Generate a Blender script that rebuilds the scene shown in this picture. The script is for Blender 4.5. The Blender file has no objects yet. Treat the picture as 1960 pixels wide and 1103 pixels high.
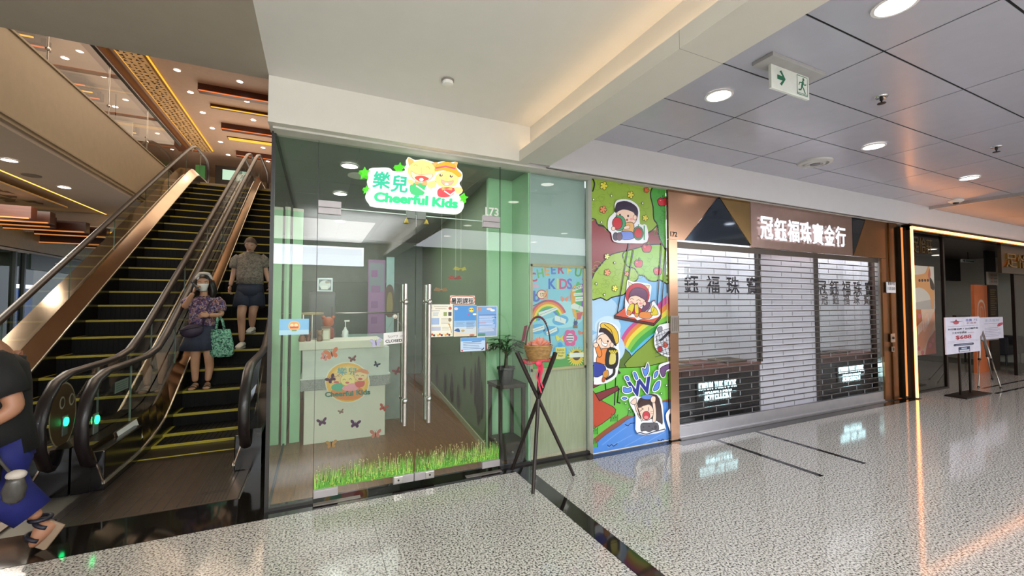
import bpy, bmesh, math, random
from mathutils import Vector, Matrix
R = math.radians
random.seed(7)
SC = bpy.context.scene
COL = SC.collection
# ------------------------------------------------------------------ camera
YAW, PITCH, FPX = 24.925, 2.04, 800.0
cam = bpy.data.cameras.new('camera')
cam.sensor_width = 36.0
cam.lens = 36.0 * FPX / 1960.0
cam.clip_start, cam.clip_end = 0.02, 200
camo = bpy.data.objects.new('camera', cam)
camo.location = (0, 0, 1.5)
camo.rotation_euler = (R(90 + PITCH), 0, R(-YAW))
COL.objects.link(camo)
SC.camera = camo
# ------------------------------------------------------------------ view, world, daylight
SC.view_settings.view_transform = 'Standard'
SC.view_settings.look = 'None'
SC.view_settings.gamma = 1.0
SC.view_settings.use_curve_mapping = False
SC.view_settings.exposure = 0.6
SC.cycles.max_bounces = 9
SC.cycles.transparent_max_bounces = 24
SC.cycles.sample_clamp_indirect = 6
W = bpy.data.worlds.new('sky'); SC.world = W; W.use_nodes = True
bgn = W.node_tree.nodes['Background']
bgn.inputs[0].default_value = (0.78, 0.88, 1.0, 1); bgn.inputs[1].default_value = 1.2

def lamp(name, kind, loc, energy, color=(1, 1, 1), size=0.1, rot=(0, 0, 0), size_y=None, spot=None, blend=0.6):
    d = bpy.data.lights.new(name, kind); d.energy = energy; d.color = color
    if kind == 'AREA':
        d.size = size
        if size_y: d.shape = 'RECTANGLE'; d.size_y = size_y
    else: d.shadow_soft_size = size
    if spot: d.spot_size = R(spot); d.spot_blend = blend
    o = bpy.data.objects.new(name, d); o.location = loc; o.rotation_euler = rot
    COL.objects.link(o); return o

WIN = [(-5.9, -2.6), (-2.5, 1.1), (9.7, 13.0)]     # window openings in the hall's far side
for a, b in WIN:
    l = lamp('daylight', 'AREA', ((a + b) / 2, -4.75, 2.72), 60, (0.86, 0.93, 1.0), b - a, (R(90), 0, 0), .5)
lamp('hall_fill', 'AREA', (-1.0, -2.9, 3.05), 165, (1, .975, .93), 4, (0, 0, 0), 3); lamp('hall_fill', 'AREA', (7.0, -2.9, 3.05), 340, (.90, .94, 1), 10, (0, 0, 0), 3)  # broad area fill added above the hall behind the viewer
lamp('ceiling_glow', 'AREA', (.65, -2.6, 2.85), 175, (.95, .985, 1), 1.6, (R(180), 0, 0), 3.5)      # upward fill added to brighten the recessed ceiling from below

# ------------------------------------------------------------------ materials
def lin(h):
    if not isinstance(h, str): return tuple(h)[:3]
    h = h.lstrip('#'); c = [int(h[i:i + 2], 16) / 255 for i in (0, 2, 4)]
    return tuple(x / 12.92 if x <= .04045 else ((x + .055) / 1.055) ** 2.4 for x in c)
MATS = {}
def mat(name, col='#888888', rough=.5, metal=0., var=.06, scale=8., emit=0., spec=.5, coat=0., bump=0., stretch=None):
    if name in MATS: return MATS[name]
    m = bpy.data.materials.new(name); m.use_nodes = True; nt = m.node_tree; b = nt.nodes['Principled BSDF']
    c = lin(col)
    b.inputs['Roughness'].default_value = rough; b.inputs['Metallic'].default_value = metal
    b.inputs['Specular IOR Level'].default_value = spec; b.inputs['Coat Weight'].default_value = coat
    b.inputs['Coat Roughness'].default_value = .03
    if emit:
        b.inputs['Base Color'].default_value = (*[x * .3 for x in c], 1)
        b.inputs['Emission Color'].default_value = (*c, 1); b.inputs['Emission Strength'].default_value = emit
    else:
        tc = nt.nodes.new('ShaderNodeTexCoord'); n = nt.nodes.new('ShaderNodeTexNoise')
        n.inputs['Scale'].default_value = scale; n.inputs['Detail'].default_value = 4
        if stretch:
            mp = nt.nodes.new('ShaderNodeMapping'); mp.inputs['Scale'].default_value = stretch
            nt.links.new(tc.outputs['Object'], mp.inputs['Vector']); nt.links.new(mp.outputs[0], n.inputs['Vector'])
        else: nt.links.new(tc.outputs['Object'], n.inputs['Vector'])
        r = nt.nodes.new('ShaderNodeValToRGB')
        r.color_ramp.elements[0].position = .3; r.color_ramp.elements[1].position = .7
        r.color_ramp.elements[0].color = (*[max(0, x * (1 - var)) for x in c], 1)
        r.color_ramp.elements[1].color = (*[min(1, x * (1 + var)) for x in c], 1)
        nt.links.new(n.outputs['Fac'], r.inputs[0]); nt.links.new(r.outputs[0], b.inputs['Base Color'])
        if bump:
            bp = nt.nodes.new('ShaderNodeBump'); bp.inputs['Strength'].default_value = bump; bp.inputs['Distance'].default_value = .01
            nt.links.new(n.outputs['Fac'], bp.inputs['Height']); nt.links.new(bp.outputs[0], b.inputs['Normal'])
    MATS[name] = m; return m

def glass_mat(name, tint, refl=1.7):
    m = bpy.data.materials.new(name); m.use_nodes = True; nt = m.node_tree; nt.nodes.clear()
    o = nt.nodes.new('ShaderNodeOutputMaterial'); mx = nt.nodes.new('ShaderNodeMixShader')
    t = nt.nodes.new('ShaderNodeBsdfTransparent'); g = nt.nodes.new('ShaderNodeBsdfGlossy'); f = nt.nodes.new('ShaderNodeFresnel')
    t.inputs[0].default_value = (*tint, 1); g.inputs['Roughness'].default_value = .005; f.inputs['IOR'].default_value = 1.5
    ml = nt.nodes.new('ShaderNodeMath'); ml.operation = 'MULTIPLY'; ml.inputs[1].default_value = refl; ml.use_clamp = True
    ge = nt.nodes.new('ShaderNodeNewGeometry'); iv = nt.nodes.new('ShaderNodeMath'); iv.operation = 'MULTIPLY_ADD'; iv.inputs[1].default_value = -1; iv.inputs[2].default_value = 1
    m2 = nt.nodes.new('ShaderNodeMath'); m2.operation = 'MULTIPLY'      # the far face of a pane adds no mirror of its own: both reflections are counted on the near face
    nt.links.new(ge.outputs['Backfacing'], iv.inputs[0]); nt.links.new(f.outputs[0], ml.inputs[0]); nt.links.new(ml.outputs[0], m2.inputs[0]); nt.links.new(iv.outputs[0], m2.inputs[1]); nt.links.new(m2.outputs[0], mx.inputs[0])
    nt.links.new(t.outputs[0], mx.inputs[1]); nt.links.new(g.outputs[0], mx.inputs[2]); nt.links.new(mx.outputs[0], o.inputs[0])
    MATS[name] = m; return m
GLASS = glass_mat('green_tinted_glass', (.92, .97, .94))
GLASS_CLEAR = glass_mat('clear_glass', (.94, .96, .95))
GLASS_DARK = glass_mat('dark_glass', (.62, .62, .6), .9)
GLASS_RAIL = glass_mat('railing_glass', (.9, .9, .88), .7)
POLY = glass_mat('clear_polycarbonate', (.97, .97, .985), .6)

def print_mat(name, emit=0., rough=.45):
    m = bpy.data.materials.new(name); m.use_nodes = True; nt = m.node_tree; b = nt.nodes['Principled BSDF']
    a = nt.nodes.new('ShaderNodeAttribute'); a.attribute_name = 'Col'
    nt.links.new(a.outputs['Color'], b.inputs['Base Color']); b.inputs['Roughness'].default_value = rough
    if emit:
        nt.links.new(a.outputs['Color'], b.inputs['Emission Color']); b.inputs['Emission Strength'].default_value = emit
    MATS[name] = m; return m
PRINT = print_mat('printed_ink'); PRINT_GLOSS = print_mat('printed_gloss', 0, .2); PRINT_LIT = print_mat('backlit_print', .62); PRINT_SCREEN = print_mat('lit_screen', .5)

def terrazzo():
    m = mat('speckled_granite', '#b9b2a6', .09, spec=.55); nt = m.node_tree; b = nt.nodes['Principled BSDF']
    tc = nt.nodes.new('ShaderNodeNewGeometry'); n = nt.nodes.new('ShaderNodeTexNoise')
    n.inputs['Scale'].default_value = 82; n.inputs['Detail'].default_value = 2; n.inputs['Roughness'].default_value = .6
    nt.links.new(tc.outputs['Position'], n.inputs['Vector'])
    r = nt.nodes.new('ShaderNodeValToRGB'); e = r.color_ramp.elements
    e[0].position = .38; e[0].color = (*lin('#3d3b39'), 1); e[1].position = .58; e[1].color = (*lin('#c6c2bc'), 1)
    k = r.color_ramp.elements.new(.46); k.color = (*lin('#97928b'), 1)
    nt.links.new(n.outputs['Fac'], r.inputs[0]); nt.links.new(r.outputs[0], b.inputs['Base Color'])
    return m
TERR = terrazzo()
BLACKG = mat('black_granite', '#15120f', .06, spec=.5, var=.3, scale=60)
WHITE = mat('white_paint', '#d8d4ca', .6, var=.015); CEILP = mat('ceiling_paint', '#e3e2dd', .7, var=.012)
GREYC = mat('taupe_paint', '#aaa193', .7, var=.03)
PANELM = mat('enamel_ceiling_panel', '#b6b6c2', .24, spec=.7, var=.02)
BLACK = mat('black_rubber', '#121110', .45); DARK = mat('dark_metal', '#221f1d', .4)
STEEL = mat('brushed_steel', '#c4bfbb', .28, 1., scale=30); CHROME = mat('polished_chrome', '#d8d8d8', .12, 1.)
COPPER = mat('rose_bronze_metal', '#a9836a', .22, 1., var=.08, scale=3)
BRONZE = mat('dark_bronze_metal', '#8a6544', .34, 1., var=.12, scale=3)
DECKM = mat('bronze_steel_deck', '#b09a85', .16, 1., var=.06, scale=4)
LAMPM = mat('lamp_face', '#fff6ee', emit=6); LAMPW = mat('warm_lamp_face', '#ffe9cf', emit=10)
COVE = mat('cove_led_strip', '#ffdab0', emit=4.5); LEDW = mat('warm_led_line', '#ff9f55', emit=5)

# ------------------------------------------------------------------ mesh helpers
class MB:
    def __init__(s): s.v = []; s.f = []; s.mi = []; s.m = 0
    def add(s, v, f):
        k = len(s.v); s.v += [tuple(p) for p in v]
        for q in f: s.f.append([i + k for i in q]); s.mi.append(s.m)
        return s
    def box(s, x0, x1, y0, y1, z0, z1):
        return s.add([(x0, y0, z0), (x1, y0, z0), (x1, y1, z0), (x0, y1, z0), (x0, y0, z1), (x1, y0, z1), (x1, y1, z1), (x0, y1, z1)],
                     [(3, 2, 1, 0), (4, 5, 6, 7), (0, 1, 5, 4), (1, 2, 6, 5), (2, 3, 7, 6), (3, 0, 4, 7)])
    def bar(s, p, q, w, d, side=(0, 0, 1)):
        p, q = Vector(p), Vector(q); t = (q - p).normalized(); a = t.cross(Vector(side))
        if a.length < 1e-4: a = t.cross(Vector((1, 0, 0)))
        a.normalize(); b = a.cross(t).normalized(); a *= w / 2; b *= d / 2
        return s.add([c + x * a + y * b for c in (p, q) for x, y in ((-1, -1), (1, -1), (1, 1), (-1, 1))],
                     [(3, 2, 1, 0), (4, 5, 6, 7), (0, 1, 5, 4), (1, 2, 6, 5), (2, 3, 7, 6), (3, 0, 4, 7)])
    def tube(s, pts, r, n=8, closed=False, flat=1., up=None):
        pts = [Vector(p) for p in pts]; L = len(pts); rs = r if isinstance(r, (list, tuple)) else [r] * L
        k = len(s.v); prev = None
        for i, p in enumerate(pts):
            a = pts[(i - 1) % L] if closed or i > 0 else p; b = pts[(i + 1) % L] if closed or i < L - 1 else p
            t = (b - a).normalized()
            if up is not None: x = Vector(up)
            elif prev is None: x = Vector((1, 0, 0)) if abs(t.x) < .9 else Vector((0, 0, 1))
            else: x = prev
            x = (x - t * x.dot(t)).normalized(); prev = x; y = t.cross(x)
            for j in range(n):
                g = 2 * math.pi * j / n; s.v.append(tuple(p + x * (rs[i] * math.cos(g)) + y * (rs[i] * flat * math.sin(g))))
        for i in range(L if closed else L - 1):
            for j in range(n):
                a0 = k + i * n; b0 = k + ((i + 1) % L) * n
                s.f.append([a0 + j, a0 + (j + 1) % n, b0 + (j + 1) % n, b0 + j]); s.mi.append(s.m)
        if not closed:
            s.f.append([k + j for j in range(n)][::-1]); s.mi.append(s.m)
            s.f.append([k + (L - 1) * n + j for j in range(n)]); s.mi.append(s.m)
        return s
    def lathe(s, prof, c, n=16, axis=(0, 0, 1)):
        ax = Vector(axis).normalized(); x = ax.orthogonal().normalized(); y = ax.cross(x); c = Vector(c); k = len(s.v)
        for r, z in prof:
            for j in range(n):
                g = 2 * math.pi * j / n; s.v.append(tuple(c + ax * z + x * (r * math.cos(g)) + y * (r * math.sin(g))))
        L = len(prof)
        for i in range(L - 1):
            for j in range(n):
                s.f.append([k + i * n + j, k + i * n + (j + 1) % n, k + (i + 1) * n + (j + 1) % n, k + (i + 1) * n + j]); s.mi.append(s.m)
        s.f.append([k + j for j in range(n)][::-1]); s.mi.append(s.m)
        s.f.append([k + (L - 1) * n + j for j in range(n)]); s.mi.append(s.m)
        return s
    def ring_loft(s, rings, n=16, cap=True):
        # rings: (centre, rx, ry, yaw) horizontal ellipses, or lists of points
        k = len(s.v); L = len(rings)
        for rg in rings:
            if isinstance(rg[0], (list, tuple, Vector)) and len(rg) == n: s.v += [tuple(p) for p in rg]; continue
            c, rx, ry, yaw = rg
            for j in range(n):
                g = 2 * math.pi * j / n; x = rx * math.cos(g); y = ry * math.sin(g)
                s.v.append((c[0] + x * math.cos(yaw) - y * math.sin(yaw), c[1] + x * math.sin(yaw) + y * math.cos(yaw), c[2]))
        for i in range(L - 1):
            for j in range(n):
                s.f.append([k + i * n + j, k + i * n + (j + 1) % n, k + (i + 1) * n + (j + 1) % n, k + (i + 1) * n + j]); s.mi.append(s.m)
        if cap:
            s.f.append([k + j for j in range(n)][::-1]); s.mi.append(s.m)
            s.f.append([k + (L - 1) * n + j for j in range(n)]); s.mi.append(s.m)
        return s
    def ball(s, c, r, nu=12, nv=8, rot=None):
        c = Vector(c); rr = r if isinstance(r, (list, tuple)) else (r, r, r); k = len(s.v); rot = rot or Matrix.Identity(3)
        for i in range(nv + 1):
            th = math.pi * i / nv
            for j in range(nu):
                g = 2 * math.pi * j / nu
                s.v.append(tuple(c + rot @ Vector((rr[0] * math.sin(th) * math.cos(g), rr[1] * math.sin(th) * math.sin(g), rr[2] * math.cos(th)))))
        for i in range(nv):
            for j in range(nu):
                s.f.append([k + i * nu + j, k + (i + 1) * nu + j, k + (i + 1) * nu + (j + 1) % nu, k + i * nu + (j + 1) % nu]); s.mi.append(s.m)
        return s
    def prism(s, poly, fn, d0, d1):
        n = len(poly); v = [fn(u, w, d0) for u, w in poly] + [fn(u, w, d1) for u, w in poly]
        return s.add(v, [list(range(n))[::-1], list(range(n, 2 * n))] + [[i, (i + 1) % n, n + (i + 1) % n, n + i] for i in range(n)])
    def ribbon(s, A, B):
        k = len(s.v); n = len(A); s.v += [tuple(p) for p in A] + [tuple(p) for p in B]
        for i in range(n - 1): s.f.append([k + i, k + i + 1, k + n + i + 1, k + n + i]); s.mi.append(s.m)
        return s
    def sweep(s, rows, closed_ring=True):
        # rows: equally long lists of points; consecutive rows are bridged, ends capped
        k = len(s.v); n = len(rows[0])
        for r_ in rows: s.v += [tuple(p) for p in r_]
        for i in range(len(rows) - 1):
            for j in range(n if closed_ring else n - 1):
                s.f.append([k + i * n + j, k + i * n + (j + 1) % n, k + (i + 1) * n + (j + 1) % n, k + (i + 1) * n + j]); s.mi.append(s.m)
        if closed_ring:
            s.f.append([k + j for j in range(n)][::-1]); s.mi.append(s.m)
            s.f.append([k + (len(rows) - 1) * n + j for j in range(n)]); s.mi.append(s.m)
        return s
    def mesh(s, name, mats, smooth=False, fix=True):
        me = bpy.data.meshes.new(name); me.from_pydata(s.v, [], s.f)
        for m in (mats if isinstance(mats, (list, tuple)) else [mats]): me.materials.append(m)
        me.polygons.foreach_set('material_index', s.mi)
        if fix:
            b = bmesh.new(); b.from_mesh(me); bmesh.ops.recalc_face_normals(b, faces=b.faces); b.to_mesh(me); b.free()
        if smooth:
            me.polygons.foreach_set('use_smooth', [True] * len(me.polygons))
            if smooth is not True: me.set_sharp_from_angle(angle=R(smooth))
        me.update(); return me
    def build(s, name, mats, parent=None, smooth=False, bevel=0., fix=True):
        o = link(name, s.mesh(name, mats, smooth, fix), parent)
        if bevel:
            b = o.modifiers.new('edge', 'BEVEL'); b.width = bevel; b.segments = 2; b.limit_method = 'ANGLE'
        return o
WLOC = {}
def link(name, data, parent=None, loc=(0, 0, 0), rotz=0.):
    o = bpy.data.objects.new(name, data); COL.objects.link(o); o.location = loc
    if rotz: o.rotation_euler.z = rotz
    if parent is not None:
        o.parent = parent; o.matrix_parent_inverse = Matrix.Translation(-Vector(WLOC.get(parent.name, (0, 0, 0))))
    WLOC[o.name] = tuple(loc) if parent is None else tuple(loc)
    return o
def tag(o, label=None, cat=None, group=None, kind=None):
    if label: o['label'] = label
    if cat: o['category'] = cat
    if group: o['group'] = group
    if kind: o['kind'] = kind
    return o
def thing(name, label, cat, loc=(0, 0, 0), group=None, kind=None):
    return tag(link(name, None, None, loc), label, cat, group, kind)
def struct(name, label=None, loc=(0, 0, 0)):
    return tag(link(name, None, None, loc), label, None, None, 'structure')
def copy_tree(o, delta, label=None, group=None, parent=None):
    c = o.copy(); COL.objects.link(c)
    if parent is None:
        c.location = Vector(o.location) + Vector(delta); WLOC[c.name] = tuple(c.location)
        if label: c['label'] = label
        if group: c['group'] = group
    else: c.parent = parent
    for ch in list(o.children): copy_tree(ch, delta, parent=c)
    return c
# a point of the photograph on a known real plane
_f = Vector((math.sin(R(YAW)) * math.cos(R(PITCH)), math.cos(R(YAW)) * math.cos(R(PITCH)), math.sin(R(PITCH))))
_r = Vector((math.cos(R(YAW)), -math.sin(R(YAW)), 0)); _u = _r.cross(_f)
def at(x, y, ax, val):
    d = _f * FPX + _r * (x - 980) + _u * (551.5 - y); i = 'XYZ'.index(ax)
    o = Vector((0, 0, 1.5)); return o + d * ((val - o[i]) / d[i])

# ------------------------------------------------------------------ flat printed art
_G = {}
def glyphs(txt, bold=0.):
    k = (txt, bold)
    if k not in _G:
        c = bpy.data.curves.new('t', 'FONT'); c.body = txt; c.offset = bold; c.resolution_u = 3
        o = bpy.data.objects.new('t', c); COL.objects.link(o)
        e = o.evaluated_get(bpy.context.evaluated_depsgraph_get()); m = e.to_mesh()
        v = [(p.co.x, p.co.y) for p in m.vertices]; f = [list(p.vertices) for p in m.polygons]; e.to_mesh_clear()
        bpy.data.objects.remove(o); bpy.data.curves.remove(c); _G[k] = (v, f)
    return _G[k]
def smooth_pts(P, n=4, closed=True):
    out = []; L = len(P)
    for i in range(L if closed else L - 1):
        p = [P[(i + j) % L] if closed else P[min(max(i + j, 0), L - 1)] for j in (-1, 0, 1, 2)]
        for k in range(n):
            t = k / n
            out.append(tuple(.5 * (2 * p[1][a] + (p[2][a] - p[0][a]) * t + (2 * p[0][a] - 5 * p[1][a] + 4 * p[2][a] - p[3][a]) * t * t
                                   + (3 * p[1][a] - p[0][a] - 3 * p[2][a] + p[3][a]) * t ** 3) for a in (0, 1)))
    if not closed: out.append(tuple(P[-1]))
    return out
def ellipse(cx, cy, rx, ry, n=24, rot=0.):
    c, s_ = math.cos(R(rot)), math.sin(R(rot)); o = []
    for i in range(n):
        g = 2 * math.pi * i / n; x, y = rx * math.cos(g), ry * math.sin(g); o.append((cx + x * c - y * s_, cy + x * s_ + y * c))
    return o
class Art:
    def __init__(s, T, n, step=.00012):
        s.T = T; s.n = Vector(n); s.k = 0; s.step = step; s.v = []; s.f = []; s.c = []; s.clip = None; s.pre = None
    def _p(s, p): return tuple(s.T(*p) + s.n * (s.k * s.step))
    def _clip(s, pts):
        if s.pre: pts = [s.pre(*p) for p in pts]
        if not s.clip: return pts
        x0, y0, x1, y1 = s.clip
        for ax, lim, sg in ((0, x0, 1), (0, x1, -1), (1, y0, 1), (1, y1, -1)):
            o = []
            for i in range(len(pts)):
                a, b = pts[i - 1], pts[i]; ia, ib = (a[ax] - lim) * sg >= 0, (b[ax] - lim) * sg >= 0
                if ia != ib:
                    t = (lim - a[ax]) / (b[ax] - a[ax]); o.append((a[0] + (b[0] - a[0]) * t, a[1] + (b[1] - a[1]) * t))
                if ib: o.append(b)
            pts = o
            if len(pts) < 3: return []
        return pts
    def poly(s, pts, col, up=True):
        pts = s._clip(list(pts))
        if len(pts) < 3: return s
        if up: s.k += 1
        i = len(s.v); s.v += [s._p(p) for p in pts]; s.f.append(list(range(i, i + len(pts)))); s.c.append(lin(col)); return s
    def rect(s, x0, y0, x1, y1, col): return s.poly([(x0, y0), (x1, y0), (x1, y1), (x0, y1)], col)
    def ell(s, cx, cy, rx, ry, col, ol=None, w=1, rot=0, n=24):
        p = ellipse(cx, cy, rx, ry, n, rot)
        if ol: s.poly(ellipse(cx, cy, rx + w, ry + w, n, rot), ol)
        return s.poly(p, col)
    def line(s, pts, w, col, closed=False):
        q = [pts[0]]
        for p in pts[1:]:
            if math.hypot(p[0] - q[-1][0], p[1] - q[-1][1]) > w * .05: q.append(p)
        if closed and len(q) > 2 and math.hypot(q[0][0] - q[-1][0], q[0][1] - q[-1][1]) < w * .05: q.pop()
        L = len(q); h = w / 2; cl = lin(col)
        if L < 2: return s
        s.k += 1; A_, B_ = [], []
        for i in range(L):
            a, p, b = q[i - 1] if closed or i else None, q[i], q[(i + 1) % L] if closed or i < L - 1 else None
            d = [Vector((p[0] - a[0], p[1] - a[1])).normalized()] if a else []
            if b: d.append(Vector((b[0] - p[0], b[1] - p[1])).normalized())
            n = sum((Vector((-t.y, t.x)) for t in d), Vector((0, 0)))
            n = n.normalized() if n.length > .05 else Vector((-d[0].y, d[0].x)); m = h / max(.55, n.dot(Vector((-d[0].y, d[0].x))))
            e = Vector((0, 0)) if (a and b) else (d[0] * (h * .5) * (1 if a else -1))
            A_.append((p[0] + n.x * m + e.x, p[1] + n.y * m + e.y)); B_.append((p[0] - n.x * m + e.x, p[1] - n.y * m + e.y))
        for i in range(L if closed else L - 1):
            j = (i + 1) % L; g = s._clip([A_[i], A_[j], B_[j], B_[i]])
            if len(g) < 3: continue
            k = len(s.v); s.v += [s._p(p) for p in g]; s.f.append(list(range(k, k + len(g)))); s.c.append(cl)
        return s
    def shape(s, pts, col, ol='#1a1418', w=3, sm=3, closed=True):
        p = smooth_pts(pts, sm) if sm > 1 else list(pts)
        s.poly(p, col)
        if ol and w: s.line(p, w, ol, True)
        return s
    def curve(s, pts, w, col, sm=4): return s.line(smooth_pts(pts, sm, False), w, col)
    def text(s, txt, x, y, h, col, bold=0., sx=1., align='c', rot=0., flip=1, fit=None):
        # h: height of a capital in drawing units, y grows downwards (flip=-1 when it grows upwards); x, y is the baseline point; fit: total width
        v, f = glyphs(txt, min(bold, .012))
        if not v: return s
        x0, x1 = min(p[0] for p in v), max(p[0] for p in v); k = h / .73; c, q = math.cos(R(rot)), math.sin(R(rot)); s.k += 1
        if fit: sx = fit / ((x1 - x0) * k)
        ox = {'c': (x0 + x1) / 2, 'l': x0, 'r': x1}[align]; e = max(0, bold - .012); cl = lin(col)
        for da, db in ([(0, 0)] if not e else [(e * math.cos(g), e * math.sin(g)) for g in [math.pi * .25 + math.pi / 3 * j for j in range(6)]] + [(0, 0)]):
            i = len(s.v); s.k += .22
            for a, b in v:
                X, Yv = (a + da - ox) * k * sx, -(b + db) * k * flip; p = (x + X * c - Yv * q, y + X * q + Yv * c); s.v.append(s._p(s.pre(*p) if s.pre else p))
            for g in f: s.f.append([i + j for j in g]); s.c.append(cl)
        return s
    def build(s, name, m, parent=None):
        me = bpy.data.meshes.new(name); me.from_pydata(s.v, [], s.f); me.materials.append(m)
        a = me.color_attributes.new('Col', 'FLOAT_COLOR', 'CORNER'); d = []
        for g, c in zip(s.f, s.c): d += [c[0], c[1], c[2], 1.] * len(g)
        a.data.foreach_set('color', d); me.update(); return link(name, me, parent)
def bars(A, x0, x1, ys, h, col, jit=.25):
    for y in ys: A.rect(x0, y, x1 - (x1 - x0) * jit * random.random(), y + h, col)
FRONT = (0, -1, 0)
def TY(y): return lambda u, v: Vector((u, y, v))          # drawing units are metres on a plane facing the hall
def TPX(y, sc=1., ox=0., oy=0.): return lambda u, v: at(ox + u / sc, oy + v / sc, 'Y', y)
# ================================================================== SHELL
ZC = 3.1; YF = 3.33
# ---- floor: granite tiles on a dark bed
fl = MB(); fl.box(-9, 16, -8, 24, -.2, -.012)
FLOOR = tag(fl.build('floor', mat('tile_bed', '#6d675e', .5)), 'polished speckled granite tile floor of the shopping hall', None, None, 'structure')
def tile(x0, x1, y0, y1, m=TERR, name='tile', z=0.):
    b = MB(); g = .0012; b.box(x0 + g, x1 - g, y0 + g, y1 - g, z - .012, z); return b.build(name, m, FLOOR)
XL = [.37 - 1.41 * k for k in range(6, -1, -1)] + [1.62]
XR = [1.755] + [1.755 + 1.41 * k for k in range(1, 10)]
YT = [3.40, 2.82, 2.15, 1.48, .81, .14, -.53, -1.2]
for xs in (XL, XR):
    for a, b in zip(xs, xs[1:]):
        for y1, y0 in zip(YT, YT[1:]): tile(a, b, y0, y1)
b = MB(); b.box(-9, 16, -8, -1.2, -.012, 0); b.build('tile', TERR, FLOOR)
b = MB(); b.box(14.4, 16, -1.2, 3.4, -.012, 0); b.build('tile', TERR, FLOOR)
b = MB(); b.box(8.6, 14.4, 3.4, 6.5, -.012, 0); b.build('tile', TERR, FLOOR)
# black granite bands
for k, (x0, x1, y0, y1) in enumerate([(1.62, 1.755, -1.2, .81), (1.62, 1.755, .81, 2.15), (1.62, 1.755, 2.15, 3.40), (-.31, .37, 3.40, 3.62), (.37, 1.755, 3.40, 3.62),
        (1.755, 3.5, 3.36, 3.62), (3.5, 8.6, 3.27, 3.4), (-2.0, -1.05, 3.40, 3.83), (-1.05, -.31, 3.40, 3.83), (-.52, -.31, 3.83, 9), (-9, -2.0, 3.40, 3.83)]):
    b = MB(); b.box(x0 + .001, x1 - .001, y0 + .001, y1 - .001, -.012, .0015); b.build('granite_band', BLACKG, FLOOR)
for x in (3.955, 4.63):
    b = MB(); b.box(x, x + .055, 2.2, 3.27, -.012, .0012); b.build('granite_strip', BLACKG, FLOOR)
b = MB(); b.box(10.2, 16, 2.93, 2.975, -.012, .0012); b.build('granite_strip', BLACKG, FLOOR)
b = MB(); b.box(10.6, 16, 3.2, 3.24, -.012, .0012); b.build('granite_strip', BLACKG, FLOOR)

# ---- ceilings
b = MB(); b.box(-.335, 1.73, -8, YF, ZC, ZC + .1); tag(b.build('ceiling', CEILP), 'smooth cream ceiling over the walkway before the glass shop', None, None, 'structure')
b = MB(); b.box(-9, -.335, -8, 3.40, ZC, ZC + .8)
tag(b.build('ceiling', GREYC), 'taupe soffit at the edge of the escalator void', None, None, 'structure')
PC = struct('ceiling', 'grey enamel panel ceiling with dark joints over the right walkway')
b = MB(); b.box(1.93, 16, -8, YF + .02, ZC + .004, ZC + .1); b.build('backing', mat('ceiling_joint', '#121114', .8), PC)
XG = [1.93, 2.36, 3.245, 4.37, 5.605, 6.79, 8.0, 9.2]
YG = [-1.75, -1.23, -.71, -.19, .33, .85, 1.365, 1.89, 2.415, 2.94, YF + .01]
g = .0065
for a, c in zip(XG, XG[1:]):
    for y0, y1 in zip(YG, YG[1:]):
        b = MB(); b.box(a + g, c - g, y0 + g, y1 - g, ZC, ZC + .004); b.build('panel', PANELM, PC)
b = MB(); b.box(1.93, 9.2, -8, -1.755, ZC, ZC + .004); b.build('panel', PANELM, PC)
WARMC = mat('pale_ceiling_panel', '#b3a79e', .4, var=.02)
for x0 in (9.24, 11.4, 13.6):
    for y0, y1 in zip([-8, -1.2, .2, 1.6, 2.4], [-1.2, .2, 1.6, 2.4, YF]):
        b = MB(); b.box(x0 + g, x0 + 2.2 - g, y0 + g, y1 - g, ZC - .03, ZC + .004); b.build('panel', WARMC, PC)
b = MB(); b.box(9.19, 9.235, -3, YF, ZC - .05, ZC + .01); b.build('edge_strip', STEEL, PC)

# ---- dropped beam with a lit cove
BE = struct('beam_1', 'dropped ceiling beam with a warm lit cove along its side')
b = MB(); b.box(1.62, 1.93, -8, YF, 2.77, 2.79); b.box(1.62, 1.64, -8, YF, 2.79, 2.865); b.box(1.73, 1.93, -8, YF, 2.79, ZC)
b.build('beam_body', WHITE, BE)
b = MB(); b.box(1.641, 1.655, -7.9, YF - .02, 2.80, 2.845); b.build('led_strip', COVE, BE)
for y in (1.5, -.6):
    b = MB(); b.box(1.6193, 1.62, y, y + .002, 2.77, 2.865); b.box(1.62, 1.93, y, y + .002, 2.7693, 2.77); b.build('joint', mat('joint_line', '#9a968c', .8), BE)

# ---- fascia above the shops
b = MB(); b.box(-.335, 1.73, YF, 3.55, 2.77, 4.8); tag(b.build('wall_front', WHITE), 'white fascia wall above the glass shopfront', None, None, 'structure')
b = MB(); b.box(1.93, 16, YF, 3.45, 2.77, ZC + .1); b.box(1.73, 16, 3.38, 3.55, 2.77, ZC + .1); b.box(1.93, 8.5, YF - .006, YF + .02, 2.757, 2.80)
tag(b.build('wall_front', mat('pale_grey_fascia', '#d3d0d2', .45, var=.015)), 'pale grey fascia band above the mural and shutter', None, None, 'structure')
b = MB(); b.box(-.31, 8.5, 3.40, 3.56, 2.755, 2.775); tag(b.build('trim_1', mat('soffit_grey', '#c6c3ba', .5)), None, None, None, 'structure')

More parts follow.
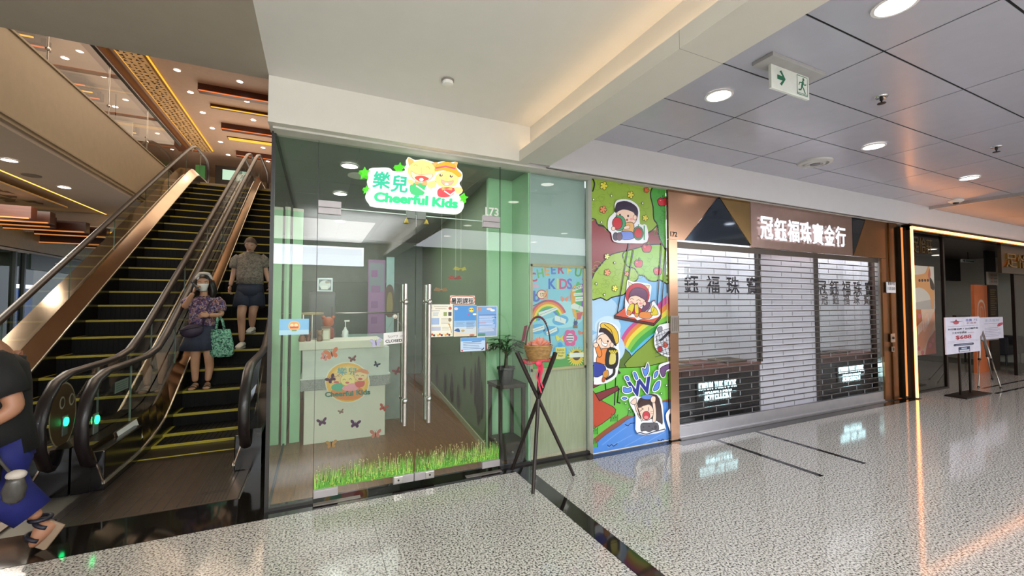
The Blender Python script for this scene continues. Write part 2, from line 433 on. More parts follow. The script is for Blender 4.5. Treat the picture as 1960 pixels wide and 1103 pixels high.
# ---- hall behind the viewer: window wall, seen in the reflections
bw = struct('wall_back', 'white window wall on the far side of the hall')
b = MB(); b.box(-9, 16, -5.1, -5, -.1, 2.45); b.box(-9, 16, -5.1, -5, 3.0, 4); xs = [-9] + [v for w in WIN for v in w] + [16]
for i in range(0, len(xs), 2): b.box(xs[i], xs[i + 1], -5.1, -5, 2.45, 3.0)
b.build('wall_panel', WHITE, bw)
for i, (a, c) in enumerate(WIN):
    w = struct('window_%d' % (i + 5), None); f = MB()
    for x in (a, (a + c) / 2, c): f.box(x - .03, x + .03, -5.06, -4.98, 2.45, 3.0)
    for z in (2.47, 2.98): f.box(a, c, -5.05, -4.99, z - .025, z + .025)
    f.build('window_frame', STEEL, w)
b = MB(); b.box(-9.1, -9, -8, 24, -.1, 8); tag(b.build('wall_left', WHITE), 'outer wall left of the void', None, None, 'structure')
b = MB(); b.box(16, 16.1, -8, 24, -.1, 4); tag(b.build('wall_right', WHITE), 'end wall of the hall', None, None, 'structure')

# ---- ceiling fixtures
def downlight(x, y, label, r=.085, z=ZC, power=14, group=None, m=LAMPM, col=(.97, .97, 1), spot=150):
    t = thing('downlight', label, 'downlight', (x, y, z), group)
    b = MB(); b.lathe([(r * 1.2, -.004), (r * 1.2, -.012), (r, -.014), (r, .0)], (x, y, z), 20); b.build('trim_ring', mat('white_ring', '#e8e6e4', .4), t, 40)
    b = MB(); b.lathe([(r, 0), (r, -.011)], (x, y, z), 20); b.build('lamp', m, t)
    if power:
        l = lamp('downlight_glow', 'SPOT', (x, y, z - .03), power, col, r * .8, (0, 0, 0), spot=spot, blend=.8); l.parent = t; l.matrix_parent_inverse = Matrix.Translation((-x, -y, -z))
    return t
DL = [(2.775, 1.113, 'large round ceiling downlight cut by the top edge of the photo'), (2.771, 2.192, 'round ceiling downlight beside the dropped beam and exit sign'),
      (5.108, 2.258, 'round ceiling downlight beside the round air diffuser'), (7.52, 2.331, 'round ceiling downlight near the warm panels at the corridor end'),
      (5.13, 1.15, 'round ceiling downlight half out of the right edge of the photo')]
for x, y, lb in DL: downlight(x, y, lb)
ROWN = {1.1: 'row above the photo top edge', .8: 'row near the window wall side', 2.3: 'row along the massage shop', 0: 'first row behind the viewer', -1.1: 'second row behind the viewer', -2.6: 'third row behind the viewer'}
COLN = {7.5: 'over the jeweller end', 2.77: 'beside the dropped beam', 5.1: 'over the middle of the walkway', 9.9: 'by the lit frame', 12.3: 'at the far corridor end'}
for x, y in [(7.5, 1.1), (2.77, 0), (5.1, 0), (2.77, -1.1), (5.1, -1.1), (7.5, -1.1), (9.9, .8), (9.9, 2.3), (12.3, 2.3), (12.3, .8), (2.77, -2.6), (5.1, -2.6), (7.5, -2.6)]:
    downlight(x, y, 'downlight %s, %s' % (COLN[x], ROWN[y]), group='downlights out of direct view')
def sprinkler(x, y, label):
    t = thing('sprinkler', label, 'sprinkler', (x, y, ZC)); b = MB()
    b.lathe([(.045, 0), (.04, -.008), (.02, -.012)], (x, y, ZC), 16); b.build('escutcheon', CHROME, t, 40)
    b = MB(); b.lathe([(.012, -.01), (.012, -.03), (.006, -.035), (.006, -.05), (.028, -.052), (.028, -.056), (.004, -.058)], (x, y, ZC), 12); b.build('head', DARK, t, 40)
sprinkler(3.942, 1.683, 'small metal fire sprinkler in the ceiling right of the exit sign')
sprinkler(6.284, 1.744, 'small metal fire sprinkler in the ceiling near the right edge')
t = thing('ceiling_speaker', 'round white ceiling air diffuser in front of the jeweller fascia', 'diffuser', (5.095, 2.804, ZC))
b = MB(); b.lathe([(.17, 0), (.165, -.02), (.13, -.03), (.125, -.01)], (5.095, 2.804, ZC), 28); b.build('rim', mat('off_white_plastic', '#c9c7c4', .4), t, 40)
b = MB(); b.lathe([(.11, -.01), (.10, -.03), (.075, -.034), (.07, -.02)], (5.095, 2.804, ZC), 28); b.build('inner_ring', MATS['off_white_plastic'], t, 40)
b = MB(); b.lathe([(.055, -.01), (.045, -.036), (.01, -.04)], (5.095, 2.804, ZC), 20); b.build('cone', mat('mid_grey_plastic', '#77757a', .4), t, 40)
t = thing('smoke_detector', 'small white disc smoke detector on the cream ceiling', 'detector', (.823, 2.865, ZC))
b = MB(); b.lathe([(.045, 0), (.045, -.012)], (.823, 2.865, ZC), 20); b.build('base', mat('detector_grey', '#8b867e', .5), t, 40)
b = MB(); b.lathe([(.04, -.013), (.04, -.035), (.03, -.042)], (.823, 2.865, ZC), 20); b.build('cap', mat('detector_white', '#e9e6e0', .5), t, 40)
t = thing('smoke_detector', 'white dome detector on the warm panels by the lit frame', 'detector', (8.98, 2.94, ZC - .03))
b = MB(); b.lathe([(.09, 0), (.09, -.02), (.06, -.04)], (8.98, 2.94, ZC), 20); b.build('base', MATS['detector_white'], t, 40)
b = MB(); b.lathe([(.035, -.04), (.03, -.065), (.01, -.07)], (8.98, 2.94, ZC), 16); b.build('sensor', DARK, t, 40)
# exit sign
t = thing('exit_sign', 'hanging white exit sign with green arrow and running figure', 'exit sign', (2.94, 1.72, ZC))
b = MB(); b.box(2.60, 3.17, 1.66, 1.80, ZC - .025, ZC); b.build('ceiling_plate', mat('grey_plate', '#a8a6a6', .5), t, bevel=.003)
b = MB(); b.box(2.68, 3.09, 1.725, 1.745, ZC - .185, ZC - .025); b.build('acrylic_board', mat('acrylic_white', '#e4e8e2', .2, emit=0), t, bevel=.003)
A = Art(lambda u, v: Vector((2.68 + u, 1.7245, ZC - .185 + v)), FRONT); G = '#0f6b4a'
A.poly([(.06, .10), (.115, .10), (.085, .128), (.105, .137), (.148, .085), (.105, .033), (.085, .042), (.115, .07), (.06, .07)], G)
A.rect(.27, .015, .39, .15, G); A.rect(.275, .02, .385, .145, '#e4e8e2'); A.ell(.343, .128, .011, .011, G)
A.line([(.338, .112), (.325, .075)], .02, G); A.line([(.332, .105), (.30, .10), (.292, .082)], .008, G); A.line([(.338, .105), (.356, .09), (.372, .098)], .008, G)
A.line([(.326, .078), (.345, .06), (.36, .034)], .011, G); A.line([(.324, .074), (.312, .052), (.288, .048)], .011, G); A.line([(.275, .026), (.385, .026)], .004, G)
A.build('pictogram', PRINT, t)
# ================================================================== ESCALATORS AND THE TWO-STOREY VOID
Z2 = 4.85; SL = .615
def smax(a, b, k): return (a + b + math.sqrt((a - b) ** 2 + k * k)) / 2
def smin(a, b, k): return (a + b - math.sqrt((a - b) ** 2 + k * k)) / 2
def zl(y, off=0., lo=0., k=.14): return smin(smax(lo, (y - 5.95) * SL + off, k), Z2 + off * .4 + lo * .6, k)
RUBBER = mat('handrail_rubber', '#1d1516', .42, coat=.12, var=.1)
STEPM = mat('step_black', '#070606', .6, spec=.2); YEL = mat('step_yellow', '#a8992c', .5)
PLATE = mat('landing_plate', '#5d5047', .3, .75, var=.15, scale=14); GROOVE = mat('plate_groove', '#191411', .6)
SKIRTM = mat('skirt_black', '#15110f', .2, spec=.6); EDGE = mat('skirt_edge_steel', '#d9cfc0', .25, .8)
CLAD = mat('newel_base_black', '#100e0f', .18, spec=.6)
def arange(a, b, s):
    n = max(1, int(round((b - a) / s))); return [a + (b - a) * i / n for i in range(n + 1)]
def hr(y): return smin(smax(.92, (y - 5.95) * SL + .95, .14), Z2 + 1.05, .2)
def handrail_path(yend):
    P = [(4.80, .16), (4.56, .17), (4.40, .25), (4.31, .40), (4.29, .58), (4.36, .75), (4.49, .87), (4.68, .92)]
    P += [(y, hr(y)) for y in arange(5.0, yend - .45, .3)]; t = P[-1][1]
    P += [(yend - .2, t - .05), (yend - .06, t - .17), (yend, t - .36), (yend - .03, t - .55), (yend - .14, t - .7), (yend - .35, t - .78)]
    return P
def escalator(xa, xb, ha, hb, ytop, label, outer=(1, 1)):
    t = thing('escalator', label, 'escalator', ((xa + xb) / 2, 5.0, 0))
    w = xb - xa; m = MB()
    m.m = 0; m.box(-w / 2 + .004, w / 2 - .004, .0, .40, -.27, -.001)
    for i in range(18):
        x = -w / 2 + w * (i + .5) / 18; m.box(x - .012, x + .012, .03, .36, -.001, .004); m.box(x - .012, x + .012, -.004, .0, -.24, -.02)
    m.m = 1; m.box(-w / 2 + .004, w / 2 - .004, -.006, .028, -.022, .004)
    for s in (-1, 1): m.box(s * w / 2 - (.03 if s > 0 else 0), s * w / 2 + (.03 if s < 0 else 0), .02, .36, .0, .004)
    me = m.mesh('step', [STEPM, YEL])
    y = 5.49
    while y < 14.3:
        link('step', me, t, ((xa + xb) / 2, y, zl(y) + (.004 if y < 5.8 else 0))); y += .355
    m = MB(); m.box(xa - .12, xb + .12, 3.835, 5.02, -.012, .004); pl = m.build('landing_plate', PLATE, t)
    m = MB(); n = 12
    for i in range(n):
        x = xa - .06 + (w + .02) * i / n; m.box(x, x + .006, 3.86, 5.0, .004, .0052)
    for i in range(9):
        x = xb - .17 + .026 * i; m.box(x, x + .007, 3.86, 5.0, .004, .0053)
    m.box(xb - .15, xb + .02, 4.02, 4.03, .0053, .006); m.box(xb - .15, xb + .02, 4.05, 4.06, .0053, .006)
    tag(m.build('grooves', GROOVE, pl), kind='stuff')
    m = MB(); m.box(xa, xb, 5.02, 5.50, -.012, .003); m.build('comb_plate', mat('comb_steel', '#3a322c', .3, .7), t)
    m = MB(); m.box(xa, xb, 5.13, 5.155, .003, .006); m.build('comb_edge', YEL, t)
    for sgn, hx, sx, ou in ((-1, ha, xa, outer[0]), (1, hb, xb, outer[1])):
        P = handrail_path(ytop); m = MB(); m.tube([(hx, a, b) for a, b in P], .044, 10, flat=.62, up=(1, 0, 0)); m.build('handrail', RUBBER, t, True)
        ys = arange(4.38, ytop - .06, .27); top = []
        for yy in ys:
            if yy < 4.7: z = .56 + math.sqrt(max(0, .33 ** 2 - (4.64 - yy) ** 2)) if yy < 4.64 else .9
            elif yy > ytop - .45: z = hr(ytop - .45) - .38 + math.sqrt(max(0, .36 ** 2 - (yy - ytop + .42) ** 2))
            else: z = hr(yy) - .02
            top.append(z)
        low = [max(.3, zl(yy) + .33) for yy in ys]; low = [min(a, b - .01) for a, b in zip(low, top)]
        m = MB(); d = .006
        rows = [[(hx - d, a, l), (hx + d, a, l), (hx + d, a, h), (hx - d, a, h)] for a, l, h in zip(ys, low, top)]
        m.sweep(rows); g = m.build('glass_balustrade', GLASS_CLEAR, t)
        for yy in [5.2 + 1.35 * k for k in range(8)]:
            m = MB(); m.box(hx - .007, hx + .007, yy, yy + .005, zl(yy) + .36, hr(yy) - .03); m.build('glass_joint', mat('glass_edge_green', '#6f8678', .3), g)
        # inner deck, skirt edge, skirt, outer deck
        ys = [4.45] + arange(4.7, ytop - .1, .2)
        dk = [max(.32, zl(a) + .36) for a in ys]; ed = [zl(a) + .05 + .13 * min(1, max(0, (a - 5.2))) for a in ys]
        m = MB(); m.sweep([[(hx, a, z), (hx, a, z - .03), (sx, a, e - .005), (sx, a, e + .02)] for a, z, e in zip(ys, dk, ed)]); m.build('inner_deck', DECKM, t)
        m = MB(); m.sweep([[(sx - .01, a, e), (sx + .01, a, e), (sx + .01, a, e + .024), (sx - .01, a, e + .024)] for a, e in zip(ys, ed)]); m.build('skirt_edge', EDGE, t)
        m = MB(); m.sweep([[(sx - .006, a, e), (sx + .006, a, e), (sx + .006, a, zl(a) - .3), (sx - .006, a, zl(a) - .3)] for a, e in zip(ys, ed)]); m.build('skirt_panel', SKIRTM, t)
        ox = hx + sgn * ou
        m = MB(); m.sweep([[(hx, a, z), (ox, a, z), (ox, a, max(0.0, z - .95 if a > 6.5 else 0)), (hx, a, max(0.0, z - .95 if a > 6.5 else 0))] for a, z in zip(ys, dk)]); m.build('outer_cladding', CLAD if ou < .2 else DECKM, t)
        m = MB(); x0, x1 = sorted((sx, ox)); m.box(x0, x1, 4.46, 5.25, 0, .315); m.build('newel_base', CLAD, t, bevel=.01)
        m = MB(); m.ball((hx, 4.72, .22), (.06, .09, .06)); m.build('handrail_inlet', BLACK, t, True)
    return t
E1 = escalator(-3.0, -1.98, -3.15, -1.85, 15.7, 'empty up escalator farther from the glass shop', (.25, .11))
E2 = escalator(-1.53, -.655, -1.615, -.565, 16.4, 'down escalator beside the glass shop carrying two people', (.11, .12))
# small things on the escalators' glass
GLED = mat('green_indicator', '#1dff86', emit=4)
for x, y, z, lb in ((-1.832, 4.62, .54, 'green glowing direction light on the far newel between the escalators'), (-1.60, 4.50, .56, 'green glowing direction light on the near newel between the escalators')):
    t = thing('indicator_light', lb, 'light', (x, y, z))
    b = MB(); b.box(x - .012, x - .002, y - .04, y + .04, z - .11, z + .05); b.build('housing', mat('grey_housing', '#5b5f5c', .4), t, bevel=.004)
    b = MB(); b.lathe([(.035, -.002), (.035, .006), (.02, .012)], (x, y, z), 14, (1, 0, 0)); b.build('lens', GLED, t)
def TX(x): return lambda u, v: Vector((x, u, v))
EAST = (1, 0, 0)
A = Art(TX(-1.605), EAST); A.rect(4.83, .70, 5.12, .80, '#6d7a70')
for i in range(4): A.rect(4.85, .715 + i * .02, 5.1, .722 + i * .02, '#3b443d')
tag(A.build('notice_sticker', PRINT), 'small grey notice on the glass between the escalators', 'sticker')
A = Art(TX(-1.842), EAST); A.ell(4.60, .60, .20, .26, '#8f8266'); A.ell(4.60, .60, .188, .248, '#4a3620')
for u in (4.58, 4.72): A.ell(u, .70, .042, .05, '#a59c8a'); A.ell(u + .004, .70, .028, .036, '#4a3d2c')
A.ell(4.64, .60, .03, .02, '#3a2a19')
tag(A.build('round_sticker', PRINT), 'big brown oval sticker with two pale rings on the escalator glass', 'sticker')
b = MB(); b.add([(-1.57, 4.90, .372), (-1.53, 4.90, .33), (-1.53, 5.26, .33), (-1.57, 5.26, .372)], [(0, 1, 2, 3)])
t = thing('warning_label', 'white warning label on the deck at the foot of the down escalator', 'sticker', (-1.55, 5, .35))
b = MB(); y0, y1 = 4.88, 5.33
dz = lambda x: .375 + (x + 1.615) / (.085) * -.285
b.add([(-1.60, y0, dz(-1.60) + .026), (-1.545, y0, dz(-1.545) + .026), (-1.545, y1, dz(-1.545) + .03), (-1.60, y1, dz(-1.60) + .03)] + [(-1.60, y0, dz(-1.60) + .03), (-1.545, y0, dz(-1.545) + .03), (-1.545, y1, dz(-1.545) + .034), (-1.60, y1, dz(-1.60) + .034)],
      [(3, 2, 1, 0), (4, 5, 6, 7), (0, 1, 5, 4), (1, 2, 6, 5), (2, 3, 7, 6), (3, 0, 4, 7)]); b.build('label_card', mat('label_white', '#d8d6d2', .4), t)
# 2/F mark on the upper balustrade
A = Art(TX(-3.14), EAST); A.text('2/F', 13.75, 5.62, .17, '#d9d9d6', .01, 1.3, flip=-1)
tag(A.build('floor_mark', PRINT), 'white 2/F lettering on the upper escalator glass', 'lettering')
t = thing('standing_banner', 'narrow green standing banner beyond the top of the escalator', 'banner', (-3.3, 15.6, Z2))
b = MB(); b.box(-3.55, -3.30, 15.99, 16.0, Z2 + .25, Z2 + 1.0); b.build('banner_sheet', mat('banner_green', '#3fae5a', .5), t)
b = MB(); b.box(-3.60, -3.25, 15.96, 16.04, Z2, Z2 + .25); b.box(-3.43, -3.41, 16.0, 16.01, Z2 + .2, Z2 + 1.45); b.build('stand', STEEL, t)

# ---- slab edge, upper floor, walls of the void
UPC = mat('upper_ceiling_taupe', '#a8907e', .55, var=.04)
st = struct('floor', 'upper floor slab with beige fascia along the void')
b = MB(); b.box(-9, -3.62, 6.3, 14.0, 3.80, 4.84); b.box(-9, -.335, 14.0, 24, 4.3, 4.84); b.build('slab', mat('slab_beige', '#a79a88', .6, var=.03), st)
b = MB(); b.box(-3.64, -3.60, 6.3, 14.6, 3.80, 5.0); b.build('fascia_board', mat('fascia_beige', '#d6c6ad', .55, var=.03), st)
b = MB(); b.box(-3.61, -3.585, 6.3, 14.6, 3.86, 3.885); b.box(-3.61, -3.585, 6.3, 14.6, 4.975, 5.005); b.build('fascia_lip', mat('fascia_lip_beige', '#c9bba4', .5), st)
b = MB(); b.box(-9, -.335, 3.40, 24, 7.5, 7.7); tag(b.build('ceiling', UPC), 'taupe ceiling high above the escalators', None, None, 'structure')
b = MB(); b.box(-.335, -.315, 3.55, 24, 2.77, 7.5); b.box(-.335, 0, 9.2, 24, -.05, 2.77); tag(b.build('wall_right', mat('void_wall', '#6d5a48', .6)), None, None, None, 'structure')
b = MB(); b.box(-9, -.335, 23.9, 24, 3, 7.5); tag(b.build('wall_back', mat('upper_wall', '#c1a882', .6)), 'warm back wall of the upper floor', None, None, 'structure')
b = MB(); b.box(-9, -.335, 3.35, 3.40, 3.9, 7.5); tag(b.build('wall_front', GREYC), None, None, None, 'structure')
gb = thing('glass_railing', 'glass railing with dark handrail along the upper floor edge', 'railing', (-3.62, 10, 5.0))
for y0 in (6.3, 8.25, 10.2, 12.15):
    b = MB(); b.box(-3.626, -3.614, y0 + .01, y0 + 1.93, 4.9, 5.95); b.build('glass_pane', GLASS_RAIL, gb)
    b = MB(); b.box(-3.63, -3.61, y0 - .008, y0 + .008, 4.9, 5.95); b.lathe([(.02, -.02), (.03, 0), (.02, .02)], (-3.61, y0, 5.2), 10, (1, 0, 0)); b.build('post', STEEL, gb)
b = MB(); b.tube([(-3.62, y, 5.98) for y in (6.3, 9, 12, 14.6)], .04, 10); b.build('handrail', RUBBER, gb, True)
# ---- upper ceiling: slats, lit strips, perforated band, downlights
WOOD = mat('dark_red_wood', '#4a2517', .35, var=.25, scale=3, stretch=(1, 12, 12))
YLED = mat('yellow_cove', '#ffb733', emit=.8); OLED = mat('orange_edge', '#ff7a33', emit=.5)
def slat(x0, x1, y, label, w=.22, h=.2, z=7.5, glow=OLED, grp='wood slats of the upper ceiling'):
    t = thing('ceiling_slat', label, 'slat', ((x0 + x1) / 2, y, z), grp)
    b = MB(); b.box(x0, x1, y - w / 2, y + w / 2, z - h, z); b.build('board', WOOD, t)
    b = MB(); b.box(x0 + .02, x1 - .02, y - w / 2 - .03, y - w / 2, z - h - .012, z - h + .012); b.build('light_edge', glow, t)
slat(-3.05, -.4, 13.85, 'nearest dark wood slat above the escalators, orange lit edge')
slat(-3.02, -.4, 15.1, 'thin dark wood slat above the escalators with yellow edge', .12, .1, glow=YLED)
slat(-3.0, -.4, 16.6, 'dark wood slat behind the thin yellow edged slat')
slat(-3.0, -.4, 19.4, 'farthest dark wood slat before the upper back wall')
def litstrip(x0, x1, y, w, label):
    t = thing('light_strip', label, 'light strip', ((x0 + x1) / 2, y, 7.5))
    b = MB(); b.box(x0, x1, y - w, y + w, 7.47, 7.5); b.build('frame', WOOD, t)
    b = MB(); b.box(x0 + .03, x1 - .03, y - w + .03, y + w - .03, 7.46, 7.472); b.build('lens', YLED, t)
litstrip(-3.15, -.4, 12.47, .15, 'long yellow light strip nearest on the upper ceiling')
litstrip(-3.05, -.4, 17.9, .15, 'yellow light strip farther back on the upper ceiling')
ORD = ['nearest', 'second', 'third', 'fourth', 'fifth', 'farthest']
for x, ys, rw in ((-3.37, (13.2, 14.45, 15.85, 17.15, 18.5, 20), 'row beside the perforated band'), (-2.0, (13.18, 14.4, 15.8, 17.05, 18.5, 20.2), 'middle row crossing the wood slats'), (-.9, (13.2, 14.9, 17.2), 'row closest to the glass shop')):
    for i, y in enumerate(ys): downlight(x, y, '%s upper ceiling downlight in the %s' % (ORD[i], rw), .07, 7.5, 0, 'upper ceiling downlights', mat('upper_lamp', '#fff1e4', emit=12))
lamp('void_light', 'AREA', (-2.2, 15.5, 7.3), 80, (1, .78, .56), 2.5, (0, 0, 0), 7)
lamp('void_light', 'AREA', (-3.0, 8.0, 7.3), 140, (1, .8, .6), 3.5, (0, 0, 0), 5)
lamp('upper_bounce_fill', 'AREA', (-2.4, 17.5, 4.95), 110, (1, .82, .66), 3, (R(180), 0, 0), 6)  # added up-facing fill, stands for bounce off the upper floor
lamp('upper_bounce_fill', 'AREA', (-6, 11, 5.0), 60, (1, .82, .66), 3, (R(180), 0, 0), 6)  # second added bounce fill, left of the void
# perforated band
t = thing('perforated_panel', 'long perforated ceiling panel with gold cove light beside it', 'panel', (-4.13, 15.8, 7.42))
b = MB(); b.box(-4.38, -3.88, 11.9, 19.7, 7.40, 7.42); b.build('sheet', mat('gold_sheet', '#c9a877', .5, var=.1), t)
A = Art(lambda u, v: Vector((u, v, 7.3995)), (0, 0, -1), 1e-5); rnd = random.Random(3)
for i in range(52):
    for j in range(4):
        cx, cy = -4.33 + .125 * j + rnd.uniform(-.02, .02), 11.98 + .15 * i + rnd.uniform(-.03, .03); a0 = rnd.random() * 6.3; r_ = rnd.uniform(.04, .062)
        A.poly([(cx + r_ * math.cos(a0 + q), cy + r_ * 1.2 * math.sin(a0 + q)) for q in (0, 2.0, 4.1)], '#4a3524')
tag(A.build('perforations', PRINT, t), kind='stuff')
b = MB(); b.box(-3.85, -3.81, 11.9, 19.7, 7.46, 7.475); b.box(-4.44, -4.41, 11.9, 19.7, 7.46, 7.475); b.build('ceiling_glow', YLED, t)
b = MB(); b.box(-4.9, -4.55, 6.5, 19.7, 7.3, 7.48); tag(b.build('trim_2', mat('copper_band', '#7d5646', .35, .3)), None, None, None, 'structure')
# ceiling left of the void, seen through the railing: stepped slats and lamps
for k, (x0, x1, y) in enumerate([(-9, -5.6, 9.6), (-8.2, -5.6, 10.1), (-9, -5.6, 11.6), (-8.6, -5.6, 12.0), (-8.2, -5.6, 12.4), (-7.9, -5.6, 12.8), (-9, -5.6, 14.6), (-8.6, -5.6, 15.0), (-8.2, -5.6, 15.4), (-8, -5.6, 17.6), (-8.4, -5.6, 18.0)]):
    slat(x0, x1, y, '%s dark wood slat of the %s stepped group beyond the railing' % (['first', 'second', 'first', 'second', 'third', 'fourth', 'first', 'second', 'third', 'first', 'second'][k], (['nearest'] * 2 + ['second'] * 4 + ['third'] * 3 + ['farthest'] * 2)[k]), .2, .22, 7.42, YLED if k % 3 == 1 else OLED, 'stepped slats beyond the railing')
for i, (x, y) in enumerate([(-6.3, 10.8), (-5.6, 11.0), (-6.6, 13.6), (-5.7, 13.7), (-6.5, 16.4), (-5.7, 16.5), (-6.0, 18.8)]):
    downlight(x, y, '%s downlight seen through the upper glass railing, counted from the left photo edge' % ['first', 'second', 'third', 'fourth', 'fifth', 'sixth', 'last'][i], .07, 7.5, 0, 'downlights beyond the railing', MATS['upper_lamp'])
t = thing('hanging_sign', 'white hanging sign board with red mark beyond the railing', 'sign', (-5.2, 15, 6.5))
b = MB(); b.box(-5.75, -4.95, 15.5, 15.54, 6.3, 6.75); b.build('board', mat('sign_white', '#b7b0a6', .5), t)
A = Art(TY(15.498), FRONT); A.poly([(-5.45, 6.5), (-5.36, 6.58), (-5.27, 6.5), (-5.36, 6.53)], '#a03a2c'); A.rect(-5.6, 6.40, -5.1, 6.43, '#8d877c'); A.build('print', PRINT, t)
b = MB(); b.box(-5.36, -5.34, 15.51, 15.53, 6.75, 7.5); b.build('rod', DARK, t)
# video screen on the upper floor
t = thing('video_screen', 'dark framed screen with green map beyond the escalator top', 'screen', (-3.9, 20, 5.8))
p0, p1 = at(412, 316, 'Y', 20), at(480, 352, 'Y', 20)
b = MB(); b.box(p0.x, p1.x + .6, 20, 20.1, p1.z - .2, p0.z); b.build('frame', BLACK, t)
b = MB(); b.box(p0.x + .25, p1.x + .3, 19.985, 20, p0.z - .55, p0.z - .14); b.build('display', mat('screen_green', '#9fbfa8', emit=.9), t)
b = MB(); b.box(p0.x + .1, p1.x + .5, 20.0, 20.1, Z2 - .02, p1.z - .2); b.build('stand', BLACK, t)

# ---- lower floor on the far left, beyond the escalators
LWH = mat('lower_ceiling_white', '#dcd0c6', .6, var=.02)
lc = struct('ceiling', 'white lower ceiling with a lit recess left of the escalators')
b = MB(); b.box(-4.83, -3.62, 5.5, 14.1, 3.72, 3.80); b.box(-9, -4.83, 5.5, 14.1, 3.77, 3.80); b.box(-9, -3.62, 14.3, 19, 3.30, 3.38); b.box(-9, -3.62, 14.1, 14.14, 3.45, 3.8); b.build('board', LWH, lc)
b = MB(); b.box(-4.93, -4.85, 6, 13.9, 3.745, 3.76); b.box(-9, -3.64, 14.15, 14.25, 3.30, 3.33); b.build('ceiling_glow', mat('amber_cove', '#ffbf55', emit=1.5), lc)
b = MB(); b.box(-9, -3.62, 14.14, 14.3, 3.24, 3.30); b.build('cove_lip', LWH, lc)
t = thing('perforated_panel', 'white perforated panel dropped below the lower left ceiling', 'panel', (-6, 10.2, 3.66))
b = MB(); b.box(-7.6, -5.1, 8.6, 12.6, 3.62, 3.65); b.build('sheet', mat('panel_cream', '#cfc0ae', .5), t)
A = Art(lambda u, v: Vector((u, v, 3.6195)), (0, 0, -1), 1e-5)
for i in range(110):
    cx, cy = rnd.uniform(-7.4, -5.4), rnd.uniform(9.0, 12.3); a0 = rnd.random() * 6.3
    A.poly([(cx + .12 * math.cos(a0 + q), cy + .16 * math.sin(a0 + q)) for q in (0, 1.9, 4.2)], '#6d6158')
tag(A.build('perforations', PRINT, t), kind='stuff')
for x, y, z, lb in ((-4.37, 9.1, 3.72, 'downlight at the left photo edge below the beige fascia'), (-4.43, 10.8, 3.72, 'downlight in the middle of the low white ceiling strip'), (-4.6, 15.2, 3.30, 'downlight touching the escalator handrail on the lower ceiling')):
    downlight(x, y, lb, .09, z, 30, m=LAMPM, col=(1, .88, .74))
t = thing('ceiling_speaker', 'round grey ceiling vent between the lower left downlights', 'vent', (-4.5, 10.0, 3.72))
b = MB(); b.lathe([(.13, 0), (.12, -.015), (.08, -.02)], (-4.55, 10.05, 3.72), 20); b.build('grille', mat('vent_grey', '#8d857e', .5), t, 40)
for k, (p, q, y) in enumerate([(0, 64, 11.5), (-60, 100, 12.0), (0, 103, 12.6), (10, 168, 13.2), (70, 208, 14.0), (60, 235, 14.9), (150, 250, 15.8)]):
    x0, x1 = at(p, 440, 'Y', y).x, at(q, 440, 'Y', y).x
    slat(x0, x1, y, ['shortest low hanging wood slat at the left photo edge', 'second low hanging wood slat at the left photo edge', 'third low hanging wood slat, stepped below the white ceiling', 'long orange wood slat hanging lowest on the left', 'low wood slat crossing behind the escalator handrail',
         'small far wood slat behind the escalator handrail', 'farthest low wood slat by the escalator deck'][k], .2, .24, 3.30 + (.0 if y > 14.2 else .1), mat('amber_edge', '#ffa25a', emit=.4), 'low wood slats on the left')
# left shops: glass front along the side wall
sw = struct('wall_left', 'dark glass shopfront wall on the far left')
b = MB(); b.box(-6.62, -6.5, 8, 20, 2.78, 3.3); b.build('soffit_band', mat('band_cream', '#cbb98f', .5), sw)
b = MB(); b.box(-6.6, -6.5, 8, 20, 2.72, 2.80); b.build('white_edge', mat('edge_white', '#ddd8cd', .5), sw)
b = MB(); b.box(-6.56, -6.55, 8, 20, 0, 2.72); b.build('glass_pane', GLASS_DARK, sw)
b = MB()
for y in (8.4, 11.0, 13.9, 14.25, 17.5): b.box(-6.58, -6.50, y, y + .06, 0, 2.72)
b.build('mullion', mat('mullion_grey', '#3c4542', .4), sw)
b = MB(); b.box(-9, -8.9, 8, 20, 0, 3.3); b.box(-8.9, -6.6, 13.95, 14.05, 0, 2.7); b.build('shop_back', mat('shop_green_grey', '#56665d', .6), sw)
t = thing('shop_sign_board', 'green shop sign strip with white letters on the far left', 'sign', (-6.48, 15.5, 2.4))
b = MB(); b.box(-6.50, -6.46, 14.4, 17.4, 2.34, 2.722); b.build('board', mat('sign_dark_green', '#33463b', .4), t)
A = Art(TX(-6.458), EAST); A.text('TC', 15.6, 2.44, .15, '#d8ded6', .01, 1.3, flip=-1); A.text('<', 16.6, 2.44, .14, '#d8ded6', .01, 1.3, flip=-1); A.build('letters', PRINT, t)
t = thing('display_screen', 'blue lit display with a white light bar in the far left shop', 'screen', (-6.9, 14.9, 1.6))
b = MB(); b.box(-7.0, -6.9, 14.4, 15.5, .9, 1.85); b.build('panel', mat('screen_blue', '#1f4fa0', emit=.7), t)
b = MB(); b.box(-6.98, -6.86, 14.35, 15.55, 1.88, 1.97); b.build('light_bar', mat('bar_white', '#dfe8ff', emit=4), t)
A = Art(TX(-6.898), EAST)
for i in range(7): A.rect(14.5, 1.0 + i * .1, 14.95 + .3 * rnd.random(), 1.04 + i * .1, '#a9c3f0')
A.build('print', PRINT, t)
t = thing('product_shelf', 'dark shelving unit with white goods in the far left shop', 'shelf', (-7.0, 12.5, 0))
b = MB()
for z in (.3, .75, 1.2, 1.65): b.box(-7.3, -6.75, 11.2, 13.8, z, z + .03)
for y in (11.2, 12.5, 13.78): b.box(-7.3, -6.75, y, y + .03, 0, 2.1)
b.build('rack', DARK, t)
